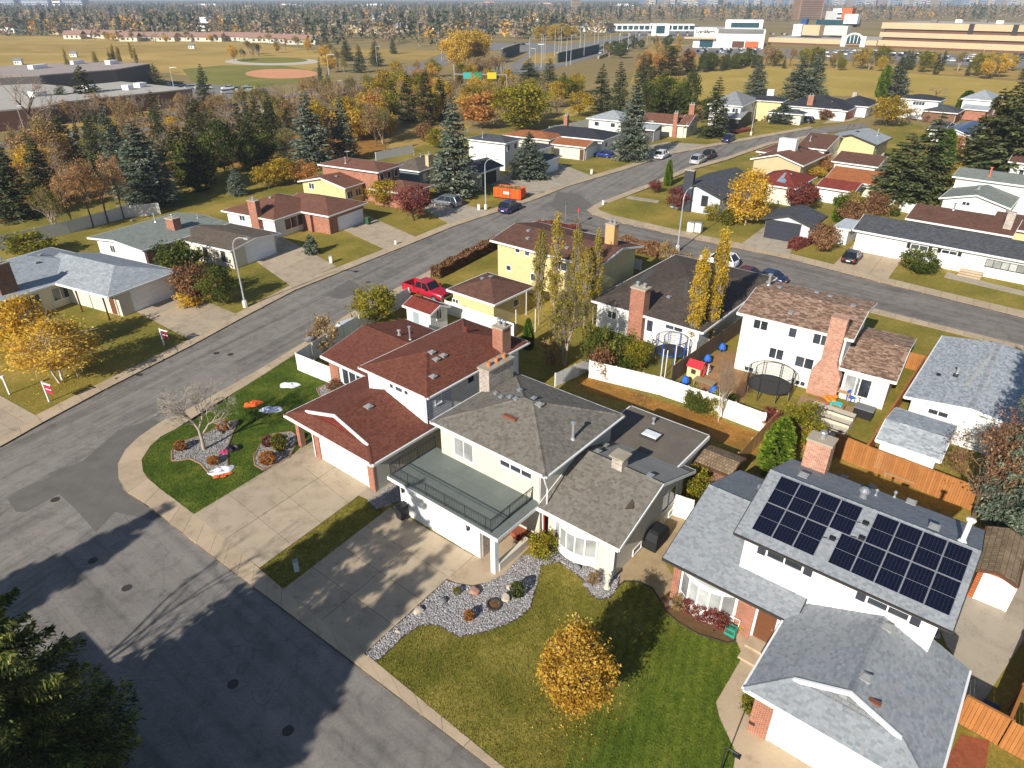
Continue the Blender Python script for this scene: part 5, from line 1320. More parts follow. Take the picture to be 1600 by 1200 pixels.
h, (m,) = house('white garage with a plain dark-brown roof below the tall cream house', -41,(1340,252), [([(1309,247),(1372,261)], 2.6, 'x', .25, white, R_dbrown, dict(grow=(0,0,0,6)))], 'garage', 'garage')
h, (m,) = house('outbuilding with a rust-brown roof half hidden behind the red-roofed shed', -41,(1340,275), [([(1295,275,2.6),(1372,290,2.6)], 2.6, 'x', .3, creamst, R_orange, dict(grow=(0,0,0,7)))], 'garage', 'garage')
h, (m,) = house('white outbuilding with a bright maroon roof beside the cypress', -41,(1310,300), [([(1275,291),(1338,299)], 2.4, 'x', .32, white, R_red, dict(grow=(0,0,0,5)))], 'garage', 'garage')
h.win(m, 'S', (1330,301),(1335,308),2); h.door(m, 'S', (1289,294),(1292,309))
h, (m, l) = house('white house with dark blue panelled roof in front of the far garages', -42,(1490,212), [([(1482,208,3.0),(1525,206,3.0),(1500,192,3.0)], 3.0, 'y', .3, plain('stucco_blue_white', L(214,222,232),.8), plain('blue_roof_panels', (.02,.035,.12,1),.3,.5)),([(1455,199),(1475,204),(1492,194)], 2.8, 'x', .2, white, R_slate)])
rowwin(h, m, 'S', 2,.8,1.4,2.6,1)
h, (u, l) = house('two-level white house with flat grey-green roofs at the right edge', TN, (1540,310), [([(1490,274,4.8),(1600,290,4.8)], 4.8, 'x', .16, white, R_green, dict(grow=(0,10,0,8))),([(1468,309,3.0),(1577,325,3.0),(1610,290,3.0)], 3.0, 'y', .26, white, R_green)])
h.win(l, 'S', (1504,314),(1516,319),2, minh=.6); h.pipe(1546,275,1.2,.14, plain('flue_brick', L(190,110,80),.8), secs=[u]); h.pipe(1529,296,.5,.2, secs=[l])
h, (m, l) = house('long brown-roofed house with a cream rear wall behind the slate-roofed bungalow', TN, (1500,345), [([(1416,340),(1540,362)], 2.9, 'x', .24, tanw, R_dbrown, dict(grow=(0,3,0,9))),([(1546,351,3.2),(1620,364,3.2)], 3.2, 'x', .24, cream, R_dbrown, dict(grow=(0,8,0,8)))])
MB().box(m['wx1'] - 1.0, m['wy0'] + 1,2.9, m['wx1'] - .1, m['wy0'] + 1.8,5.4).build('chimney', stonew, h.root); h.pipe(1490,328,.8,.1, secs=[m]); h.vent(1451,320, secs=[m])
h, (m,) = house('small white house with dark brown roof cut by the right edge under the pines', TN, (1590,262), [([(1578,250,3.4),(1625,258,3.4)], 3.4, 'x', .25, white, R_dbrown, dict(grow=(0,6,0,6)))])
rowwin(h, m, 'S', 1,.8,1.2,2.3,1,(.2,))
h, (m,) = house('white lattice-sided garden pavilion beside the slate-roofed bungalow', TN, (1318,360), [([(1305,352,2.2),(1328,359,2.2),(1345,345,2.2)], 2.2, 'flat', 0, white, plain('poly_roof', L(190,196,200),.4,.5), dict(ov=.15))], 'pavilion', 'garden pavilion')
# ================================================================ vegetation
bark = plain('bark', L(104,86,70),.95,.1, scale=6, amt=.3, fine=40)
barkl = plain('bark_pale', L(170,156,138),.9,.1, scale=6, amt=.25, fine=30)
barkw = plain('bark_birch', L(206,198,184),.85,.1, scale=5, amt=.25, fine=20)
twig = plain('twigs', L(150,132,114),.95,.1, scale=4, amt=.2)
twigr = plain('twigs_reddish', L(134,100,78),.95,.1, scale=4, amt=.25)
LM = {}
def lm(name, cols, **k):
 n = len(cols); LM[name] = leafmat('foliage_' + name, [(i / max(1, n - 1) * .9 + .05, L(*c)) for i, c in enumerate(cols)], **k)
lm('spruce', [(38,48,30),(64,74,44),(94,102,60),(124,126,78)], transl=.1, orand=.2)
lm('blue', [(52,64,52),(86,98,82),(118,126,106),(152,156,132)], transl=.1, orand=.15)
lm('pine', [(38,44,20),(66,70,30),(92,92,42),(122,114,56)], transl=.12, orand=.2)
lm('near', [(26,38,20),(54,68,32),(104,112,50),(168,162,82)], transl=.12, orand=0)
lm('gold', [(154,116,28),(198,156,46),(220,182,64),(234,206,112)], transl=.35, orand=.2)
lm('yellow', [(112,96,22),(166,140,36),(200,166,48),(216,186,76)], transl=.35, orand=.25)
lm('ygreen', [(70,78,18),(112,112,28),(150,140,38),(186,164,54)], transl=.35, orand=.25)
lm('green', [(40,54,18),(66,80,26),(96,104,38),(128,126,52)], transl=.3, orand=.25)
lm('cypress', [(54,76,16),(84,108,24),(110,132,34),(134,146,46)], transl=.2, orand=.2)
lm('orange', [(132,84,38),(176,116,54),(198,140,72),(210,166,104)], transl=.35, orand=.25)
lm('russet', [(96,68,48),(130,92,62),(156,114,78),(178,142,102)], transl=.3, orand=.3)
lm('maroon', [(84,40,40),(118,54,50),(142,74,64),(146,100,80)], transl=.3, orand=.2)
lm('fade', [(132,96,60),(172,124,74),(194,146,92),(200,164,116)], transl=.3, orand=.3)
lm('poplar', [(98,92,28),(142,130,40),(174,154,52),(200,168,70)], transl=.35, orand=.3)
lm('tan', [(120,98,66),(152,124,84),(176,146,98),(190,160,90)], transl=.3, orand=.35)
def unit(n):
 v = rng.normal(size=(n, 3)); return v / np.linalg.norm(v, axis=1)[:, None]
def rhombs(P, A, B):
 """one leaf-shaped quad per point: half axes A (long) and B (short)"""
 V = np.stack([P - A, P + B, P + A, P - B], 1).reshape(-1,3)
 return V, np.arange(len(V)).reshape(-1,4)
def tubes(segs, n=5):
 """segs (k,8): p0 p1 r0 r1"""
 S = np.asarray(segs, float); k = len(S)
 p0, p1, r0, r1 = S[:, 0:3], S[:, 3:6], S[:, 6], S[:, 7]
 d = p1 - p0; d /= np.maximum(np.linalg.norm(d, axis=1),1e-6)[:, None]
 up = np.where(np.abs(d[:, 2:3]) < .9, np.array([[0,0,1.]]), np.array([[1., 0,0]]))
 a = np.cross(d, up); a /= np.linalg.norm(a, axis=1)[:, None]; b = np.cross(d, a)
 an = np.arange(n) * 2 * np.pi / n
 ring = a[:, None] * np.cos(an)[None, :, None] + b[:, None] * np.sin(an)[None, :, None]
 V = np.concatenate([p0[:, None] + ring * r0[:, None, None], p1[:, None] + ring * r1[:, None, None]], 1)
 i = np.arange(n); f = np.stack([i, (i + 1) % n, (i + 1) % n + n, i + n], 1)
 F_ = (f[None] + (np.arange(k) * 2 * n)[:, None, None]).reshape(-1,4)
 return V.reshape(-1,3), F_
class Proto: pass
PR = {}
def proto(key, h, r, trunk, crown, tm, cmt):
 p = Proto(); p.h = h; p.r = r
 p.trunk = np_mesh('trunk', *trunk, tm) if trunk is not None else None
 p.crown = None
 if crown is not None: p.crown = np_mesh('crown', crown[0], crown[1], cmt, crown[2])
 PR.setdefault(key, []).append(p); return p
def spruce(key, mat, seed, h=14., r=3.4, nb=230, nq=26, full=.85, ql=.30, open_=0.0, top=.02, droop=.28, tr=.2, wr=.42, tw=False):
 global rng; rng = np.random.default_rng(seed)
 f = (np.arange(nb) + rng.random(nb)) / nb
 f = top + (1 - top) * f ** full                                     # 0 top .. 1 bottom
 f = np.minimum(1, np.round(f * 26) / 26 * .75 + f * .25)              # whorls
 z = h * (1 - f * .97)
 Ln = r * (f ** .78) * rng.uniform(.62,1.12, nb) + .12
 Ln *= np.where(f > .9,.8,1)
 az = rng.random(nb) * 6.283
 keep = rng.random(nb) > open_
 f, z, Ln, az = f[keep], z[keep], Ln[keep], az[keep]; nb = len(f)
 s = rng.random((nb, nq)) ** .65 * .97 + .03
 lat = rng.normal(size=(nb, nq)) * .17 * np.sin(np.clip(s, 0,1) * 2.6 + .25)
 sgn = np.sign(lat) * .8
 if tw:                                                           # needles ranked on side twigs: feathered sprays with gaps between
  nt_ = 13; sk = (rng.integers(0, nt_, (nb, nq)) + .5) / nt_; u = rng.random((nb, nq)) ** .8; sd = np.where(rng.random((nb, nq)) < .5,-1., 1.)
  tl = .40 * (1.05 - sk) * (.35 + .65 * np.minimum(1, sk * 3)) + .03; main = rng.random((nb, nq)) < .16
  s = np.where(main, rng.random((nb, nq)), sk + u * tl * .75); lat = np.where(main, rng.normal(size=(nb, nq)) * .012, sd * u * tl * .8 + rng.normal(size=(nb, nq)) * .012); sgn = np.where(main, 0, sd * 1.0)
 dx, dy = np.cos(az)[:, None], np.sin(az)[:, None]
 x = (s * dx - lat * dy) * Ln[:, None]; y = (s * dy + lat * dx) * Ln[:, None]
 zz = z[:, None] + Ln[:, None] * (-droop * s + .20 * s ** 3 - np.abs(lat) * .35) + rng.normal(size=(nb, nq)) * .05 * Ln[:, None]
 P = np.stack([x, y, np.maximum(zz, .15)], -1).reshape(-1,3)
 ax = np.stack([dx - sgn * dy, dy + sgn * dx, np.full_like(s, -.25) + rng.normal(size=s.shape) * .25], -1).reshape(-1,3)
 ax += rng.normal(size=ax.shape) * .3
 ax /= np.linalg.norm(ax, axis=1)[:, None]
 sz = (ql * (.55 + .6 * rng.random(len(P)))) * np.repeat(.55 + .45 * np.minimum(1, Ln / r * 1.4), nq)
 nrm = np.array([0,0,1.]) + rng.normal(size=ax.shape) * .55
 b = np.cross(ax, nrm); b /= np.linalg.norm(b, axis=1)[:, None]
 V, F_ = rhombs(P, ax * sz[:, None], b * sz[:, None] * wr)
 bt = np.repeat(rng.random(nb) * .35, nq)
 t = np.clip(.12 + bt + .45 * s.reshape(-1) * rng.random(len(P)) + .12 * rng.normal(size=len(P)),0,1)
 sg = [[0,0,0,0,0, h * .55, tr, tr * .55], [0,0, h * .55,0,0, h, tr * .55,.02]]
 for i in range(0, nb, 2): sg.append([0,0, z[i], Ln[i] * .8 * math.cos(az[i]), Ln[i] * .8 * math.sin(az[i]), z[i] - Ln[i] * .8 * droop + .05,.035 + .012 * Ln[i], .012])
 return proto(key, h, r, tubes(sg, 5),(V, F_, t), bark, mat)
def leafy(key, mat, seed, h=7., r=2.6, zb=1.2, nc=60, per=90, ls=.12, spread=.24, shape='round', bare=.0, tm=None, tr=.12, stems=1, flat=.5):
 """broad-leaved crown: leaf quads gathered in clumps on real limbs"""
 global rng; rng = np.random.default_rng(seed)
 u = unit(nc); rad = rng.uniform(.45,1.0, nc) ** .6
 hz = (h - zb) / 2; c = np.array([0,0, zb + hz])
 E = u * rad[:, None]
 if shape == 'vase': E[:, :2] *= (.45 + .6 * (E[:, 2:3] + 1) / 2 * 1.25)
 if shape == 'egg': E[:, :2] *= (1.05 - .45 * (E[:, 2:3] + 1) / 2)
 if shape == 'column': E[:, :2] *= (1 - .55 * np.maximum(0, E[:, 2:3]))
 if shape == 'dome': E[:, 2] = np.abs(E[:, 2]) * 1.9 - .9
 K = c + E * np.array([r, r, hz]) * .9
 K += rng.normal(size=K.shape) * .05 * r
 cr = rng.uniform(.7,1.3, nc) * spread * r
 n = nc * per
 idx = np.repeat(np.arange(nc), per)
 P = K[idx] + rng.normal(size=(n, 3)) * cr[idx][:, None] * .62 * np.array([1,1,.8 if shape != 'column' else 1.6])
 P[:, 2] = np.maximum(P[:, 2], .12)
 A = unit(n); N = unit(n) * (1 - flat) + np.array([0,0, flat]); B = np.cross(A, N); B /= np.maximum(1e-6, np.linalg.norm(B, axis=1))[:, None]
 sz = ls * rng.uniform(.6,1.35, n)
 V, F_ = rhombs(P, A * sz[:, None], B * sz[:, None] * .6)
 t = np.clip(rng.random(nc)[idx] * .5 + rng.random(n) * .5,0,1)
 if bare > 0:
  kp = rng.random(nc)[idx] > bare; kp |= rng.random(n) < .08
  Fk = F_[kp]; V = V[Fk.reshape(-1)]; F_ = np.arange(len(V)).reshape(-1,4); t = t[kp]
 sg = []
 for s_ in range(stems):
  a = s_ * 2.4; ox, oy = (0,0) if stems == 1 else (.25 * math.cos(a),.25 * math.sin(a))
  top = np.array([ox * 3, oy * 3, zb + hz * .9]); sg.append([ox, oy, 0, ox * 2, oy * 2, zb, tr, tr * .8]); sg.append([ox * 2, oy * 2, zb, *top, tr * .8, tr * .4])
 for i in range(nc):
  b0 = np.array([0,0, zb * .8 + (K[i, 2] - zb * .8) * rng.uniform(.1,.5)]); b0[:2] = K[i, :2] * .08
  m = b0 * .45 + K[i] * .55 + np.array([0,0,-.06 * r]) + rng.normal(size=3) * .04 * r
  sg.append([*b0, *m, tr * .4, tr * .22]); sg.append([*m, *K[i], tr * .22,.012])
  for q in range(3):
   e = K[i] + rng.normal(size=3) * cr[i] * .8; sg.append([*(m * .4 + K[i] * .6), *e, .016,.006])
 return proto(key, h, r, tubes(sg, 4),(V, F_, t), tm or bark, mat)
def bare(key, mat, seed, h=6., r=3., lev=5, kids=(3,4), zt=.25, rr=.11, tm=None, up=.35, leaves=None, nleaf=0, ls=.1, stems=1):
 """leafless tree: limbs forked level by level down to twigs"""
 global rng; rng = np.random.default_rng(seed); rnd = random.Random(seed)
 sg = [[], []]; tips = []
 def grow(p, d, ln, rad, l):
  q = p + d * ln; mid = p + d * ln * .5 + Vector((rnd.gauss(0,1), rnd.gauss(0,1),0)) * ln * .05
  k = 0 if l <= 1 else 1
  sg[k].append([*p, *mid, rad, rad * .85]); sg[k].append([*mid, *q, rad * .85, rad * .68])
  if l >= lev: tips.append(q); return
  for j in range(rnd.choice(kids) + (1 if l == 0 else 0)):
   st = q if j < 2 else p.lerp(q, rnd.uniform(.45,.95))
   a = rnd.uniform(0,6.283); sp = rnd.uniform(.45,.85)
   o = d.orthogonal().normalized(); o = Matrix.Rotation(a, 3, d) @ o
   nd = (d * math.cos(sp) + o * math.sin(sp) + Vector((0,0, up * .3))).normalized()
   grow(st, nd, ln * rnd.uniform(.58,.82), max(.006, rad * rnd.uniform(.5,.66)), l + 1)
 for s_ in range(stems):
  a = s_ * 6.283 / stems; d0 = Vector((math.cos(a) * (.25 if stems > 1 else 0), math.sin(a) * (.25 if stems > 1 else 0),1)).normalized()
  grow(Vector((0,0,0)), d0, h * zt, rr, 0)
 V1, F1 = tubes(sg[0], 6); V2, F2 = tubes(sg[1], 3)
 a1 = np.concatenate([V1, V2]) if len(V2) else V1
 mx = np.abs(a1[:, :2]).max(); mz = a1[:, 2].max(); sc_ = np.array([r / mx, r / mx, h / mz])
 cr = None
 me1 = (V1 * sc_, F1)
 p = Proto(); p.h = h; p.r = r; p.trunk = np_mesh('trunk', *me1, tm or bark)
 if leaves is not None:
  T = np.array(tips) * sc_; idx = rng.integers(0, len(T), nleaf)
  P = T[idx] + rng.normal(size=(nleaf, 3)) * r * .06; A = unit(nleaf); B = np.cross(A, unit(nleaf)); B /= np.linalg.norm(B, axis=1)[:, None]; sz = ls * rng.uniform(.6,1.3, nleaf)
  VL, FL = rhombs(P, A * sz[:, None], B * sz[:, None] * .6)
  V = np.concatenate([V2 * sc_, VL]); F_ = np.concatenate([F2, FL + len(V2)])
  p.crown = np_mesh('crown', V, F_, [mat, leaves], np.concatenate([np.full(len(F2),.5), rng.random(nleaf)]), np.concatenate([np.zeros(len(F2)), np.ones(nleaf)]))
 else: p.crown = np_mesh('crown', V2 * sc_, F2, mat)
 PR.setdefault(key, []).append(p); return p
def cone_shrub(key, mat, seed, h=4., r=.8, n=5000, ls=.1, prof='cypress', core=True):
 """clipped or naturally dense evergreen: sprays over a shaped surface"""
 global rng; rng = np.random.default_rng(seed)
 z = rng.random(n); a = rng.random(n) * 6.283
 if prof == 'cypress': R_ = np.where(z < .12,.7 + z * 2.2, np.sqrt(np.maximum(0,1 - ((z - .12) / .88) ** 1.8)))
 elif prof == 'ball': z = .5 - .5 * np.cos(z * 3.1416); R_ = np.sqrt(np.maximum(0,1 - (2 * z - 1) ** 2))
 else: R_ = 1 - z
 lump = 1 + .10 * np.sin(a * 5 + z * 9 + seed) + .08 * np.sin(a * 9 - z * 17)
 rr = R_ * r * lump * np.clip(1 - np.abs(rng.normal(size=n)) * .12,.5,1.08)
 P = np.stack([rr * np.cos(a), rr * np.sin(a), z * h + .03], 1)
 out = np.stack([np.cos(a), np.sin(a), np.full(n, .7)], 1) + rng.normal(size=(n, 3)) * .5; out /= np.linalg.norm(out, axis=1)[:, None]
 B = np.cross(out, unit(n)); B /= np.linalg.norm(B, axis=1)[:, None]; sz = ls * rng.uniform(.6,1.4, n)
 V, F_ = rhombs(P, out * sz[:, None], B * sz[:, None] * .6)
 t = np.clip(.35 + .2 * np.sin(a * 5 + z * 9 + seed) + .3 * rng.normal(size=n),0,1)
 return proto(key, h, r, tubes([[0,0,0,0,0, h * .8,.06,.03]], 5),(V, F_, t), bark, mat)
def hedge_mesh(mat, ln, w_, h, seed, ls=.1, dens=420):
 rg = np.random.default_rng(seed); n = int(ln * (w_ + 2 * h) * dens)
 P = np.stack([rg.random(n) * ln, rg.uniform(-.5,.5, n) * w_, rg.random(n) ** .7 * h], 1)
 P[:, 1] += np.sin(P[:, 0] * 2.1 + seed) * .08; P[:, 2] *= 1 + .1 * np.sin(P[:, 0] * 1.7 + seed)
 k = rg.random(n) < .6; P[k, 1] = np.sign(P[k, 1]) * w_ / 2 * rg.uniform(.8,1.1, k.sum())
 A = rg.normal(size=(n, 3)); A[:, 2] += .6; A /= np.linalg.norm(A, axis=1)[:, None]; B = np.cross(A, rg.normal(size=(n, 3))); B /= np.linalg.norm(B, axis=1)[:, None]; sz = ls * rg.uniform(.6,1.3, n)
 V, F_ = rhombs(P, A * sz[:, None], B * sz[:, None] * .6)
 return np_mesh('leaves', V, F_, mat, rg.random(n))
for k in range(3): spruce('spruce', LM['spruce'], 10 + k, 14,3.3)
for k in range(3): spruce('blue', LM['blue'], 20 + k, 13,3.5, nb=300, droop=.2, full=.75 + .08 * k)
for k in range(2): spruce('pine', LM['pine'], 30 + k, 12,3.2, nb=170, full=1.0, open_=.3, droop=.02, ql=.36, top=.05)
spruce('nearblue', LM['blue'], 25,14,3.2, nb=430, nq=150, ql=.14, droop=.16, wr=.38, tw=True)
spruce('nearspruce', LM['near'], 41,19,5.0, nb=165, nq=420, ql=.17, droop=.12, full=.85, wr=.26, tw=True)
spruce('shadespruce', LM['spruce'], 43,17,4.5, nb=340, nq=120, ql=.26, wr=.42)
spruce('smallblue', LM['blue'], 27,3,1.1, nb=120, nq=22, ql=.16, droop=.1, tr=.07)
for k in range(2): leafy('round_gold', LM['gold'], 50 + k, 8,3.0,1.4,55,70,.16)
for k in range(3): leafy('round_yellow', LM['yellow'], 55 + k, 9,3.6,1.2,60,60,.2, bare=.12)
for k in range(3): leafy('round_ygreen', LM['ygreen'], 60 + k, 9,3.8,1.0,70,70,.2)
for k in range(2): leafy('round_green', LM['green'], 65 + k, 8,3.4,.8,60,70,.19)
for k in range(2): leafy('round_orange', LM['orange'], 70 + k, 8,3.4,1.3,60,60,.19, bare=.1)
leafy('round_maroon', LM['maroon'], 75,5,2.2,.8,45,70,.14, bare=.2)
for k in range(2): leafy('shrub', LM['ygreen'], 80 + k, 3,1.6,.3,40,70,.11, stems=3, tr=.04)
for k in range(2): leafy('shrub_green', LM['green'], 84 + k, 3,1.7,.3,40,80,.11, stems=3, tr=.04)
leafy('shrub_gold', LM['gold'], 88,2.2,1.3,.2,32,60,.1, stems=3, tr=.035)
leafy('shrub_russet', LM['russet'], 89,2.4,1.5,.2,36,60,.1, stems=3, tr=.035)
leafy('shrub_tan', LM['tan'], 90,2.6,1.5,.2,34,50,.1, bare=.3, stems=4, tr=.03)
leafy('shrub_maroon', LM['maroon'], 91,1.2,.8,.1,30,60,.06, stems=3, tr=.02)
lm('front', [(132,96,26),(172,130,40),(194,154,58),(208,178,100)], transl=.2, orand=0)
leafy('front_yellow', LM['front'], 95,5.7,1.75,1.0,130,150,.06,.165, 'egg', tr=.07)
leafy('birch_gold', LM['gold'], 96,8.6,3.1,1.6,120,90,.1,.2, 'egg', bare=.12, tm=barkw, tr=.09, stems=2)
leafy('poplar_gold', LM['yellow'], 106,15,1.15,1.2,110,60,.13,.3, 'column', tm=barkl, tr=.13, flat=.3)
for k in range(3): leafy('poplar', LM['poplar'], 100 + k, 15,1.15,1.5,90,52,.12,.3, 'column', bare=.2, tm=barkl, tr=.13, flat=.3)
leafy('weeping_orange', LM['gold'], 104,8,3.4,.8,80,70,.16,.22, 'egg', tm=barkl, tr=.12)
for k in range(2): bare('bare', twig, 110 + k, 8,3.6,5,(3,3),.22,.16)
for k in range(2): bare('bare_tan', twigr, 113 + k, 8,3.4,5,(3,3),.2,.14, leaves=LM['tan'], nleaf=1800, ls=.14)
for k in range(2): bare('bare_orange', twig, 116 + k, 8,3.6,6,(3,3),.2,.14, leaves=LM['fade'], nleaf=1900, ls=.11)
bare('lawn_bare', plain('twigs_silver', L(176,166,152),.9,.1, amt=.15),121,4.4,2.9,6,(3,3,4),.2,.085, barkl, .25)
bare('birch_bare', twig, 122,6.5,1.9,5,(3,3),.2,.05, barkw, .8, stems=4)
bare('russet_bare', twigr, 123,8,3.4,6,(3,3),.2,.12, bark, .5, leaves=LM['russet'], nleaf=4200, ls=.085, stems=3)
bare('mixed_bare', twig, 124,8.5,2.8,6,(3,3),.2,.14, barkl, .8, leaves=LM['ygreen'], nleaf=2400, ls=.11, stems=3)
cone_shrub('cypress', LM['cypress'], 130,4.6,.95,9000,.1)
cone_shrub('cypress', LM['cypress'], 131,4.6,.8,5000,.12)
cone_shrub('clipped_ball', LM['ygreen'], 133,1.0,.6,1800,.06, 'ball')
cone_shrub('rust_ball', LM['orange'], 134,.8,.5,1500,.06, 'ball')
cone_shrub('maroon_ball', LM['maroon'], 135,.8,.55,1500,.06, 'ball')
cone_shrub('green_ball', LM['green'], 136,1.2,.7,1800,.07, 'ball')
_cnt = {}
def KIND(kd, nm):
 if nm != 'deciduous_tree': return nm
 return 'pine_tree' if kd == 'pine' else 'spruce_tree' if kd == 'spruce' else 'poplar_tree' if kd[:6] == 'poplar' else 'birch_tree' if 'birch' in kd else 'leafless_tree' if kd in ('bare', 'bare_tan', 'mixed_bare', 'lawn_bare') else 'autumn_tree' if kd != 'round_green' else 'leafy_tree'
def tree(kind, bx, by, ty, wpx=None, label=None, name='tree', cat='tree', group=None, x=None, y=None, h=None, r=None, z=.08, rz=None):
 """place a tree: foot pixel, top row and width in pixels (or metres)"""
 name = KIND(kind, name); ps = PR[kind]; k = _cnt.get(kind, 0); _cnt[kind] = k + 1; p = ps[k % len(ps)]
 if x is None: x, y = at(bx, by, z)
 if h is None: h = hgt(bx, by, ty) * (1.1 if kind[:6] == 'poplar' else 1)
 if wpx and kind in ('spruce', 'blue'): wpx *= 1.18
 if r is None: r = (wpx / 2 * math.hypot(math.hypot(x, y), CAMH - h / 2) / FPX) if wpx else p.r * h / p.h
 o = empty(name, (x, y, z), random.uniform(0,6.28) if rz is None else rz, label, cat, group, (r / p.r, r / p.r, h / p.h))
 if p.trunk is not None: inst('trunk', p.trunk, o)
 if p.crown is not None: inst('crown', p.crown, o)
 return o
SP, DT = 'spruce_tree', 'deciduous_tree'
G1 = 'tall spruces in the park strip behind the left houses'
T = tree
T('blue', 492,262,140,68, 'left one of two tall spruces standing together behind the brown bungalow', SP)
T('blue', 540,252,146,46, 'narrower blue spruce, right of the pair behind the brown split-level house', SP)
T('blue', 712,307,152,78, 'largest blue spruce, beside the driveway with the silver car', SP)
T('blue', 826,279,204,60, 'rounded blue spruce beside the orange bin and pale garage door', SP)
T('blue', 985,252,124,58, 'tall blue spruce at the kerb by the blue car', SP)
T('spruce', 1113,215,118,46, 'dark green spruce in front of the white lean-to house', SP)
T('blue', 1180,148,92,36, 'blue spruce at the field edge behind the yellow two-storey house', SP)
T('blue', 1243,158,82,46, 'left one of two blue spruces rising before the golden field', SP)
T('blue', 1268,156,78,34, 'right one of two blue spruces rising before the golden field', SP)
T('blue', 1396,152,88,38, 'lone spruce between the golden tree and the black roof', SP)
T('blue', 1223,192,160,50, 'low broad blue spruce hiding the black garage by the road bend', SP)
T('spruce', 1434,312,172,78, 'tallest of the dark spruces above the brown long roof', SP)
T('spruce', 1396,322,205,80, 'broad dark spruce left of the tallest one, beside the cypress', SP)
T('spruce', 1575,272,98,100, 'huge dark spruce against the right edge above the brown roof', SP)
T('pine', 1532,262,135,70, 'bushy dark pine left of the huge spruce at the right edge', SP)
T('pine', 1556,250,120,60, 'second bushy pine behind the huge spruce at the right edge', SP)
T('nearblue', 1584,822,0, None, 'large silvery blue spruce at the right edge behind the plank-roofed shed', SP, h=17, r=3.2)
for (bx, by, ty, wp, lb) in [(237,322,186,88, 'biggest blue-green spruce, behind the low grey-green roof'),(192,288,158,46, 'slim spruce just left of the biggest blue-green spruce'),(162,278,168,40, 'narrow spruce between two others left of the biggest spruce'),
 (108,250,168,36, 'slender spruce in the park strip under the bare elm'),(75,316,204,44, 'dark slim spruce left of the orange-leaved row'),(28,342,212,62, 'wide dark spruce near the left edge above the fence'),(4,335,206,54, 'spruce cut by the left edge of the view'),
 (325,168,98,26, 'small spruce alone at the edge of the school car park'),(246,135,98,22, 'spruce at the right corner of the school'),(104,175,130,32, 'spruce in front of the grey school roof'),(372,305,258,30, 'young blue spruce in the yard behind the brown roof')]:
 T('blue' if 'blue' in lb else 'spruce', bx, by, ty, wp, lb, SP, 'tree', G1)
T('pine', 142,172,100,46, 'dense pine before the school wall, red shrub at its foot', 'pine_tree')
for (bx, by, ty, wp, lb) in [(312,300,192,56, 'feathery green pine right of the biggest blue-green spruce'),(284,290,200,40, 'smaller pine between the big spruce and feathery pine'),(408,232,152,46, 'left dark pine of the group on the leaf-strewn bank'),(432,234,160,40, 'right dark pine of the group on the leaf-strewn bank'),(378,222,158,36, 'thin dark pine beside the bare tree on the bank'),
 (640,192,114,42, 'left of three dense pines rising from the yellow scrub'),(668,196,108,44, 'middle of three dense pines rising from the yellow scrub'),(690,188,118,36, 'right of three dense pines rising from the yellow scrub'),(614,178,122,30, 'short pine on the left flank of the dense pines')]:
 T('pine', bx, by, ty, wp, lb, 'pine_tree', 'tree', 'pines on the bank and in the scrub')
T('spruce', 505,152,87,12, 'thin spire-like spruce beside the tall lamp pole', SP); T('spruce', 517,160,110,18, 'short spruce next to the spire-like spruce', SP)
for (bx, by, ty, wp) in [(543,94,58),(563,112,67),(588,102,60),(615,84,58),(576,108,72),(602,96,66)] if False else []: pass
for (bx, by, ty, wp, lb) in [(543,95,59,22, 'leftmost of the spruces in the row beyond the ball field'),(563,113,67,20, 'lower left spruce in the row beyond the ball field'),(588,103,59,22, 'broad spruce in the middle of the row beyond the ball field'),(615,84,57,12, 'slim spruce right of the row beyond the ball field'),(508,78,54,12, 'spruce by the golden poplar row beyond the ball field')]:
 T('spruce', bx, by, ty, wp, lb, SP, 'tree', 'spruces beyond the ball field')
for (bx, by, ty, wp, lb) in [(826,134,90,44, 'wide dark spruce left of the freeway bridge'),(858,148,90,34, 'spruce behind the bright yellow-green maple'),(880,152,112,30, 'low spruce right of the yellow-green maple'),(938,172,98,36, 'left of two tall spruces at the field corner'),(966,176,94,34, 'right of two tall spruces at the field corner'),(1002,138,80,26, 'spruce beside the freeway lamp poles'),(1012,132,82,22, 'slim spruce left of the pine clump'),
 (1048,118,70,40, 'big pine in the clump below the white store'),(1072,112,74,32, 'pine at the right of the clump below the white store'),(1030,140,88,34, 'front pine in the clump below the white store'),(1018,150,100,22, 'thin dark spruce at the foot of the pine clump')]:
 T('pine' if 'pine ' in lb else 'spruce', bx, by, ty, wp, lb, SP, 'tree', 'conifers along the freeway')
T('round_ygreen', 812,206,128,88, 'large bright yellow-green maple beside the orange tree', DT)
T('round_orange', 752,200,144,76, 'large orange tree left of the yellow-green maple', DT)
T('round_ygreen', 1036,172,119,62, 'round yellow-green tree below the pine clump', DT); T('round_green', 1074,178,110,32, 'upright green tree at the left end of the golden field', DT)
T('round_green', 1012,184,138,30, 'dark green tree behind the cream cross-gabled house', DT); T('round_yellow', 905,182,140,38, 'half-bare yellow tree by the grey-roofed house', DT)
T('round_yellow', 1385,198,148,48, 'round golden-yellow tree among the black roofs by the bend', DT); T('cypress', 1377,152,103,17, 'slim yellow-green poplar beside the lone spruce', 'poplar_tree')
T('cypress', 1506,174,142,20, 'conical green cypress beside the pale grey-roofed house', 'cypress_tree')
T('round_orange', 1282,268,240,44, 'orange tree behind the wide tan gable', DT); T('round_gold', 1268,278,258,34, 'golden bush below the orange tree by the tan gable', 'shrub', 'shrub')
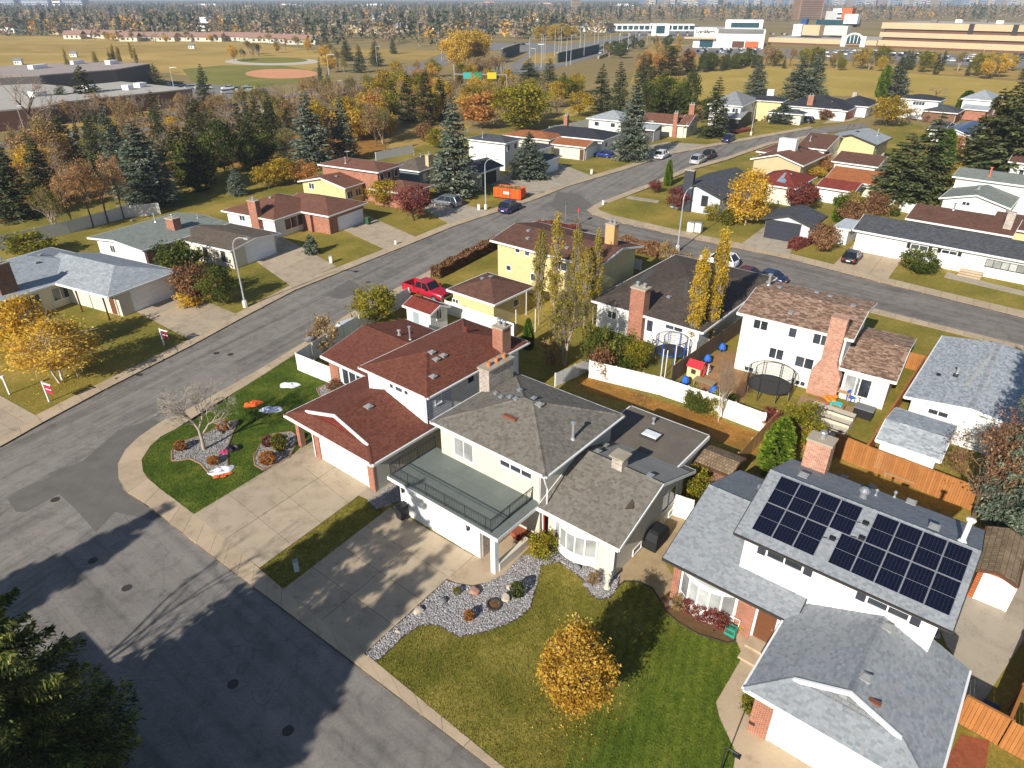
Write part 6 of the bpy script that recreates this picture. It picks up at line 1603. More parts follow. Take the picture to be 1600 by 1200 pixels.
T('round_orange', 1496,250,212,36, 'orange tree below the house with the dark blue roof', DT); T('round_yellow', 1484,292,258,40, 'yellow-orange bush at the end of the flat grey-green roof', 'shrub', 'shrub'); T('round_gold', 1432,300,278,18, 'small golden bush at the foot of the tallest dark spruce', 'shrub', 'shrub')
T('cypress', 1470,258,202,24, 'bright green conical cypress right of the tallest dark spruce', 'cypress_tree')
T('weeping_orange', 1164,352,262,74, 'drooping golden-orange tree beside the charcoal-doored garage', DT)
T('round_maroon', 1246,330,284,46, 'dark red tree in front of the maroon roof', DT); T('round_maroon', 1058,330,292,36, 'red tree at the corner house with the charcoal chimney', DT)
T('cypress', 1309,346,308,17, 'slim dark cypress between the garage and white pavilion', 'cypress_tree')
T('round_maroon', 1022,302,280,20, 'small red sapling at the kerb of the corner lawn', 'shrub', 'shrub'); T('cypress', 1043,290,250,12, 'thin conifer behind the corner house', 'cypress_tree')
T('shrub_russet', 1326,352,316,40, 'rusty shrub beside the slim dark cypress', 'shrub', 'shrub'); T('shrub_russet', 1366,338,300,34, 'brown shrub at the foot of the broad dark spruce', 'shrub', 'shrub')
T('shrub_green', 1434,424,388,50, 'green and gold shrub in a ring bed before the slate bungalow', 'shrub', 'shrub'); T('shrub_russet', 1284,392,350,44, 'orange shrub on the bank beside the charcoal-doored garage', 'shrub', 'shrub')
T('clipped_ball', 1135,352,328,22, 'round clipped green shrub left of the drooping tree', 'shrub', 'shrub'); T('shrub', 1110,345,318,24, 'loose shrub under the corner house window', 'shrub', 'shrub')
for (bx, by, ty, wp, lb) in [(118,362,262,46, 'leftmost bare-branched tree in the orange-leaved row by the fence'),(146,355,246,52, 'second tree in the orange-leaved row by the fence'),(170,349,240,52, 'third tree in the orange-leaved row by the fence'),(194,342,244,40, 'rightmost tree in the orange-leaved row by the fence')]:
 T('bare_orange', bx, by, ty, wp, lb, DT, 'tree', 'orange-leaved trees along the back fence')
T('mixed_bare', 90,368,290,44, 'grey half-bare tree at the left end of the fence row', DT); T('bare', 366,242,148,62, 'large leafless tree on the bank above the dark pines', DT); T('bare', 55,212,108,74, 'tall leafless elm in front of the school', DT)
T('birch_gold', 98,596,498,120, 'brilliant golden birch on the lawn by the sale sign', DT); T('weeping_orange', 55,560,462,92, 'thinner golden tree left of the brilliant birch', DT); T('birch_bare', 122,590,490,30, 'white-stemmed bare birch right of the golden birch', DT)
T('lawn_bare', 319,703,600,118, 'small leafless silvery tree in the gravel bed on the corner lawn', DT)
T('front_yellow', 898,1116,982,126, 'round golden-leaved young tree in the middle of the front lawn', DT)
for (bx, by, ty, wp, lb) in [(842,508,354,22, 'leftmost yellow columnar poplar behind the red roof'),(866,512,342,26, 'tallest yellow columnar poplar of the left clump'),(896,508,350,20, 'slender orange-topped poplar in the middle of the left clump'),(912,512,384,24, 'broad-based poplar at the right of the left clump'),(926,506,366,20, 'rightmost poplar of the left clump by the dark bungalow')]:
 T('poplar', bx, by, ty, wp, lb, 'poplar_tree', 'tree', 'columnar poplars left clump')
T('poplar_gold', 1079,555,394,26, 'left one of the two golden poplars by the dark bungalow', 'poplar_tree'); T('poplar_gold', 1106,545,362,26, 'right one of the two golden poplars by the dark bungalow', 'poplar_tree')
T('mixed_bare', 882,572,440,84, 'spreading half-bare tree rising in front of the poplar clump', DT)
T('birch_bare', 1122,660,548,52, 'bare multi-stemmed birch against the white fence', DT); T('russet_bare', 1520,808,640,132, 'large bare reddish tree beyond the cedar fence', DT)
T('cypress', 1208,738,655,46, 'tall bright green clipped cypress behind the solar house', 'cypress_tree'); T('cypress', 825,545,498,18, 'small cypress in the side yard by the garage', 'cypress_tree')
T('round_ygreen', 1246,700,632,62, 'yellow-green shrub tree beside the clipped cypress', DT)
T('shrub_green', 935,575,512,60, 'dark green shrub against the dark bungalow wall', 'shrub', 'shrub'); T('shrub_green', 972,572,520,64, 'mid green shrub beneath the brick chimney', 'shrub', 'shrub'); T('round_ygreen', 990,580,530,42, 'light yellow-green bush behind the white fence', 'shrub', 'shrub')
T('shrub_russet', 938,588,540,46, 'coppery bush rising above the white fence', 'shrub', 'shrub'); T('shrub_tan', 860,570,530,40, 'brown bush at the foot of the spreading half-bare tree', 'shrub', 'shrub')
T('round_maroon', 1196,668,640,42, 'thin purple-leaved shrub where the white fence ends', 'shrub', 'shrub')
T('shrub', 1086,780,735,48, 'yellow-green shrub between the grey house and solar house', 'shrub', 'shrub'); T('shrub_russet', 1105,745,705,30, 'brown shrub beside the weathered shed', 'shrub', 'shrub')
T('round_ygreen', 588,506,448,68, 'bushy yellow-green shrub by the white shed and kerb', 'shrub', 'shrub'); T('shrub_tan', 512,548,498,54, 'half-bare yellowish shrub inside the white fence corner', 'shrub', 'shrub')
T('shrub', 846,872,832,44, 'yellow-green shrub at the planter by the porch', 'shrub', 'shrub'); T('green_ball', 808,932,912,22, 'small rounded shrub in the gravel bed', 'shrub', 'shrub')
T('shrub_green', 288,432,378,66, 'dense green juniper in front of the grey-green bungalow', 'shrub', 'shrub'); T('shrub_russet', 305,470,412,58, 'brown-leaved shrub beside the lamp post', 'shrub', 'shrub'); T('round_green', 346,478,418,54, 'tall green shrub right behind the lamp post', 'shrub', 'shrub'); T('shrub_gold', 302,476,456,44, 'low golden shrub by the left driveway', 'shrub', 'shrub')
T('shrub', 52,402,366,62, 'green bush at the corner of the white fence', 'shrub', 'shrub'); T('smallblue', 487,397,366,28, 'little blue spruce on the lawn of the brown bungalow', SP)
T('round_maroon', 646,345,288,60, 'purple-leaved plum tree on the lawn beside the silver car', DT); T('round_yellow', 600,322,280,52, 'yellowing tree in front of the brown split-level house', DT); T('shrub_green', 528,305,282,58, 'green shrubs under the brown split-level roof', 'shrub', 'shrub'); T('shrub', 560,308,288,40, 'tall yellowish shrub beside the split-level wall', 'shrub', 'shrub')
for (bx, by, ty, wp, lb) in [(420,292,258,44, 'yellow-green thicket at the left of the hedge behind the brown bungalow'),(445,288,246,54, 'brightest yellow bush in the hedge behind the brown bungalow'),(478,288,252,46, 'orange-tinged bush at the right of the hedge behind the brown bungalow')]:
 T('round_yellow' if 'yellow ' in lb or 'yellow-' in lb else 'round_orange', bx, by, ty, wp, lb, 'shrub', 'shrub', 'autumn bushes behind the brown bungalow')
T('shrub_russet', 665,220,192,36, 'orange bush at the edge of the golden slope', 'shrub', 'shrub'); T('round_ygreen', 680,232,200,28, 'yellow-green bush beside the largest blue spruce', 'shrub', 'shrub')
for (bx, by, ty, lb) in [(766,262,226, 'left of two green cypresses by the open garage'),(785,258,228, 'right of two green cypresses by the open garage')]: T('cypress', bx, by, ty, 16, lb, 'cypress_tree', 'tree', 'cypresses by the open garage')
T('shrub_green', 1165,190,178,14, 'rounded shrub by the bend lamp post', 'shrub', 'shrub'); T('clipped_ball', 1154,190,180,12, 'clipped shrub at the white lean-to house', 'shrub', 'shrub'); T('shrub_russet', 1193,184,174,14, 'rust shrub under the yellow two-storey house', 'shrub', 'shrub'); T('shrub_russet', 1288,188,170,22, 'brown shrub on the lawn by the rust-red garage', 'shrub', 'shrub')
T('bare_tan', 1420,190,170,40, 'brownish shrub tree in front of the timber garage', DT); T('bare', 1462,152,134,36, 'pale leafless tree behind the dark hip roof', DT)
T('bare_tan', 1042,422,372,44, 'tangled brown shrub tree at the junction corner', DT); T('shrub_tan', 1068,418,398,40, 'low tan shrub behind the dark bungalow', 'shrub', 'shrub')
for (kd, bx, by, ty, wp, lb) in [('rust_ball', 283,703,690,16, 'orange tuft at the left tip of the gravel bed with the bare tree'),('rust_ball', 350,672,658,18, 'orange tuft at the top of the gravel bed with the bare tree'),('rust_ball', 334,725,714,16, 'brown tuft near the white bundle by the driveway'),('maroon_ball', 421,697,683,18, 'red cushion shrub in the round gravel bed'),('clipped_ball', 438,703,680,22, 'yellow-green cushion shrub in the round gravel bed'),('rust_ball', 419,724,708,24, 'orange cushion shrub at the front of the round gravel bed'),('shrub_russet', 523,612,595,30, 'small shrub in the stone ring by the brick pier'),
 ('shrub_maroon', 1079,960,936,26, 'left of the dark red shrubs under the bow window'),('shrub_maroon', 1098,972,946,30, 'middle of the dark red shrubs under the bow window'),('shrub_maroon', 1120,984,956,30, 'right of the dark red shrubs under the bow window'),('shrub_tan', 1060,952,932,24, 'dry shrub at the left of the mulch bed'),('shrub_gold', 1156,985,968,18, 'small golden plant by the porch step'),('shrub', 1172,1118,1085,34, 'yellow and green shrub against the brick garage pier'),
 ('rust_ball', 733,968,956,16, 'rusty tuft in the middle of the large gravel bed'),('clipped_ball', 714,928,920,12, 'small green plant in the large gravel bed'),('shrub_tan', 925,915,896,22, 'dry plant in the bed under the front bow window'),('shrub_maroon', 812,852,838,22, 'red flowering plant in the porch planter'),('green_ball', 828,846,836,16, 'pale green plant in the porch planter')]:
 T(kd, bx, by, ty, wp, lb, 'shrub', 'plant', None, z=.11)
def hedge(a, b, w_, h, mat, label):
 A, B = Vector(at(*a)), Vector(at(*b)); d = B - A
 o = empty('hedge', (A.x, A.y, .08), math.atan2(d.y, d.x), label, 'hedge')
 me = hedge_mesh(mat, d.length, w_, h, int(A.x * 10) & 255); inst('leaves', me, o)
 sg = [[x, 0,0, x + random.uniform(-.2,.2), random.uniform(-.2,.2), h * .8,.03,.01] for x in np.arange(.2, d.length, .5)]
 inst('stems', np_mesh('stems', *tubes(sg, 4), bark), o)
hedge((680,436),(778,385),1.2,1.3, LM['russet'], 'clipped red-brown hedge along the kerb of the cream corner house')
hedge((838,358),(905,368),1.2,1.2, LM['maroon'], 'red hedge across the corner behind the cream house roof')
hedge((970,388),(1030,402),1.5,1.5, LM['russet'], 'reddish hedge along the side road by the dark bungalow')
hedge((1236,392),(1270,378),1.2,1.2, LM['maroon'], 'dark red hedge beside the charcoal-doored garage driveway')
hedge((1142,210),(1172,204),1.5,.6, LM['maroon'], 'low red hedge by the bend lamp post')
def caster(kind, px, py, h, label, name=SP, r=None):
 gx, gy = at(px, py); k = h / math.tan(RAD(SUN_EL))
 return tree(kind, 0,0,0, None, label, name, 'tree', 'tall trees on the near side of the street', gx - k * math.cos(RAD(SUN_AZ)), gy - k * math.sin(RAD(SUN_AZ)), h, r)
tree('nearspruce', 0,0,0, None, 'tall dark spruce rising into the lower left corner above the shaded street', SP, 'tree', None, -17.6,15.4,15.5,4.0, rz=1.0)
caster('shadespruce', 292,776,18, 'spruce whose tip shadow falls on the corner lawn', r=4.8); caster('shadespruce', 200,826,16, 'spruce shading the road beside the junction', r=4.6); caster('shadespruce', 80,870,15, 'spruce shading the road at the left edge', r=4.0)
caster('bare', 440,848,14, 'leafless tree whose branching shadow crosses the street', DT, 4.2)
caster('shadespruce', 548,838,18, 'spruce shading the grass strip between the driveways', r=4.2); caster('shadespruce', 540,1075,16, 'spruce shading the kerb near the gravel bed', r=4.6); caster('shadespruce', 470,1130,15, 'spruce shading the lower street', r=4.8); caster('shadespruce', 655,905,17, 'spruce shading the lower driveway', r=4.4); caster('shadespruce', 722,838,18, 'spruce shading the front of the white garage', r=3.6); caster('shadespruce', 690,722,19, 'spruce whose tip shadow reaches the roof deck', r=4.2); caster('shadespruce', 610,880,18, 'spruce shading the middle of the driveway', r=4.4)
n_ = nF; d_ = dF
hb = House('house', 'two-storey house on the near side of the street casting the straight-edged shadow', 'house', math.atan2(dF.y, dF.x),(250,1190))
def nl(al, n): q = A0 + dF * al + nF * n; return hb.loc(q.x, q.y)
(a0, b0),(a1, b1) = nl(3.6,27), nl(24,17.6)
mh = hb.sec(None, 5.6, 'x-+', .25,.6, offwhite, R_gbrown, trimw, rect=[min(a0, a1), max(a0, a1), min(b0, b1), max(b0, b1)])
hb.chimney(mh['rect'][0] + 6.6, mh['rect'][3] - .6,1.2,.9,0,7.6, brick); rowwin(hb, mh, 'N', 4,1.4,3.4,4.6,2); rowwin(hb, mh, 'N', 3,1.6,.9,2.1,2)
# ================================================================ vehicles
def carpaint(name, c): return plain(name, c, .28,.6,.0, scale=2, amt=.05)
P_ = {'blue': carpaint('paint_navy', (.012,.02,.075,1)), 'brightblue': carpaint('paint_blue', (.015,.035,.22,1)), 'red': carpaint('paint_red', (.42,.012,.03,1)), 'white': carpaint('paint_white', (.8,.8,.8,1)), 'silver': carpaint('paint_silver', (.42,.44,.46,1)), 'grey': carpaint('paint_grey', (.16,.17,.18,1)), 'black': carpaint('paint_black', (.014,.015,.017,1)), 'maroon': carpaint('paint_maroon', (.09,.012,.014,1))}
carglass = plain('car_glass', (.012,.016,.02,1),.05,.7)
lampw = plain('lamp_clear', (.75,.75,.72,1),.2,.6); lampr = plain('lamp_red', (.4,.01,.01,1),.25,.6)
chrome = plain('wheel_alloy', (.45,.45,.46,1),.3,.5,.8)
CK = {'sedan': (4.7,1.82,1.46,.82,.95,1.35,2.15,3.35,4.05,.98), 'hatch': (4.2,1.78,1.50,.85,.95,1.15,1.95,3.55,4.05,.95), 'suv': (4.7,1.88,1.72,.98,1.08,1.25,2.0,4.05,4.55,1.08), 'van': (4.9,1.92,1.78,.98,1.05,.95,1.85,4.3,4.75,1.05)}
def loft(mb, rings, m=0):
 for a, b in zip(rings[:-1], rings[1:]):
  n = len(a)
  for k in range(n): mb.face([a[k], a[(k + 1) % n], b[(k + 1) % n], b[k]], m)
 mb.face(rings[0][::-1], m); mb.face(rings[-1], m)
_wheel = {}
def wheels(root, xs, w_, r):
 if r not in _wheel:
  t = MB(); t.lathe([(r * .62,-.1),(r * .95,-.11),(r, -.07),(r, .07),(r * .95,.11),(r * .62,.1)], 18); g = MB(); g.lathe([(r * .62,.085),(r * .5,.06),(r * .2,.075),(0,.08)], 14)
  for k in range(5): a = k * 1.2566; g.box(-.03,.03,.07,.03, r * .58,.095,0, Matrix.Rotation(a, 4, 'Z'))
  _wheel[r] = (t.mesh('tyre', rubber), g.mesh('rim', chrome))
 for x in xs:
  for s in (-1,1):
   o = inst('wheel', _wheel[r][0], root, (x, s * (w_ / 2 - .1), r)); o.rotation_euler = (-s * math.pi / 2,0,0); inst('rim', _wheel[r][1], o)
def car(kind, px, py, hd, col, label, group=None, cat='car', name='parked_car'):
 x, y = at(px, py); o = empty(name, (x, y, .03), RAD(hd), label, cat, group)
 L_, W_, H_, zh, zb, x0, x1, x2, x3, zt = CK[kind]; w = W_ / 2; paint = P_[col]; off = -L_ / 2
 def ring(x, zt_, hw, zl=.24):
  return [(x + off, -hw * .86, zl),(x + off, -hw, zl + .16),(x + off, -hw, zt_ - .22),(x + off, -hw * .93, zt_ - .04),(x + off, -hw * .8, zt_),(x + off, hw * .8, zt_),(x + off, hw * .93, zt_ - .04),(x + off, hw, zt_ - .22),(x + off, hw, zl + .16),(x + off, hw * .86, zl)]
 st = [(0.0, zh - .22, w * .8,.34),(.12, zh - .1, w * .92,.26),(.5, zh - .03, w * .99,.22),(x0, zh + .06, w, .2),(x0 + .25, zb, w, .2),((x1 + x2) / 2, zb, w, .2),(x3 - .1, zb + .01, w, .2),(L_ - .25, zt - .02, w * .97,.24),(L_ - .05, zt - .14, w * .92,.28),(L_, zt - .3, w * .86,.36)]
 b = MB(); loft(b, [ring(*q) for q in st]); b.build('body', paint, o, smooth=True)
 wt = w * .74; wb = w * .93; zr = H_
 A = [(x0 + .2 + off, -wb, zb - .03),(x3 + .05 + off, -wb, zb - .03),(x3 + .05 + off, wb, zb - .03),(x0 + .2 + off, wb, zb - .03)]
 B = [(x1 + off, -wt, zr - .05),(x2 + off, -wt, zr - .05),(x2 + off, wt, zr - .05),(x1 + off, wt, zr - .05)]
 MB().face([A[3], A[0], B[0], B[3]]).build('windscreen', carglass, o); MB().face([A[1], A[2], B[2], B[1]]).build('rear_window', carglass, o)
 for (i, j, s) in ((0,1,-1),(2,3,1)): MB().face([A[i], A[j], B[j], B[i]]).build('side_window', carglass, o)
 rf = MB(); loft(rf, [[(p[0], p[1], p[2] + .003) for p in B], [(B[0][0] + .1,-wt * .96, zr),(B[1][0] - .1,-wt * .96, zr),(B[2][0] - .1, wt * .96, zr),(B[3][0] + .1, wt * .96, zr)]]); 
 for i in range(4): rf.tube(Vector(A[i]), Vector(B[i]),.05,.045,5)
 for s in (0,3):
  for f in ((.45,) if kind in ('sedan', 'hatch') else (.38,.72)):
   sidx = (1 if s == 0 else 2); rf.tube(Vector(A[s]).lerp(Vector(A[sidx]), f), Vector(B[s]).lerp(Vector(B[sidx]), f),.04,.04,5)
 rf.build('roof', paint, o)
 for s in (-1,1):
  MB().box(.05 + off, s * w * .6 - .16, zh - .28,.2 + off, s * w * .6 + .16, zh - .13).build('headlight', lampw, o)
  MB().box(L_ - .12 + off, s * w * .72 - .1, zt - .42, L_ + .005 + off, s * w * .72 + .1, zt - .16).build('taillight', lampr, o)
  MB().box(x0 + .3 + off, s * (w + .02) - (.0 if s > 0 else .16), zb - .02, x0 + .42 + off, s * (w + .02) + (.16 if s > 0 else 0), zb + .12).build('mirror', paint, o)
 MB().box(-.012 + off, -w * .45,.34,.06 + off, w * .45, zh - .34).build('grille', black, o)
 MB().box(L_ - .02 + off, -.25,.5, L_ + .012 + off, .25,.62).build('number_plate', trimw, o)
 wheels(o, (.85 + off, L_ - .9 + off), W_ + .04,.33 if kind in ('sedan', 'hatch') else .37)
 return o
def pickup(px, py, hd, label):
 x, y = at(px, py); o = empty('pickup_truck', (x, y, .1), RAD(hd), label, 'pickup truck'); paint = P_['red']; w = .98; off = -2.9
 def ring(x, zt_, hw, zl=.38): return [(x + off, -hw * .9, zl),(x + off, -hw, zl + .16),(x + off, -hw, zt_ - .2),(x + off, -hw * .94, zt_ - .03),(x + off, -hw * .82, zt_),(x + off, hw * .82, zt_),(x + off, hw * .94, zt_ - .03),(x + off, hw, zt_ - .2),(x + off, hw, zl + .16),(x + off, hw * .9, zl)]
 b = MB(); loft(b, [ring(*q) for q in ((0,.95, w * .88,.5),(.12,1.08, w * .96,.42),(1.5,1.16, w),(1.7,1.22, w),(3.95,1.22, w),(3.97,1.0, w))]); b.build('body', paint, o, smooth=True)
 c = MB(); bx = 4.0 + off
 c.box(bx, -w, .45,5.8 + off, -w + .1,1.25); c.box(bx, w - .1,.45,5.8 + off, w, 1.25); c.box(5.72 + off, -w + .1,.5,5.8 + off, w - .1,1.22); c.box(bx, -w + .1,.6,5.72 + off, w - .1,.68,1); c.build('cargo_bed', [paint, black], o)
 A = [(1.65 + off, -w * .93,1.19),(3.9 + off, -w * .93,1.19),(3.9 + off, w * .93,1.19),(1.65 + off, w * .93,1.19)]; B = [(2.25 + off, -w * .76,1.83),(3.7 + off, -w * .76,1.83),(3.7 + off, w * .76,1.83),(2.25 + off, w * .76,1.83)]
 MB().face([A[3], A[0], B[0], B[3]]).build('windscreen', carglass, o); MB().face([A[1], A[2], B[2], B[1]]).build('rear_window', carglass, o)
 for (i, j) in ((0,1),(2,3)): MB().face([A[i], A[j], B[j], B[i]]).build('side_window', carglass, o)
 rf = MB(); loft(rf, [[(p[0], p[1], p[2] + .003) for p in B], [(B[0][0] + .1, B[0][1] * .95,1.9),(B[1][0] - .08, B[1][1] * .95,1.9),(B[2][0] - .08, B[2][1] * .95,1.9),(B[3][0] + .1, B[3][1] * .95,1.9)]])
 for i in range(4): rf.tube(Vector(A[i]), Vector(B[i]),.06,.05,5)
 for s in (0,3): rf.tube(Vector(A[s]).lerp(Vector(A[1 if s == 0 else 2]),.52), Vector(B[s]).lerp(Vector(B[1 if s == 0 else 2]),.5),.06,.05,5)
 rf.build('roof', paint, o)
 for s in (-1,1):
  MB().box(.0 + off, s * .72 - .18,.78,.14 + off, s * .72 + .18,.98).build('headlight', lampw, o); MB().box(5.7 + off, s * .9 - .08,.8,5.815 + off, s * .9 + .08,1.15).build('taillight', lampr, o)
  MB().box(1.9 + off, s * 1.0 - (.0 if s > 0 else .22),1.2,2.05 + off, s * 1.0 + (.22 if s > 0 else 0),1.42).build('mirror', black, o)
 MB().box(-.08 + off, -.9,.45,.06 + off, .9,.66).build('bumper', chrome, o); MB().box(5.8 + off, -.9,.5,5.92 + off, .9,.68).build('bumper', chrome, o); MB().box(-.02 + off, -.5,.68,.06 + off, .5,.95).build('grille', black, o)
 wheels(o, (1.05 + off, 4.75 + off),2.02,.42)
HD = 62 + 180
pickup(668,464,-37 + 180 + 0, 'bright red crew-cab pickup truck beside the white shed')
car('suv', 797,330, HD - 2, 'blue', 'dark blue car parked at the kerb in front of the orange bin')
car('van', 698,322,-27, 'grey', 'silver-grey van on the driveway beneath the largest blue spruce')
car('suv', 1034,247,236, 'white', 'white car parked at the kerb past the tall blue spruce')
car('van', 1090,255,236, 'silver', 'silver minivan parked on the right side of the long road')
car('suv', 1108,247,236, 'black', 'black car parked directly behind the silver minivan')
car('suv', 1137,222,56, 'blue', 'dark car at the kerb before the white lean-to house')
car('hatch', 943,246,-31, 'brightblue', 'blue hatchback on the driveway of the orange-roofed house')
car('suv', 1257,192,-40, 'black', 'black car in front of the low broad spruce by the bend')
car('hatch', 1330,408,-127, 'black', 'black hatchback on the driveway of the slate bungalow')
car('suv', 1122,414,-41, 'white', 'white car parked on the side road by the golden poplars')
car('sedan', 1160,435,-41, 'maroon', 'dark red car half hidden behind the roof on the side road')
car('sedan', 1196,440,-41, 'blue', 'blue car almost hidden behind the mottled brown roof')
# ================================================================ street furniture
polem = plain('lamp_pole', L(196,198,200),.4,.5,.4)
def lamp(px, py, h, hd, label, reach=1.8):
 x, y = at(px, py); o = empty('street_lamp', (x, y, .1), RAD(hd), label, 'street lamp', None)
 b = MB(); b.lathe([(.26,0),(.26,.7),(.2,.78),(0,.78)], 8); b.build('base', plain('lamp_base', L(214,212,204),.8), o)
 p = MB(); p.tube((0,0,.5),(0,0, h - 1.2),.10,.065,10); p.build('pole', polem, o)
 pts = [(0,0, h - 1.25)] + [(reach * .75 * (1 - math.cos(a)),0, h - 1.25 + 1.15 * math.sin(a)) for a in (0.35,.7,1.0,1.3,1.57)] + [(reach, 0, h - .08)]
 a = MB(); a.path([Vector(q) for q in pts], .05,6); a.build('arm', polem, o)
 l = MB(); l.box(reach - .1,-.13, h - .16, reach + .5,.13, h - .02); l.box(reach + .0,-.1, h - .19, reach + .42,.1, h - .161,1); l.build('lamp_head', [polem, lampw], o)
lamp(384,481,7.9,-24, 'white curved street lamp on the grass between the left driveways'); lamp(759,328,7.9,-28, 'curved street lamp beside the orange bin at the kerb'); lamp(999,252,7.9,-31, 'curved street lamp at the foot of the tall blue spruce')
lamp(1058,393,7.9,52, 'street lamp leaning over the side road by the white cabinets'); lamp(1173,212,7.9,-35, 'farthest curved street lamp at the bend of the long road')
x, y = at(1121,1222); o = empty('garden_lamp', (x, y, .1), RAD(-35), 'dark slender garden lamp post beside the curved walk', 'garden lamp'); MB().tube((0,0,0),(0,0,2.2),.035,.03,8).build('pole', black, o); m = MB(); m.path([Vector((0,0,2.2)), Vector((.1,0,2.32)), Vector((.5,0,2.3))], .025); m.box(.3,-.09,2.16,.62,.09,2.28); m.build('lamp_head', black, o)
def sale(px, py, h, panel, hd, label):
 x, y = at(px, py); o = empty('sale_sign', (x, y, .1), RAD(hd), label, 'sign'); p = MB(); p.box(-.06,-.06,0,.06,.06, h); p.box(.06,-.05, h - .2,1.0,.05, h - .1); p.build('post', trimw, o)
 MB().box(.16,-.02, h - .98,.94,.02, h - .27).build('panel', panel, o); MB().box(.22,-.026, h - .66,.88,.026, h - .58).build('stripe', trimw, o)
 for q in (.3,.8): MB().tube((q, 0, h - .27),(q, 0, h - .2),.012).build('hanger', metal, o)
sale(78,629,1.9, plain('sign_red', L(206,40,70),.5),-25, 'white post with a hanging pink-red sale sign below the golden birch'); sale(257,541,1.8, plain('sign_maroon', L(120,36,50),.5),-25, 'white post with a dark red sale sign on the lawn by the pale driveway')
def small(name, label, cat, px, py, hd, builds, group=None, z=.1):
 x, y = at(px, py, z); o = empty(name, (x, y, z), RAD(hd), label, cat, group)
 for nm, mb, m in builds: mb.build(nm, m, o)
 return o
small('post', 'slim white garden post near the left edge beside the driveway', 'post', 15,616,0, [('shaft', MB().box(-.05,-.05,0,.05,.05,1.5), trimw),('lantern', MB().box(-.1,-.1,1.5,.1,.1,1.75), trimw)])
def pedestal(px, py, label, mat=None, s=1.0):
 small('utility_pedestal', label, 'utility box', px, py, 20, [('box', MB().box(-.14 * s, -.12 * s, 0,.14 * s, .12 * s, .75 * s), mat or trimw),('cap', MB().box(-.16 * s, -.14 * s, .753 * s, .16 * s, .14 * s, .82 * s), trimg)])
pedestal(464,892, 'small pale utility pedestal on the grass strip between the driveways', plain('pedestal_mint', L(186,206,200),.7)); pedestal(517,411, 'white utility pedestal on the lawn of the brown bungalow', None, 1.2); pedestal(748,328, 'white utility pedestal beside the lamp by the orange bin', None, 1.2); pedestal(924,272, 'white utility pedestal on the lawn past the rounded spruce', None, 1.2); pedestal(942,320, 'short utility post at the tip of the corner lawn'); pedestal(618,382, 'low white marker on the lawn near the purple plum tree', None, .8)
for k, (px, lb) in enumerate([(1079, 'left one of two white electrical cabinets by the side road'),(1091, 'right one of two white electrical cabinets by the side road')]):
 small('electrical_cabinet', lb, 'cabinet', px, 362 + k, -38, [('housing', MB().box(-.45,-.35,.12,.45,.35,1.35), white),('plinth', MB().box(-.5,-.4,0,.5,.4,.118), conc3),('lid', MB().box(-.48,-.38,1.353,.48,.38,1.42), trimg),('door_leaf', MB().box(-.38,-.375,.2,.38,-.352,1.25), trimw)], 'electrical cabinets')
small('street_sign', 'thin street name sign post at the junction', 'sign', 883,346,30, [('post', MB().tube((0,0,0),(0,0,2.7),.03), metal),('blade', MB().box(-.4,-.01,2.5,.4,.01,2.68), plain('sign_green', L(30,110,80),.5))]); small('traffic_sign', 'traffic sign seen edge-on at the mouth of the side road', 'sign', 903,350,-60, [('post', MB().tube((0,0,0),(0,0,2.3),.03), metal),('plate', MB().lathe([(0,-.012),(.38,-.012),(.38,.012),(0,.012)], 8), plain('sign_redface', L(190,30,34),.5))][:1] + [('plate', MB().box(-.3,-.012,1.75,.3,.012,2.35), plain('sign_redface', L(190,30,34),.5))])
small('hydrant', 'small rusty utility stub on the road-side grass', 'hydrant', 820,260,0, [('barrel', MB().lathe([(.16,0),(.12,.1),(.12,.5),(.16,.55),(.1,.68),(0,.72)], 10), plain('hydrant_yellow', L(200,150,50),.6)),('outlet', MB().tube((-.2,0,.42),(.2,0,.42),.05), metal)])
bo = plain('bin_orange', L(226,88,24),.55,.4, scale=2, amt=.15); x, y = at(796,310); o = empty('waste_bin', (x, y, .12), RAD(-25), 'orange roll-off waste bin heaped with debris on the driveway', 'waste bin')
b = MB(); b.box(-2.4,-1.15,.2,2.4,-1.07,1.75); b.box(-2.4,1.07,.2,2.4,1.15,1.75); b.box(-2.4,-1.07,.2,-2.32,1.07,1.75); b.box(2.32,-1.07,.2,2.4,1.07,1.75); b.box(-2.32,-1.07,.2,2.32,1.07,.3); b.build('shell', bo, o)
for k in range(7): MB().box(-2.3 + k * .75,-1.22,.2,-2.2 + k * .75,-1.152,1.74).build('rib', bo, o)
for k in (-1,1): MB().box(2.402, k * .95 - .08,.2,2.52, k * .95 + .08,1.75).build('corner_post', bo, o)
MB().box(-.55,-1.245,.85,.55,-1.222,1.25).build('decal', trimw, o); MB().box(-2.4,-.9,0,2.4,-.75,.198).build('skid', black, o); MB().box(-2.4,.75,0,2.4,.9,.198).build('skid', black, o)
deb = MB(); rr = random.Random(3)
for k in range(120):
 T_ = Matrix.Translation((rr.uniform(-2.1,2.1), rr.uniform(-.9,.9),1.45 + rr.random() * .3)) @ Matrix.Rotation(rr.uniform(0,3),4, 'Z') @ Matrix.Rotation(rr.uniform(-.6,.6),4, 'X'); deb.box(-.3 * rr.random() - .05,-.08,-.06,.3,.08,.06,0, T_)
deb.box(-2.3,-1.05,.32,2.3,1.05,1.45); tag(deb.build('debris', plain('debris', L(132,112,66),.95, scale=5, amt=.5), o), kind='stuff')
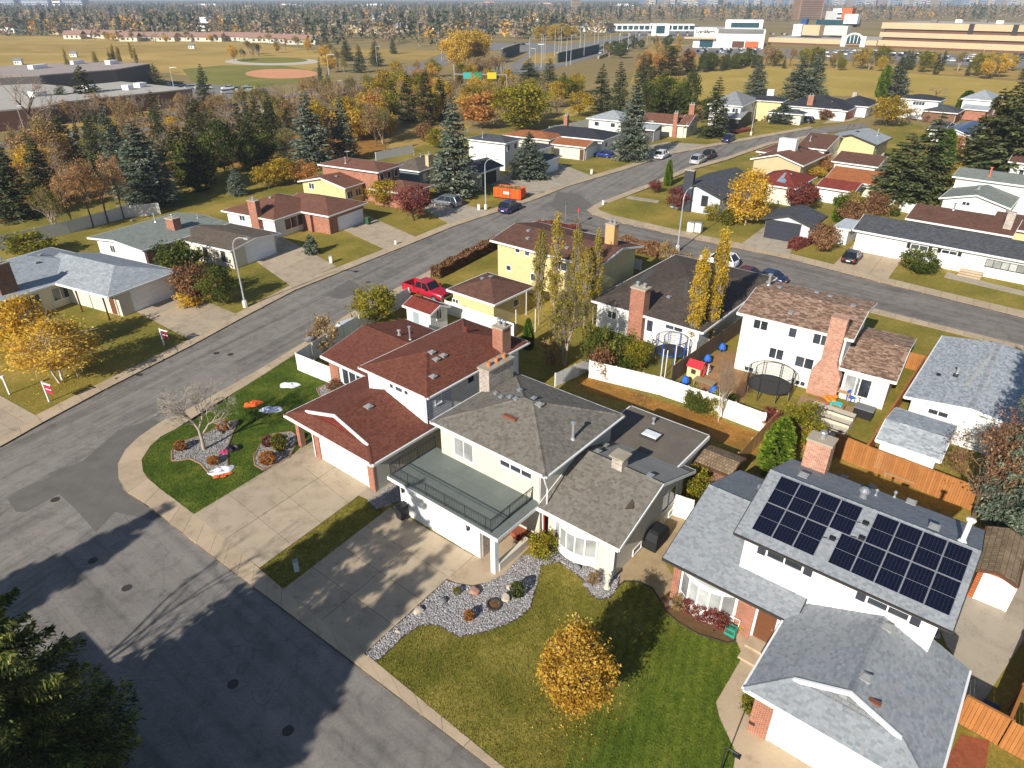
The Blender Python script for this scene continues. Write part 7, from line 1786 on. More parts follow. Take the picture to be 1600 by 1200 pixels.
def cart(px, py, hd, body, lid, label, z=.12):
 x, y = at(px, py); o = empty('wheeled_cart', (x, y, z), RAD(hd), label, 'cart')
 b = MB(); loft(b, [[(-.24,-.26,.08),(.24,-.26,.08),(.24,.22,.08),(-.24,.22,.08)], [(-.31,-.36,.98),(.31,-.36,.98),(.31,.3,.98),(-.31,.3,.98)]]); b.build('bin_body', body, o)
 l = MB(); loft(l, [[(-.34,-.4,.985),(.34,-.4,.985),(.34,.36,.985),(-.34,.36,.985)], [(-.3,-.34,1.08),(.3,-.34,1.08),(.3,.3,1.08),(-.3,.3,1.08)]]); l.tube((-.28,.42,1.0),(.28,.42,1.0),.025); l.build('lid', lid, o)
 for s in (-1,1):
  wz = MB(); wz.tube((s * .27,.22,.12),(s * .33,.22,.12),.12,.12,12); wz.build('wheel', rubber, o)
cgreen = plain('cart_green', L(50,88,60),.6)
cart(629,812,-39, black, black, 'black wheeled cart standing at the left end of the white garage door'); cart(599,752,-39, cgreen, black, 'green wheeled cart in the passage between the two garages'); cart(610,743,-30, black, black, 'black wheeled cart next to the green one between the garages')
cart(1352,397 + 2,-41, black, black, 'black cart against the slate bungalow garage wall') if False else None
cart(1402,404,-41, black, black, 'black cart right of the white double garage door on the side road'); cart(576,352,-29, cgreen, cgreen, 'green cart beside the brown bungalow garage'); cart(272,462,-27, cgreen, black, 'green-bodied cart at the corner of the left garage'); cart(1247,375,-37, black, black, 'black cart at the right side of the charcoal garage door'); cart(1535,1132,-38, plain('cart_blue', L(30,44,84),.6), P_['blue'], 'dark blue cart in the shaded side yard behind the cedar gate')
x, y = at(1024,850); o = empty('covered_grill', (x, y, .12), TH + 1.57, 'black fabric-covered barbecue on the gravel beside the grey house', 'grill'); b = MB(); loft(b, [[(-.85,-.42,0),(.85,-.42,0),(.85,.42,0),(-.85,.42,0)], [(-.84,-.42,.7),(.84,-.42,.7),(.84,.42,.7),(-.84,.42,.7)], [(-.6,-.38,1.1),(.6,-.38,1.1),(.6,.36,1.1),(-.6,.36,1.1)], [(-.4,-.2,1.2),(.4,-.2,1.2),(.4,.25,1.2),(-.4,.25,1.2)]]); b.build('cover', plain('cover_black', (.016,.017,.018,1),.7,.3, bump=.4, fine=8), o)
for k in range(6): MB().box(-.8 + k * .28,-.45,0,-.74 + k * .28,-.423,.8).build('fold', MATS['cover_black'], o)
teal = plain('teal_plastic', L(44,150,132),.5)
x, y = at(1140,995); o = empty('hose_reel', (x, y, .12), TH, 'green hose reel box on the paving by the brick pier', 'hose reel'); MB().box(-.28,-.2,.1,.28,.2,.62).build('housing', teal, o); t = MB(); t.tube((-.22,0,.4),(.22,0,.4),.24,.24,14); t.build('drum', cgreen, o); MB().path([Vector((-.25,.2,.3)), Vector((-.25,.3,1.0)), Vector((.25,.3,1.0)), Vector((.25,.2,.3))], .025).build('handle', trimw, o)
x, y = at(948,921); o = empty('garden_statue', (x, y, .12),0, 'pale stone garden lantern standing in the front gravel bed', 'statue'); gs = plain('cast_stone', L(206,198,180),.9, amt=.2, scale=6); MB().lathe([(.2,0),(.2,.08),(.12,.12),(.09,.5),(.16,.56),(0,.58)], 10).build('pedestal', gs, o); MB().lathe([(.12,.58),(.15,.78),(.1,.86),(.2,.9),(.04,1.08),(.03,1.16),(0,1.18)], 8).build('lantern_top', gs, o)
def rock_mesh(seed, mat):
 rg = random.Random(seed); bm = bmesh.new(); bmesh.ops.create_icosphere(bm, subdivisions=2, radius=1)
 sx, sy, sz = rg.uniform(.8,1.2), rg.uniform(.7,1), rg.uniform(.55,.8); pl = [(Vector((rg.gauss(0,1), rg.gauss(0,1), rg.gauss(0,1))).normalized(), rg.uniform(.55,.85)) for _ in range(9)]
 for v in bm.verts:
  for n_, d_ in pl:
   e = v.co.dot(n_) - d_
   if e > 0: v.co -= n_ * e * .9
  v.co = Vector((v.co.x * sx, v.co.y * sy, v.co.z * sz + .35))
 me = bpy.data.meshes.new('boulder'); bm.to_mesh(me); bm.free(); me.materials.append(mat); return me
rk = [plain('rock_grey', L(130,128,128),.95, amt=.3, scale=5, bump=.6), plain('rock_pink', L(176,134,116),.95, amt=.25, scale=5, bump=.6), plain('rock_pale', L(190,176,158),.95, amt=.25, scale=5, bump=.6)]
for k, (px, py, r, m, lb) in enumerate([(654,958,.34,2, 'pale boulder near the kerb end of the gravel bed'),(692,944,.32,0, 'dark grey boulder in the middle of the gravel bed'),(742,930,.42,1, 'pinkish boulder nearest the porch walk'),(790,938,.40,2, 'largest pale boulder under the rounded shrub'),(798,922,.3,2, 'pale boulder above the rounded shrub'),(712,930,.26,0, 'small dark stone beside the little green plant'),(735,970,.22,1, 'low reddish stone by the rusty tuft'),(622,990,.16,2, 'tiny white stone near the lawn edge'),(341,716,.28,2, 'pale boulder at the edge of the bare-tree bed'),(344,680,.34,0, 'grey boulder beneath the leafless lawn tree'),(1052,945,.34,0, 'grey boulder at the corner of the mulch bed'),(902,890,.3,0, 'grey stone under the front bow window'),(918,918,.26,0, 'small stone in the front wall bed')]):
 x, y = at(px, py); o = inst('boulder', rock_mesh(40 + k, rk[m]), None, (x, y, .1), k * 1.3,(r, r, r * .9)); tag(o, lb, 'rock', 'boulders in the garden beds')
mb = MB(); x, y = at(772,948)
for k in range(16):
 a = k * .3927; mb.box(-.07,-.05,0,.07,.05,.12,0, Matrix.Translation((.38 * math.cos(a),.38 * math.sin(a),0)) @ Matrix.Rotation(a + 1.57,4, 'Z'))
mb.lathe([(.33,.04),(0,.07)], 14,(0,0,0),1); tag(mb.build('fire_ring', [edging, mulch], None, (x, y, .12)), 'small dark ring of stones in the gravel bed', 'stone ring')
def slack(px, py, r, cols, label, seed, hd=0):
 rg = random.Random(seed); x, y = at(px, py); n = 22; o = empty('deflated_inflatable', (x, y, .12), RAD(hd), label, 'inflatable')
 for c, (mx, ox, oy, rr) in enumerate(cols):
  ox, oy, rr = ox * 1.25, oy * 1.25, rr * 1.25
  bm = bmesh.new(); N = 20; vs = []; ph = [rg.uniform(0,6.28) for _ in range(6)]
  for i in range(N + 1):
   row = []
   for j in range(N):
    a = j / N * 6.283; f = i / N; q = rr * f * (1 + .16 * math.sin(2 * a + ph[0]) + .1 * math.sin(5 * a + ph[1]))
    z = .20 * rr / r * (1 - f ** 3) * (.55 + .35 * math.sin(3 * a + 5 * f + ph[2]) + .3 * math.sin(7 * f * math.cos(a + ph[3]) + ph[4])) + .012
    row.append(bm.verts.new((ox + q * math.cos(a), oy + q * math.sin(a) * .75, max(.01, z) + .015 * c)))
   vs.append(row)
  for i in range(N):
   for j in range(N): bm.faces.new([vs[i][j], vs[i][(j + 1) % N], vs[i + 1][(j + 1) % N], vs[i + 1][j]])
  me = bpy.data.meshes.new('fabric'); bm.to_mesh(me); bm.free(); me.materials.append(mx); me.polygons.foreach_set('use_smooth', [True] * len(me.polygons)); inst('fabric', me, o)
fw, fo, fb_, fk, fp = plain('nylon_white', L(226,226,232),.5,.3), plain('nylon_orange', L(240,104,46),.5,.3), plain('nylon_blue', L(84,120,196),.5,.3), plain('nylon_black', L(26,24,30),.5,.3), plain('nylon_pink', L(196,60,110),.5,.3)
slack(346,739,.8, [(fw, 0,.1,.62),(fb_, .2,.2,.2),(fo, -.25,-.42,.22),(fo, .15,-.5,.2),(fo, .42,-.4,.17)], 'slack white and orange inflatable heaped by the driveway', 1,20); slack(396,633,.75, [(fo, 0,0,.6),(fk, .05,.05,.14)], 'flat orange inflatable on the bright lawn', 2); slack(424,642,.85, [(fw, 0,0,.66),(fb_, -.1,.05,.42),(fb_, .35,-.1,.22)], 'flat blue and white inflatable on the bright lawn', 3)
slack(453,604,.75, [(fw, 0,0,.62),(fk, .08,.0,.3)], 'flat white inflatable with a black patch on the upper lawn', 4); slack(358,706,.5, [(fk, .25,.1,.5),(fp, -.25,-.05,.3)], 'slack black and pink inflatable lying across the gravel bed', 5,30)
# ================================================================ fences
def fence(pts, h, label, mat, bw=.14, gap=.012, name='fence', th=.02, posts=2.4, world=False, z=.08, cap=None, jit=.012):
 P = [Vector(p) for p in (pts if world else W(pts))]; o = empty(name, (P[0].x, P[0].y, z),0, label, 'fence'); base = P[0]
 bm_ = MB().box(0,-th / 2,0, bw, th / 2,1).mesh('board', mat); far = min(p.length for p in P) > 95; joined = MB(); tot = 0; rails = MB()
 for a, b in zip(P[:-1], P[1:]):
  d = b - a; Ln = d.length; ang = math.atan2(d.y, d.x); n = max(1, int(Ln / (bw + gap))); st = Ln / n
  for k in range(n):
   q = a + d * (k / n) - base; hh = h + random.uniform(-jit, jit)
   if far or tot >= 298: joined.box(0,-th / 2,.04, st - gap, th / 2, hh, 0, Matrix.Translation((q.x, q.y, 0)) @ Matrix.Rotation(ang, 4, 'Z'))
   else: inst('board', bm_, o, (q.x, q.y, .04), ang + random.uniform(-.012,.012),((st - gap) / bw, 1, hh)); tot += 1
  R_ = Matrix.Translation((a.x - base.x, a.y - base.y, 0)) @ Matrix.Rotation(ang, 4, 'Z')
  pm = MB().box(-.05,.012,0,.05,.11, h + .06).mesh('post', mat); k = 0.0
  while k <= Ln + .01:
   q = a + d * (min(k, Ln) / Ln) - base; inst('post', pm, o, (q.x, q.y, 0), ang); k += posts
  for zz in (.3, h - .25): MB().box(0,.012, zz - .045, Ln, .05, zz + .045,0, R_).build('rail', mat, o)
  if cap: MB().box(0,-.06, h + .02, Ln, .07, h + .055,0, R_).build('cap_rail', mat, o)
 if joined.f: tag(joined.build('board', mat, o), kind='stuff')
 return o
fwh = plain('fence_white', (.78,.77,.73,1),.7,.25, scale=2, amt=.1, var=.06); fced = plain('fence_cedar', L(166,110,62),.85,.15, scale=1.5, amt=.2, fine=18, var=.12); fold = plain('fence_old', L(104,90,76),.95,.1, scale=2, amt=.25, var=.15); ftan = plain('fence_tan', L(186,148,98),.9,.1, scale=2, amt=.2, var=.12); fgr = plain('fence_greywhite', L(206,204,200),.8,.2, scale=2, amt=.12, var=.08)
fence([(640,474),(563,519),(491,563),(466,580),(521,603)], 1.7, 'white board fence wrapping the corner yard of the red-roofed house', fwh)
fence([(696,491),(803,529)], 1.5, 'white board fence in front of the cream garage', fwh); fence([(920,592),(1030,619),(1100,643),(1192,678)], 1.7, 'long white board fence behind the leaf-strewn back garden', fwh); fence([(868,606),(920,582),(918,560)], 1.3, 'grey-white panel fence by the spreading half-bare tree', fgr)
fence([(1048,601),(1166,514)], 1.7, 'weathered dark board fence between the bungalow and play yard', fold); fence([(1346,730),(1442,578)], 1.8, 'cedar fence running up beside the long grey roof', fced, cap=True); fence([(1228,697),(1272,708)], 1.7, 'short cedar fence beside the yellow-green shrub tree', fced, cap=True); fence([(1297,712),(1346,733),(1400,754),(1516,800)], 1.85, 'cedar fence behind the solar house below the grey annex', fced, cap=True); fence([(1405,574),(1440,584)], 1.6, 'cedar gate panel at the top of the side yard', fced)
fence([(1492,1130),(1556,1166)], 1.8, 'cedar gate fence closing the side yard of the solar house', fced, cap=True); fence([(1556,1166),(1600,1060),(1650,940)], 1.8, 'cedar fence along the right boundary of the solar house', fced, cap=True); fence([(1560,1170),(1625,1205)], 1.8, 'cedar panel at the bottom right corner', fced)
fence([(0,392),(110,366),(200,341),(252,336)], 1.8, 'long pale fence behind the left bungalows', fgr); fence([(1050,807),(1080,817)], 1.7, 'white gate between the grey house and the solar house', fwh); fence([(1150,735),(1214,664)], 1.4, 'tan slatted fence beside the clipped cypress', ftan); fence([(1385,326),(1434,338)], 1.5, 'white fence below the tallest dark spruce', fwh); fence([(972,417),(1002,424)], 1.3, 'white gate at the rear of the dark bungalow', fwh); fence([(588,252),(646,240)], 1.7, 'pale fence behind the brown split-level house', fgr); fence([(858,210),(930,196)], 1.7, 'grey-white fence behind the black-roofed bungalow', fgr)
# ================================================================ back-yard things
def tramp(px, py, r, mat, pad, label, net=2.1):
 x, y = at(px, py, .9); o = empty('trampoline', (x, y, .1),0, label, 'trampoline')
 MB().lathe([(r * .9,.85),(0,.84)], 28).build('jump_mat', black, o); MB().lathe([(r * .88,.87),(r, .86),(r + .04,.82)], 28).build('pad', pad, o); f = MB()
 for k in range(8):
  a = k * .7854; p = Vector((r * math.cos(a), r * math.sin(a),0)); MB().tube(p, p + Vector((0,0,.82)),.03).build('leg', metal, o); MB().tube(p * 1.05, p * 1.05 + Vector((0,0, net)),.035).build('net_pole', mat, o)
 ring = MB()
 for k in range(28):
  a0, a1 = k * 6.2832 / 28,(k + 1) * 6.2832 / 28; ring.tube((r * 1.05 * math.cos(a0), r * 1.05 * math.sin(a0), net),(r * 1.05 * math.cos(a1), r * 1.05 * math.sin(a1), net),.03,.03,4)
  for z0 in np.arange(1.0, net, .25): ring.tube((r * 1.04 * math.cos(a0), r * 1.04 * math.sin(a0), z0),(r * 1.04 * math.cos(a1), r * 1.04 * math.sin(a1), z0),.008,.008,3, cap=False)
  for q in range(3): a = a0 + (a1 - a0) * q / 3; ring.tube((r * 1.04 * math.cos(a), r * 1.04 * math.sin(a),.9),(r * 1.04 * math.cos(a), r * 1.04 * math.sin(a), net),.007,.007,3, cap=False)
 tag(ring.build('net', plain('net_black', (.03,.03,.03,1),.8), o), kind='stuff')
tramp(1202,601,1.75, black, black, 'round black trampoline with net behind the white house'); tramp(1048,548,1.35, plain('tramp_blue', L(40,86,170),.5), MATS['tramp_blue'], 'blue-edged trampoline beside the golden poplars')
rp, yp, bp = plain('toy_red', L(200,50,60),.5), plain('toy_cream', L(232,208,150),.5), plain('toy_blue', L(44,100,190),.5)
x, y = at(1086,590); o = empty('playhouse', (x, y, .1), TH, 'toy playhouse with a red roof in the play yard', 'playhouse')
b = MB(); b.box(-.6,-.55,0,.6,.55,1.15); b.build('walls', yp, o); b = MB(); b.face([(-.72,-.65,1.1),(.72,-.65,1.1),(.72,0,1.6),(-.72,0,1.6)]); b.face([(.72,.65,1.1),(-.72,.65,1.1),(-.72,0,1.6),(.72,0,1.6)]); b.face([(-.6,-.55,1.15),(-.6,.55,1.15),(-.6,0,1.58)]); b.face([(.6,.55,1.15),(.6,-.55,1.15),(.6,0,1.58)]); b.build('roof', rp, o); MB().box(-.22,-.565,.5,.22,-.552,.95).build('window', trimd, o); MB().box(.5,-.3,0,.612,.1,.9).build('door', rp, o)
x, y = at(1099,588); o = empty('toy_slide', (x, y, .1), TH, 'small red slide with white steps next to the playhouse', 'slide'); b = MB(); b.face([(-.22,-1.1,.08),(.22,-1.1,.08),(.22,.3,.95),(-.22,.3,.95)]); b.box(-.26,-1.1,.08,-.22,-.9,.2); b.build('chute', rp, o); b = MB(); b.box(-.25,.3,0,.25,.4,1.0); 
for k in range(3): b.box(-.25,.4,.2 + k * .25,.25,.6 + .15 * (2 - k),.25 + k * .25)
b.build('ladder', trimw, o)
for (px, py, lb) in [(1070,600, 'blue toy car by the white fence'),(1114,616, 'blue toy scooter leaning near the white fence'),(1105,566, 'round blue toy by the dark board fence'),(1128,548, 'blue toy hung high on the dark board fence')]:
 small('toy_car', lb, 'toy', px, py, 30, [('body', MB().lathe([(.28,.12),(.36,.3),(.3,.5),(.18,.75),(0,.8)], 10), bp),('wheel', MB().tube((-.3,-.2,.12),(.3,-.2,.12),.12), black),('wheel', MB().tube((-.3,.2,.12),(.3,.2,.12),.12), black)], 'blue toys in the play yard')
wood = plain('deck_wood', L(150,108,72),.85, amt=.25); oldw = MATS['old_wood'] if 'old_wood' in MATS else plain('old_wood', L(150,132,100),.9)
def table(px, py, hd, w_, d_, h, mat, label, z=.2):
 small('table', label, 'table', px, py, hd, [('tabletop', MB().box(-w_ / 2,-d_ / 2, h - .05, w_ / 2, d_ / 2, h), mat)] + [('leg', MB().box(sx * (w_ / 2 - .1) - .04, sy * (d_ / 2 - .1) - .04,0, sx * (w_ / 2 - .1) + .04, sy * (d_ / 2 - .1) + .04, h - .05), mat) for sx in (-1,1) for sy in (-1,1)], None, z)
table(1100,604,-39,1.8,.8,.6, oldw, 'low weathered bench table along the white fence', .1)
def chair(px, py, hd, mat, label, z=.2):
 small('garden_chair', label, 'chair', px, py, hd, [('seat', MB().box(-.26,-.26,.38,.26,.26,.43), mat),('backrest', MB().box(-.26,.22,.43,.26,.27,.95), mat)] + [('leg', MB().box(sx * .22 - .025, sy * .22 - .025,0, sx * .22 + .025, sy * .22 + .025,.38), mat) for sx in (-1,1) for sy in (-1,1)], 'garden chairs on the patio', z)
chair(1328,627,20, bp, 'bright blue chair on the patio by the glass doors'); chair(1341,626,-60, plain('chair_maroon', L(110,44,44),.7), 'dark red chair at the right of the patio'); table(1315,622,-36,1.2,.8,.7, plain('table_tan', L(186,150,110),.8), 'tan table on the patio between the chairs'); table(1305,638,-36,.9,.6,.5, plain('teal_table', L(60,190,190),.5), 'turquoise toy water table on the patio edge'); chair(1300,618,150, wood, 'wooden chair beside the pumpkins on the patio')
x, y = at(1284,608,.2); o = empty('barbecue', (x, y, .2), TH, 'dark grey barbecue on wheels against the brick chimney', 'barbecue'); MB().box(-.55,-.25,.55,.55,.25,.85).build('firebox', plain('grill_grey', (.08,.085,.09,1),.4,.5,.5), o); l = MB(); loft(l, [[(-.5,-.25,.852),(.5,-.25,.852),(.5,.25,.852),(-.5,.25,.852)], [(-.45,-.1,1.1),(.45,-.1,1.1),(.45,.2,1.1),(-.45,.2,1.1)]]); l.build('lid', metal, o)
for sx in (-1,1):
 for sy in (-1,1): MB().box(sx * .48 - .03, sy * .2 - .03,0, sx * .48 + .03, sy * .2 + .03,.55).build('leg', black, o)
pk = plain('pumpkin', L(226,130,30),.6)
for k in range(7): x, y = at(1287 + k * 2.8,628 + (k % 3) * 3,.2); pm = MB(); pm.lathe([(0,.02),(.14,.04),(.19,.15),(.12,.26),(0,.25)], 10); pm.tube((0,0,.24),(.02,0,.32),.02); oo = tag(pm.build('pumpkin', pk, None, (x, y, .55)), 'orange pumpkin in the wooden crate on the patio', 'pumpkin', 'pumpkins on the patio')
x, y = at(1296,634,.2); o = empty('wooden_crate', (x, y, .2), TH, 'long wooden planter crate filled with pumpkins', 'crate'); b = MB(); b.box(-1.1,-.35,0,1.1,.35,.36); b.build('box', wood, o)
for k in range(3): MB().box(-1.12,-.37,.03 + k * .12,1.12,-.352,.12 + k * .12).build('slat', wood, o)
x, y = at(1289,668); o = empty('garden_steps', (x, y, .1), TH, 'terraced white timber steps below the patio', 'steps')
for k in range(4): MB().box(-1.6,-1.7 + k * .9,0,1.6,-.85 + k * .9,.2 + .22 * k).build('tread', plain('step_pale', L(200,190,170),.85), o)
for k in range(3): MB().path([Vector((-1.6,-.85 + k * .9,.5 + .22 * k)), Vector((1.6,-.85 + k * .9,.5 + .22 * k))], .04).build('rail', black, o)
x, y = at(1348,650,.2); o = empty('storage_box', (x, y, .2), TH, 'black lidded storage box at the right end of the patio', 'storage box'); MB().box(-.7,-.45,0,.7,.45,.75).build('chest', black, o); MB().box(-.73,-.48,.753,.73,.48,.83).build('lid', plain('lid_grey', L(120,122,124),.6), o)
for k, (px, py, h) in enumerate([(806,524,2.6),(822,494,2.6),(836,520,2.4),(1032,591,2.7),(1038,593,2.7),(1052,583,3.0),(1071,577,3.0),(1089,556,3.0),(1105,541,2.8),(990,575,2.6)]):
 x, y = at(px, py); m = MB(); m.tube((0,0,0),(0,0, h),.04,.04,8); m.lathe([(.05, h),(.05, h + .03),(0, h + .06)], 8)
 tag(m.build('garden_post', trimw, None, (x, y, .1)), 'slim white upright post in the yards behind the white fence', 'post', 'slim white posts in the back yards')
x, y = at(491,568); o = empty('satellite_dish', (x, y, .1), RAD(200), 'grey satellite dish on a pole inside the white corner fence', 'satellite dish'); MB().tube((0,0,0),(0,0,2.2),.04).build('mast', metal, o); b = MB(); b.lathe([(0,0),(.3,.05),(.55,.18),(.57,.18)], 16); m_ = b.mesh('dish', trimg); oo = inst('dish', m_, o, (0,0,2.2)); oo.rotation_euler = (.9,0,0)
x, y = at(540,520); o = empty('garden_tent', (x, y, .1), RAD(50), 'low white tarpaulin-covered boat shape behind the corner fence', 'tarpaulin'); b = MB(); loft(b, [[(-1.6,-.3,.4),(-1.6,.3,.4),(-1.6,0,.7)], [(-.6,-.9,.3),(-.6,.9,.3),(-.6,0,1.3)], [(1.2,-.9,.3),(1.2,.9,.3),(1.2,0,1.2)]]); b.build('cover', plain('tarp', L(206,214,222),.5), o); MB().box(-1.4,-.5,0,1.1,.5,.28).build('hull', trimg, o)
# ================================================================ the far ground: fields, school, freeway, mall, city
Z = .0
sheet('playing_field', [(-200,58),(0,55),(200,58),(400,67),(540,84),(480,112),(430,134),(240,112),(0,108),(-200,118)], -.05, g_sport)
sheet('dry_field', [(-100,70),(0,68),(260,70),(330,78),(180,84),(0,82),(-100,86)], -.04, g_dry)
sheet('dry_field', [(560,75),(700,80),(660,95),(600,92),(480,80)], -.04, g_dry)
sheet('ball_field', [(285,108),(345,102),(440,102),(500,112),(470,128),(390,138),(300,128)], -.03, grassmat('grass_ball', [(.3, L(104,112,54)),(.5, L(128,124,62)),(.7, L(150,138,76))], .05))
def ell(cx, cy, rx, ry, n=28): return [(cx + rx * math.cos(k * 6.2832 / n), cy + ry * math.sin(k * 6.2832 / n)) for k in range(n)]
sheet('infield', ell(440,115,57,7.5),-.02, infield); sheet('infield', ell(425,96,74,6),-.025, plain('pale_sand', L(196,186,170),.95)); sheet('ball_field', ell(425,94,56,4.6),-.02, MATS['grass_ball'])
sheet('golden_field', [(1078,118),(1120,108),(1200,106),(1400,112),(1575,126),(1700,140),(1640,175),(1500,165),(1330,150),(1180,148),(1075,168)], -.03, g_field)
sheet('golden_slope', [(604,252),(610,215),(648,198),(690,190),(740,196),(700,215),(650,245)], -.02, g_dry); sheet('golden_slope', [(856,196),(900,154),(945,146),(950,165),(885,200)], -.02, g_field)
sheet('leafy_bank', [(0,345),(0,290),(180,255),(350,222),(480,205),(600,200),(604,252),(500,268),(330,290),(150,325)], -.02, g_leaf)
sheet('leafy_bank', [(80,208),(200,190),(265,190),(270,200),(150,218),(70,226)], -.015, g_dry)
art = sheet('arterial_road', [(-200,245),(0,222),(110,206),(270,176),(420,152),(485,140),(560,122),(640,104),(715,76),(760,66),(800,68),(760,80),(690,104),(600,132),(490,155),(420,168),(275,196),(110,226),(0,246),(-200,276)], -.01, asph_far)
sheet('road_median', [(-100,246),(0,234),(110,216),(270,186),(420,160),(485,148),(560,126),(600,118),(490,151),(420,164),(275,190),(110,220),(0,240)], -.005, g_dry)
sheet('freeway', [(760,122),(840,112),(900,98),(985,70),(1020,52),(1000,48),(950,60),(880,72),(830,66),(770,70),(720,74),(830,82),(800,100),(740,118)], -.012, asph_far)
sheet('parking_lot', [(255,136),(300,130),(420,138),(430,148),(330,158),(270,150)], -.01, asph_far); sheet('parking_lot', [(1060,72),(1190,74),(1260,78),(1370,80),(1600,90),(1700,96),(1700,112),(1400,96),(1200,88),(1050,84)], -.01, asph_far)
sheet('embankment', [(812,100),(835,84),(900,80),(880,98)], -.008, g_dry)
sheet('dry_bank', [(985,130),(1000,84),(1030,64),(1080,72),(1085,104),(1075,120),(1020,150)], -.035, g_dry); sheet('dry_bank', [(1080,76),(1190,90),(1400,100),(1700,116),(1700,130),(1400,112),(1190,106),(1080,110)], -.034, g_dry); sheet('dry_bank', [(1000,40),(1190,40),(1190,60),(1040,60)], -.036, asph_far); sheet('dry_bank', [(40,210),(110,200),(270,172),(270,166),(180,170),(60,190)], -.008, g_dry)
cream_p = plain('precast_cream', L(204,172,138),.9,.15, scale=.15, amt=.1, fine=2); brick_f = plain('brick_far', L(112,80,66),.9, scale=.3, amt=.2, fine=3); dkgap = plain('parkade_dark', (.05,.045,.04,1),.9); whitef = plain('panel_white', L(236,236,236),.7, scale=.2, amt=.05); roofgr = plain('gravel_roof', L(176,170,160),.95, scale=.1, amt=.15, fine=1.5); roofdk = plain('roof_tar', L(120,116,112),.95, scale=.1, amt=.2, fine=1.5); teal_g = plain('glazing_teal', (.02,.07,.09,1),.15,.6); blueg = plain('glazing_blue', (.03,.08,.2,1),.15,.6); conw = plain('wall_grey_dark', L(96,92,90),.9)
class Frame_:
 def __init__(s, name, label, cat, a, b, group=None):
  A, B = Vector(at(*a)), Vector(at(*b)); d = B - A; s.L = d.length; s.o = empty(name, (A.x, A.y, 0), math.atan2(d.y, d.x), label, cat, group)
  s.A, s.d = A, d / d.length
 def u(s, px, py): q = Vector(at(px, py)) - s.A; return q.dot(s.d)
 def box(s, nm, x0, y0, z0, x1, y1, z1, m): return MB().box(x0, y0, z0, x1, y1, z1).build(nm, m, s.o)
sch = Frame_('school_building', 'long two-height school with pale flat roofs at the left', 'school', (62,142),(236,120))
mb = MB().prism([tuple(Matrix.Rotation(-sch.o.rotation_euler.z, 2) @ (Vector(at(px, py, 7)) - sch.A)) for px, py in [(62,119),(180,110),(234,101),(155,97),(0,105),(-80,112),(-60,124)]], 0,7); mb.build('wall', conw, sch.o)
def lpoly(f, P, z): return [tuple(Matrix.Rotation(-f.o.rotation_euler.z, 2) @ (Vector(at(px, py, z)) - f.A)) for px, py in P]
MB().prism(lpoly(sch, [(62,119),(180,110),(234,101),(155,97),(0,105),(-80,112),(-60,124)], 7),7.003,7.35).build('roof', plain('roof_mauve', L(164,150,142),.95, scale=.1, fine=1), sch.o)
lo = lpoly(sch, [(-80,182),(70,168),(108,160),(300,140),(190,129),(110,137),(0,127),(-80,140)], 4.5); MB().prism(lo, 0,4.5).build('wall', brick_f, sch.o); MB().prism(lo, 4.503,4.85).build('roof', roofgr, sch.o)
MB().prism(lpoly(sch, [(12,116),(62,119),(62,122),(12,119)], 6),0,6.0).build('wall', creamst, sch.o)
for (px, py, w_, z) in [(120,100,5,7.35),(175,100,4,7.35),(60,107,6,7.35),(140,140,3,4.85),(220,136,3,4.85),(200,140,2,4.85),(60,150,4,4.85)]:
 q = lpoly(sch, [(px, py)], z)[0]; MB().box(q[0] - w_ / 2, q[1] - 1.2, z, q[0] + w_ / 2, q[1] + 1.2, z + 1.3).build('roof_unit', whitef, sch.o)
for k in range(10):
 f = (k + .5) / 10; q = Vector(lo[0]).lerp(Vector(lo[1]), f)
pk_ = Frame_('parking_structure', 'long parking structure with three cream bands behind the golden field', 'car park', (1372,74),(1660,86))
zz = lambda ty: hgt(1372,74, ty)
H3, H2, H1_ = (zz(71), zz(62.5)),(zz(57.5), zz(50)),(zz(44.5), zz(35))
pk_.box('core', 1,1,0, pk_.L, 70, H1_[1] - 1.0, dkgap); pk_.box('ground_wall', 0,.4,0, pk_.L, .9, H3[0], brick_f)
for (z0, z1) in (H3, H2, H1_): pk_.box('band', -.5,0, z0, pk_.L, .8, z1, cream_p); pk_.box('band', -1.2,.8, z0,-.5,70, z1, cream_p)
for (z0, z1) in ((H3[1], H2[0]),(H2[1], H1_[0])): pk_.box('brick_wall', 2,.6, z0, pk_.L, .95, z1 - .9, brick_f)
pk_.box('roof', 0,.82, H1_[1] - .6, pk_.L, 69, H1_[1] - .3, roofgr)
for px in (1500,1582): u = pk_.u(px, 80); pk_.box('stair_slot', u, -.1, H2[1], u + 3,.5, H1_[1] + .2, dkgap)
for k in range(9): pk_.box('roof_unit', 20 + k * 13,30 + (k % 3) * 8, H1_[1] - .3,24 + k * 13,33 + (k % 3) * 8, H1_[1] + 1.6, whitef if k % 2 else roofdk)
ml = Frame_('shopping_mall', 'low shopping mall with a white arched entrance left of the parking structure', 'mall', (1200,68),(1371,74))
zl = hgt(1280,70,67.5), hgt(1280,70,60.5)
ml.box('ground_wall', 0,0,0, ml.L, 60, zl[0], brick_f); ml.box('band', 0,-.4, zl[0], ml.L - 1,60, zl[1], cream_p); ml.box('roof', .5,.3, zl[1] + .003, ml.L - 1.5,59, zl[1] + .2, roofgr)
def mb_at(nm, px0, px1, py, ty, by, m, dep=14, off=12):
 u0, u1 = ml.u(px0, py), ml.u(px1, py); s = 1.0; return ml.box(nm, u0, off, hgt((px0 + px1) / 2, py, by), u1, off + dep, hgt((px0 + px1) / 2, py, ty) * 1.03, m)
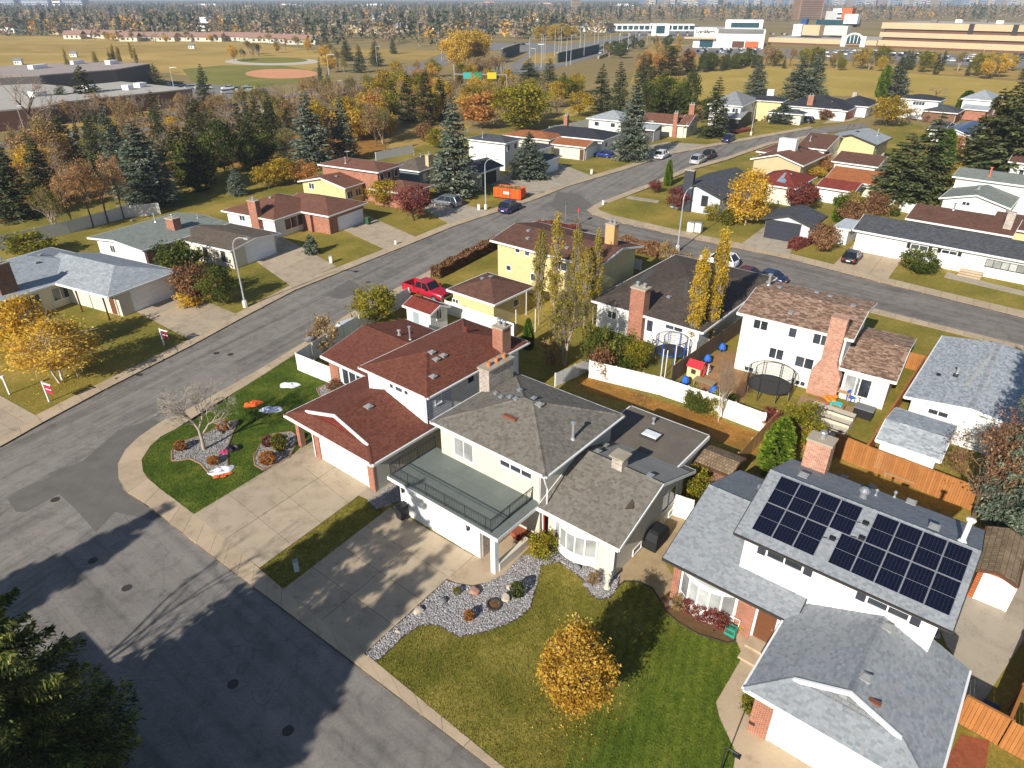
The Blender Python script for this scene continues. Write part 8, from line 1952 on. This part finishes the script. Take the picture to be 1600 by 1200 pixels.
mb_at('upper_block', 1219,1236,70,40,58, whitef); mb_at('upper_block', 1238,1271,70,41,56, cream_p); mb_at('upper_block', 1272,1316,70,42,56, creamst, 14,22); mb_at('upper_block', 1300,1325,70,24,38, whitef, 8,30); mb_at('upper_block', 1284,1303,70,15,36, plain('brick_orange', L(190,102,66),.9),10,44); mb_at('upper_block', 1240,1320,70,34,44, teal_g, 10,40); mb_at('upper_block', 1225,1236,70,31,40, blueg, 6,20)
u0, u1 = ml.u(1313,73), ml.u(1344,74); zt = hgt(1328,74,53); uc, ur = (u0 + u1) / 2,(u1 - u0) / 2 * .75
for x in (u0, u1): ml.box('entrance_pier', x - 1.6,-3,0, x + 1.6,-.5, zt * .8, whitef)
ar = MB()
for k in range(12):
 a0, a1 = math.pi * k / 12, math.pi * (k + 1) / 12; ar.tube((uc + ur * math.cos(a0),-2, zt * .62 + zt * .36 * math.sin(a0)),(uc + ur * math.cos(a1),-2, zt * .62 + zt * .36 * math.sin(a1)),.6,.6,6)
ar.build('entrance_arch', whitef, ml.o); ml.box('entrance_glass', uc - ur, -1.6, zt * .25, uc + ur, -1.2, zt * .8, teal_g)
for k in range(5): ml.box('mullion', uc - ur + ur * .5 * k - .2,-1.95, zt * .25, uc - ur + ur * .5 * k + .2,-1.7, zt * .85, whitef)
st = Frame_('store', 'large white store with black letters on a white sign panel and dark stripes', 'store', (1082,74),(1192,76))
hz = lambda ty: hgt(1130,75, ty)
st.box('wall', 0,0,0, st.L, 45, hz(46), whitef); st.box('roof', .5,.5, hz(46) + .003, st.L - .5,44, hz(46) + .3, roofgr); us = st.u(1117,74)
st.box('sign_panel', 0,-.8, hz(56), us, -.01, hz(43.5), trimw)
for k in range(4): st.box('stripe', us + 1,-.12, hz(52.5) + k * (hz(45.5) - hz(52.5)) / 4, st.L - 1,-.01, hz(52.5) + k * (hz(45.5) - hz(52.5)) / 4 + .5, trimd)
st.box('shopfront', us * .3,-.2,.3, us * .9,-.01, hz(63), teal_g); st.box('shopfront', st.L * .56,-.2,.3, st.L * .73,-.01, hz(64), trimb); st.box('orange_wall', st.L * .74,-.25,.3, st.L * .93,-.01, hz(64), plain('brick_orange', L(190,102,66),.9)); st.box('canopy', -6,-3, hz(61), us, -.9, hz(58.5), cream_p)
st.box('penthouse', st.L * .42,12, hz(46) + .3, st.L * .95,34, hz(32), whitef); st.box('penthouse_glass', st.L * .5,11.8, hz(44), st.L * .9,11.98, hz(36), teal_g)
tc = bpy.data.curves.new('letters', 'FONT'); tc.body = 'Crate&Barrel'; tc.size = 1.0; tc.extrude = .05; tc.offset = .028; to = bpy.data.objects.new('letters', tc); C.objects.link(to); bpy.context.view_layer.update()
dg = bpy.context.evaluated_depsgraph_get(); tme = bpy.data.meshes.new_from_object(to.evaluated_get(dg)); bpy.data.objects.remove(to); tme.name = 'letters'; tme.materials.clear(); tme.materials.append(trimd)
xs = [v.co.x for v in tme.vertices]; tw = max(xs) - min(xs); k = us * .84 / tw; lo_ = inst('letters', tme, st.o, (us * .08 - min(xs) * k, -.86, hz(52.3)), None, (k, k * 1.35, k)); lo_.rotation_euler = (math.pi / 2,0,0)
wk = Frame_('transit_walkway', 'white and teal glazed walkway running to the white store', 'walkway', (962,56),(1083,56)); wz = lambda ty: hgt(1020,56, ty)
wk.box('deck', 0,0, wz(48.5), wk.L, 9, wz(46.5), whitef); wk.box('glazing', 1,.3, wz(46.5) + .003, wk.L, 8.7, wz(40), teal_g); wk.box('roof', -1,-.6, wz(40) + .003, wk.L, 9.6, wz(37.5), whitef); wk.box('stair_tower', wk.L * .46,-2,0, wk.L * .68,11, wz(37), whitef); wk.box('stair_glass', wk.L * .51,-2.2,2, wk.L * .62,-2.01, wz(40), teal_g)
for k in range(14): wk.box('mullion', wk.L * k / 14,.05, wz(46.5) + .004, wk.L * k / 14 + .9,.28, wz(40), whitef)
for k in range(8): wk.box('pier', wk.L * (k + .5) / 8 - .6,3,0, wk.L * (k + .5) / 8 + .6,6, wz(48.5) - .003, conc3)
for (a, b, h_, lb) in [((872,98),(936,82),4.5, 'dark retaining wall of the freeway underpass'),((936,92),(1000,66),1.1, 'pale concrete barrier along the freeway lanes'),((786,92),(812,82),5.0, 'dark box for the shaded underpass by the yellow poplars'),((905,88),(990,58),1.1, 'concrete barrier on the raised freeway ramp')]:  # underpass by the poplars: tunnel shade is put into the dark box colour
 fr = Frame_('retaining_wall', lb, 'wall', a, b); fr.box('wall', 0,0,0, fr.L, .8, h_, plain('wall_dark_teal', L(64,80,84),.9) if h_ > 2 else conc3); fr.box('coping', -.2,-.2, h_ + .003, fr.L + .2,1.0, h_ + .4, conc3)
gn = Frame_('sign_gantry', 'overhead gantry with two green road signs and one yellow sign', 'road sign', (711,152),(792,152)); gz = lambda ty: hgt(740,152, ty)
gp = MB(); gp.tube((0,0,0),(0,0, gz(100)),.2,.15); gp.tube((gn.L, 0,0),(gn.L, 0, gz(116)),.2,.15); gp.build('post', metal, gn.o); b_ = MB(); b_.tube((0,0, gz(116)),(gn.L, 0, gz(117)),.22); b_.build('beam', metal, gn.o)
for (p0_, p1_, m) in ((725,738, plain('sign_teal', L(60,160,150),.5)),(741,753, plain('sign_green2', L(30,130,90),.5)),(762,776, plain('sign_yellow', L(206,180,30),.5))): gn.box('sign_panel', gn.u(p0_, 152),-.45, gz(123), gn.u(p1_, 152),-.25, gz(113), m)
pm_ = MB(); pm_.tube((0,0,0),(0,0,1),.012,.007,6); pm_.tube((0,0,.985),(.16,0,1.0),.006,.005,5); pm_.box(.14,-.012,.99,.2,.012,1.005); pole_me = pm_.mesh('light_pole', polem)
rp_ = random.Random(5)
for k in range(26):
 px = 826 + k * 7.6 + rp_.uniform(-5,5); py = 110 - (px - 826) * .26 + rp_.uniform(-16,10); x, y = at(px, max(48, py)); h_ = rp_.uniform(10,15)
 tag(inst('light_pole', pole_me, None, (x, y, 0), rp_.uniform(0,6),(h_, h_, h_)), 'tall pale light pole standing along the freeway lanes', 'light pole', 'freeway light poles')
for (px, py, ty, lb) in [(278,165,105, 'tall lamp pole at the corner of the school car park'),(42,215,165, 'pale utility pole by the leafless elm'),(518,150,85, 'tall pole beside the spire-like spruce'),(617,152,118, 'pole amid the yellow scrub'),(530,168,126, 'curved lamp in the yellow scrub'),(250,200,165, 'round sign on a pole by the school driveway'),(690,95,62, 'pole left of the yellow poplars'),(655,72,35, 'tall thin mast behind the far houses'),(783,128,98, 'single pole right of the sign gantry'),(1436,104,82, 'left leaning pole in the mall car park'),(1446,104,84, 'right leaning pole in the mall car park'),(590,110,72, 'thin pole before the spruce row'),(1530,106,72, 'pole near the right end of the mall car park'),(205,170,155, 'curved lamp above the tall spruces')]:
 x, y = at(px, py); h_ = hgt(px, py, ty); tag(inst('light_pole', pole_me, None, (x, y, 0),0,(max(h_, 8) * 1.0,) * 2 + (h_,)), lb, 'light pole')
mini = {}
for c in ('white', 'silver', 'grey', 'black', 'blue', 'red'):
 b = MB(); loft(b, [[(x, -.85,.3),(x, -.9, z_),(x, .9, z_),(x, .85,.3)] for x, z_ in ((-2.2,.7),(-1.9,.85),(-.9,.95),(1.9,.98),(2.2,.75))]); loft(b, [[(-.9,-.8,.95),(-.2,-.68,1.42),(-.2,.68,1.42),(-.9,.8,.95)], [(1.9,-.8,.96),(1.4,-.68,1.42),(1.4,.68,1.42),(1.9,.8,.96)]], 1)
 b.face([(-.2,-.68,1.425),(1.4,-.68,1.425),(1.4,.68,1.425),(-.2,.68,1.425)], 0); mini[c] = b.mesh('car', [P_[c], carglass])
def lot(x0, x1, y0, y1, n, seed, label, group, hd):
 r_ = random.Random(seed)
 for k in range(n):
  px = r_.uniform(x0, x1); py = y0 + (y1 - y0) * r_.randint(0,3) / 3 + (px - x0) / (x1 - x0) * (4 if x1 - x0 > 200 else 0)
  x, y = at(px, py); tag(inst('parked_car', mini[r_.choice(['white', 'white', 'white', 'silver', 'silver', 'grey', 'black', 'blue'])], None, (x, y, 0), RAD(hd) + r_.choice([0,3.14])), label, 'car', group)
lot(1090,1190,78,83,34,1, 'small parked car in front of the white store', 'cars parked at the white store', 80); lot(1262,1380,80,89,40,2, 'small parked car below the arched mall entrance', 'cars parked at the mall entrance', 80); lot(1385,1600,84,94,70,3, 'small parked car in front of the cream-banded parking structure', 'cars parked before the parking structure', 80)
lot(262,325,133,142,14,4, 'parked car in the school car park', 'cars parked by the school', 40); lot(350,400,140,146,8,5, 'parked car beyond the small car-park spruce', 'cars parked beside the ball field', 40); lot(925,985,74,84,12,6, 'vehicle on the freeway lanes', 'vehicles on the freeway', 60); lot(800,850,70,72,4,7, 'vehicle on the far cross street', 'vehicles on the cross street', 10); lot(1200,1236,54,60,12,8, 'car on the mall roof deck', 'cars on the mall roof', 70)
for (px, py, lb) in [(57,222, 'dark green car on the arterial road by the spruces'),(263,188, 'grey-blue car on the arterial road behind the pine')]: x, y = at(px, py); tag(inst('car', mini['grey'], None, (x, y, 0), RAD(50)), lb, 'car')
def block(px0, px1, by, ty, m, label, floors=0, dep=18, name='tower', cat='building', group=None, m2=None):
 A, B = Vector(at(px0, by)), Vector(at(px1, by)); h_ = hgt((px0 + px1) / 2, by, ty); w_ = (B - A).length; o = empty(name, (A.x, A.y, 0), math.atan2(B.y - A.y, B.x - A.x), label, cat, group)
 MB().box(0,0,0, w_, dep, h_).build('wall', m, o)
 if floors:
  for k in range(floors): MB().box(w_ * .06,-.8, h_ * (k + .35) / floors, w_ * .94,-.02, h_ * (k + .7) / floors).build('window_band', m2 or dkgap, o)
  MB().box(w_ * .3, dep * .3, h_ + .003, w_ * .7, dep * .7, h_ + 4).build('roof_house', m, o)
 return o
brown_t = plain('tower_brown', L(150,118,98),.9, scale=.1); block(1246,1283,31,-14, brown_t, 'brown apartment tower with stacked balconies on the skyline', 16,30)
t_ = block(892,906,21,-9, plain('tower_tan', L(166,148,126),.9), 'narrow tan tower among the trees at top centre', 14,20)
for k, (p0_, p1_, lb) in enumerate([(0,26, 'leftmost of the blue glass office blocks at the top left'),(33,80, 'widest of the blue glass office blocks at the top left'),(84,96, 'slim white block between the blue glass offices'),(98,132, 'rightmost of the blue glass office blocks at the top left')]): block(p0_, p1_, 13,-2, whitef if k == 2 else blueg, lb, 6 if k != 2 else 3,40, m2=whitef if k != 2 else dkgap, name='office_block')
for k, (p0_, p1_, by, ty, lb) in enumerate([(290,356,13,8, 'long white warehouse roof left of centre on the horizon'),(372,400,16,11, 'white warehouse right of the long one'),(556,612,13,8, 'white industrial block before the blue horizon'),(742,784,10,4, 'pink-roofed block on the horizon'),(420,480,12,8, 'pale block row on the horizon'),(828,874,12,6, 'white school-like block left of the narrow tan tower'),(954,994,14,8, 'cream low block right of the narrow tan tower'),(1000,1050,12,9, 'long pale slab before the skyline'),(1305,1322,32,18, 'brown brick block beside the apartment tower')]): block(p0_, p1_, by, ty, [whitef, cream_p, whitef, plain('pink_far', L(200,150,130),.9)][k % 4], lb, 2,40, 'office_block')
rt = random.Random(9); tm_ = [plain('tower_a', L(186,188,194),.8), plain('tower_b', L(204,196,184),.8), plain('tower_c', L(150,164,184),.6), plain('tower_d', L(170,150,138),.8), plain('tower_e', L(120,140,170),.5)]
for k in range(72):
 px = 1000 + k * 8.6 + rt.uniform(-4,4); w_ = rt.uniform(3,9); by = rt.uniform(10.5,13); A, B = Vector(at(px, by)), Vector(at(px + w_, by)); h_ = rt.choice([25,35,45,60,75,90]) * rt.uniform(.8,1.2)
 m = MB(); W0 = (B - A).length; m.box(0,0,0, W0,25, h_)
 nf = int(h_ / 7)
 for f in range(nf): m.box(W0 * .08,-.6, h_ * (f + .3) / nf, W0 * .92,-.05, h_ * (f + .68) / nf, 1)
 m.box(W0 * .3,6, h_ + .01, W0 * .7,16, h_ + 5); tag(m.build('tower', [rt.choice(tm_), conw], None, (A.x, A.y, 0), math.atan2(B.y - A.y, B.x - A.x)), 'pale tower in the hazy skyline of the distant city centre', 'building', 'towers of the distant city centre')
fh = {}
for k, (wc, rc) in enumerate([(white, R_lgrey),(creamst, R_gbrown),(white, R_brown),(tanw, R_slate)]):
 m = MB(); m.box(-6,-4,0,6,4,3.2); m.face([(-6.6,-4.6,3),(6.6,-4.6,3),(6.6,0,5),(-6.6,0,5)], 1); m.face([(6.6,4.6,3),(-6.6,4.6,3),(-6.6,0,5),(6.6,0,5)], 1); m.face([(-6,-4,3.2),(-6,4,3.2),(-6,0,4.9)]); m.face([(6,4,3.2),(6,-4,3.2),(6,0,4.9)])
 for q in (-3.5,0.5): m.box(q - .8,-4.06,1, q + .8,-4.003,2.3,2)
 fh[k] = m.mesh('house', [wc, rc, glass])
rf_ = random.Random(12)
for k in range(230):
 py = 11 + rf_.random() ** 1.5 * 44; px = rf_.uniform(-20,960)
 if py > 44 and 150 < px < 420: continue
 x, y = at(px, py); tag(inst('house', fh[rf_.randint(0,3)], None, (x, y, 0), rf_.uniform(-.6,.9),(rf_.uniform(.9,1.5),1.1,1.6)), 'small house showing between the trees of the far neighbourhood', 'house', 'houses in the far neighbourhood')
pinkr = plain('roof_pinkish', L(150,118,104),.9, scale=.2)
for k in range(26):
 px = 118 + k * 14.5; py = 60 - (px - 118) * .0 + (4 if px > 200 else 0) + rf_.uniform(-1,1) + max(0,(px - 380)) * .05; x, y = at(px, py); w_ = 15
 m = MB(); m.box(-w_ / 2,-4,0, w_ / 2,4,3.4); m.face([(-w_ / 2 - .5,-4.8,3.2),(w_ / 2 + .5,-4.8,3.2),(w_ / 2 + .5,0,6.2),(-w_ / 2 - .5,0,6.2)], 1); m.face([(w_ / 2 + .5,4.8,3.2),(-w_ / 2 - .5,4.8,3.2),(-w_ / 2 - .5,0,6.2),(w_ / 2 + .5,0,6.2)], 1)
 for q in (-4,0,4): m.box(q - .8,-4.06,1, q + .8,-4.003,2.4,2)
 tag(m.build('row_house', [creamst, pinkr, glass], None, (x, y, 0), rf_.uniform(-.05,.05) - .05), 'row house with a pinkish roof along the far edge of the playing field', 'house', 'row houses beyond the playing field')
o = block(305,328,48,34, whitef, 'bright white two-storey building among the far trees', 2,20, 'house', 'house')
for (px, py, lb) in [(116,89, 'small white cabin on the playing field'),(30,101, 'white bleachers at the field edge'),(300,76, 'white goal frame group on the playing field')]: x, y = at(px, py); tag(inst('cabin', fh[0], None, (x, y, 0),.2,(.3,.3,.6)), lb, 'cabin')
# ---------------------------------------------------------------- tree belts
ADJ = {'round_yellow': 'yellow-leaved ', 'bare_tan': 'tan thin-leaved ', 'mixed_bare': 'grey-limbed greenish ', 'bare': 'leafless grey ', 'round_ygreen': 'yellow-green ', 'round_gold': 'golden ', 'round_green': 'dark green leafy ', 'pine': 'dark needled ', 'spruce': 'pointed spruce-like ', 'shrub': 'yellowish ', 'shrub_green': 'green ', 'shrub_tan': 'brown dry ', 'shrub_russet': 'rusty ', 'round_maroon': 'rust-red ', 'poplar': 'slim upright '}
def belt(kinds, P, n, hr, label, group, seed, name=DT, cat='tree', wr=(.8,1.2)):
 r_ = random.Random(seed); xs = [p[0] for p in P]; ys = [p[1] for p in P]; c = 0; tries = 0
 while c < n and tries < n * 60:
  tries += 1; px, py = r_.uniform(min(xs), max(xs)), r_.uniform(min(ys), max(ys))
  if not inpoly((px, py), P): continue
  x, y = at(px, py); kd = r_.choice(kinds); p = PR[kd][c % len(PR[kd])]; h_ = r_.uniform(*hr); s = h_ / p.h; q = s * r_.uniform(*wr)
  o = empty(KIND(kd, name),(x, y, -.05), r_.uniform(0,6.28), ADJ.get(kd, '') + label, cat, group, (q, q, s))
  if p.trunk: inst('trunk', p.trunk, o)
  if p.crown: inst('crown', p.crown, o)
  c += 1
belt(['round_yellow', 'bare_tan', 'bare_tan', 'mixed_bare', 'bare', 'round_ygreen'], [(560,150),(620,118),(700,118),(860,150),(905,130),(930,150),(850,200),(700,192),(620,205),(600,232),(560,235)], 70,(5,9), 'tree in the scrub along the freeway', 'scrub along the freeway', 1)
belt(['bare_tan', 'mixed_bare', 'bare', 'bare_tan'], [(460,165),(560,140),(600,150),(600,205),(500,215),(430,215),(440,190)], 24,(5,9), 'tree on the bank before the scrub', 'half-bare trees on the bank', 2)
belt(['round_yellow'], [(838,62),(898,60),(898,64),(838,66)], 12,(9,12), 'tree in the row beyond the cross street', 'yellow poplars beyond the cross street', 3); belt(['round_yellow', 'round_gold'], [(712,108),(756,92),(756,98),(712,114)], 9,(13,18), 'tall tree beside the underpass', 'yellow poplars beside the underpass', 4); belt(['bare_tan', 'bare'], [(735,122),(785,110),(790,118),(740,128)], 14,(7,9), 'shrub tree behind the sign gantry', 'bare thicket behind the gantry', 5)
belt(['round_green', 'pine', 'round_green', 'spruce'], [(1085,104),(1185,100),(1185,108),(1100,114)], 26,(5,8), 'tree in the belt between the golden field and the white store', 'green belt below the white store', 6); belt(['pine', 'spruce', 'bare_tan', 'round_ygreen', 'round_yellow', 'mixed_bare'], [(1190,102),(1400,100),(1600,112),(1700,122),(1700,134),(1560,124),(1400,112),(1190,108)], 62,(5,9.5), 'tree in the mixed belt between the golden field and the mall', 'mixed belt below the mall', 7)
belt(['round_gold'], [(1530,118),(1568,118),(1568,124),(1530,124)], 3,(8,10), 'big tree in the belt at the right', 'golden trees in the belt', 8); belt(['bare', 'bare_tan', 'bare'], [(110,188),(240,168),(330,165),(330,180),(230,190),(120,205)], 30,(4,7), 'shrub tree before the school', 'bare shrubs before the school', 9); belt(['round_maroon'], [(128,178),(150,174),(152,180),(130,184)], 3,(5,6), 'shrub at the foot of the dense pine', 'rust-red shrubs by the dense pine', 10, 'shrub', 'shrub')
belt(['poplar'], [(108,134),(218,118),(218,124),(110,138)], 6,(11,15), 'poplar along the school wall', 'poplars along the school', 11, 'poplar_tree'); belt(['poplar'], [(170,98),(212,96),(212,98),(170,100)], 4,(8,11), 'poplar behind the school roof', 'poplars behind the school', 12, 'poplar_tree')
belt(['bare_tan', 'mixed_bare', 'round_gold', 'bare'], [(350,96),(420,76),(530,80),(560,100),(540,118),(500,110),(500,90),(420,84),(370,100)], 26,(5,9), 'tree in the loose row by the ball field', 'loose row by the ball field', 13); belt(['pine', 'spruce', 'round_green', 'mixed_bare'], [(300,285),(480,225),(500,240),(340,295),(260,300),(200,315),(200,300)], 16,(5,10), 'tree in the thicket behind the left bungalows', 'thicket behind the left bungalows', 14)
belt(['round_green', 'shrub_green', 'shrub_tan'], [(1080,180),(1160,168),(1240,165),(1240,168),(1160,174),(1080,190)], 14,(2,5), 'shrub along the rear of the far houses', 'shrubs behind the far houses', 15, 'shrub', 'shrub'); belt(['round_green', 'pine'], [(990,190),(1080,170),(1085,178),(1000,200)], 12,(7,11), 'tree in the clump behind the cross-gabled house', 'clump behind the cross-gabled house', 16)
belt(['shrub', 'shrub_green', 'shrub_tan', 'shrub_russet'], [(1256,300),(1300,310),(1440,335),(1440,345),(1300,330),(1250,320)], 14,(1.5,3), 'shrub in the yards north of the side road', 'shrubs in the yards north of the side road', 17, 'shrub', 'shrub')
belt(['shrub', 'shrub_tan', 'shrub_green'], [(1070,612),(1150,632),(1160,640),(1130,655),(1075,640)], 8,(1,2), 'shrub beside the white fence in the play yard', 'shrubs in the play yard', 18, 'shrub', 'shrub')
def litter(cx, cy, rad, n, mat, seed, z=.125):
 rg = np.random.default_rng(seed); x, y = at(cx, cy); a = rg.random(n) * 6.283; r = rad * np.abs(rg.normal(size=n)) * .6
 P = np.stack([x + r * np.cos(a), y + r * np.sin(a), z + rg.random(n) * .02], 1); A = np.stack([np.cos(a * 3), np.sin(a * 3), rg.normal(size=n) * .3], 1); B = np.stack([-np.sin(a * 3), np.cos(a * 3), rg.normal(size=n) * .3], 1); sz = rg.uniform(.03,.065, n)[:, None]
 V, F_ = rhombs(P, A * sz, B * sz * .6); tag(inst('fallen_leaves', np_mesh('fallen_leaves', V, F_, mat, rg.random(n))), kind='stuff')
litter(898,1116,2.0,350, LM['gold'], 1); litter(98,600,4.0,900, LM['gold'], 2); litter(1110,655,5.5,1600, LM['orange'], 3); litter(1000,620,5,1200, LM['russet'], 4); litter(880,580,4,900, LM['yellow'], 5)
belt(['bare_tan', 'bare', 'mixed_bare', 'bare', 'spruce', 'pine'], [(0,300),(60,230),(260,205),(420,190),(500,190),(480,225),(330,260),(150,300),(0,340)], 46,(6,11), 'tree on the wooded bank behind the left bungalows', 'trees on the wooded bank', 19)
belt(['bare', 'bare_tan', 'mixed_bare'], [(270,205),(420,172),(480,160),(560,150),(560,160),(430,190),(280,215)], 26,(5,9), 'tree along the near side of the arterial road', 'trees along the arterial road', 20)
belt(['round_yellow', 'bare_tan', 'round_orange', 'round_green'], [(985,128),(1010,96),(1030,84),(1080,92),(1085,104),(1020,140)], 18,(5,9), 'tree on the slope below the freeway', 'trees on the freeway slope', 21)
belt(['bare_tan', 'bare', 'mixed_bare', 'round_gold'], [(130,62),(430,66),(430,69),(130,65)], 30,(5,8), 'tree in front of the pinkish row houses', 'trees before the row houses', 22)
belt(['round_green', 'bare_tan', 'pine', 'mixed_bare', 'round_yellow'], [(940,78),(1000,66),(1070,66),(1075,72),(1000,84),(950,100)], 16,(5,9), 'tree between the freeway and the white store', 'trees between the freeway and the store', 23)
belt(['bare_tan', 'round_yellow', 'round_gold', 'mixed_bare', 'round_ygreen', 'bare'], [(440,205),(520,175),(600,150),(640,160),(610,200),(560,225),(480,222)], 26,(6,10), 'tree around the tall spruce pair', 'trees around the tall spruce pair', 24)
belt(['round_gold', 'round_yellow', 'round_yellow', 'round_orange'], [(565,150),(620,120),(700,120),(800,140),(800,165),(700,190),(620,200),(565,210)], 26,(5,9), 'tree in the thick of the scrub left of the yellow-green maple', 'golden trees in the scrub', 25)
belt(['round_gold', 'bare_tan', 'round_yellow', 'bare_tan'], [(0,310),(40,235),(230,205),(280,205),(260,250),(130,290),(0,345)], 18,(5,8), 'tree among the spruces of the left park strip', 'autumn trees in the park strip', 26)
def forest():
 rg = np.random.default_rng(77); r_ = random.Random(77); C_, H_, K_, T_ = [], [], [], []
 block_ = [[(1000,0),(1700,0),(1700,13.5),(1000,13.5)], [(-50,56),(420,66),(560,78),(560,140),(-50,140)], [(950,34),(1200,34),(1200,90),(950,90)], [(1200,36),(1700,28),(1700,100),(1200,100)], [(1235,24),(1330,14),(1330,40),(1235,40)], [(700,66),(960,56),(1020,46),(1020,110),(700,120)], [(540,70),(720,76),(720,120),(540,120)]]
 py = 3.4
 while py < 74:
  d = math.hypot(*at(800, py)); hp = 9.0 / d * FPX; px = -60.0
  while px < 1680:
   q = (px + r_.uniform(-.5,.5) * hp, py + r_.uniform(-.3,.3) * hp)
   if q[1] > 2.6 and r_.random() < (.84 if q[1] < 22 else .68) and not any(inpoly(q, b) for b in block_):
    x, y = at(*q); C_.append((x, y)); con = r_.random() < (.42 if q[0] < 1000 else .22); K_.append(con); H_.append(r_.uniform(11,19) if con else r_.uniform(8,14)); T_.append(r_.random() * .42 if con else (.46 + r_.random() * .32 if r_.random() < .88 else .8 + r_.random() * .2))
   px += hp * .5
  py += max(.42, hp * .34)
 n = len(C_); C_, H_, K_, T_ = np.array(C_), np.array(H_), np.array(K_), np.array(T_); m = 34
 f = rg.random((n, m)); a = rg.random((n, m)) * 6.283
 Rc = np.where(K_[:, None], (1 - f) * .24 + .02,.34 * np.sqrt(np.maximum(.02,1 - (2 * f - 1) ** 2)))
 zz_ = np.where(K_[:, None], f * .96 + .03,.2 + f * .78)
 rr = Rc * H_[:, None] * rg.uniform(.5,1,(n, m))
 P = np.stack([C_[:, 0][:, None] + rr * np.cos(a), C_[:, 1][:, None] + rr * np.sin(a), zz_ * H_[:, None]], -1).reshape(-1,3)
 A = np.stack([np.cos(a), np.sin(a), np.where(K_[:, None], -.5,.3) + rg.normal(size=a.shape) * .4], -1).reshape(-1,3) + rg.normal(size=(n * m, 3)) * .35; A /= np.linalg.norm(A, axis=1)[:, None]
 B = np.cross(A, rg.normal(size=A.shape)); B /= np.linalg.norm(B, axis=1)[:, None]; sz = np.repeat(H_, m) * np.repeat(np.where(K_, .115,.135), m) * rg.uniform(.6,1.3, n * m)
 V, F_ = rhombs(P, A * sz[:, None], B * sz[:, None] * .62)
 t = np.clip(np.repeat(T_, m) + rg.normal(size=n * m) * .035,0,1)
 mt = leafmat('far_foliage', [(.0, L(58,68,56)),(.2, L(78,86,66)),(.4, L(100,102,74)),(.5, L(138,122,102)),(.66, L(156,136,112)),(.78, L(146,130,84)),(.86, L(186,142,66)),(1, L(210,160,70))], transl=.15, orand=0)
 tag(inst('woodland', np_mesh('woodland', V, F_, mt, t)), kind='stuff'); return n
NF = forest()
# ---------------------------------------------------------------- air
hz_ = MB(); hz_.box(-8600,-350,-1.2,8600,11500,135)
hm = bpy.data.materials.new('haze'); hm.use_nodes = True; hn = hm.node_tree
for nd in list(hn.nodes):
 if nd.type != 'OUTPUT_MATERIAL': hn.nodes.remove(nd)
pv_ = hn.nodes.new('ShaderNodeVolumePrincipled'); pv_.inputs['Color'].default_value = (.74,.85,1.0,1); pv_.inputs['Density'].default_value = .0002; pv_.inputs['Anisotropy'].default_value = .1
hn.links.new(pv_.outputs[0], hn.nodes['Material Output'].inputs['Volume'])
ho = hz_.build('haze', hm); tag(ho, kind='stuff')
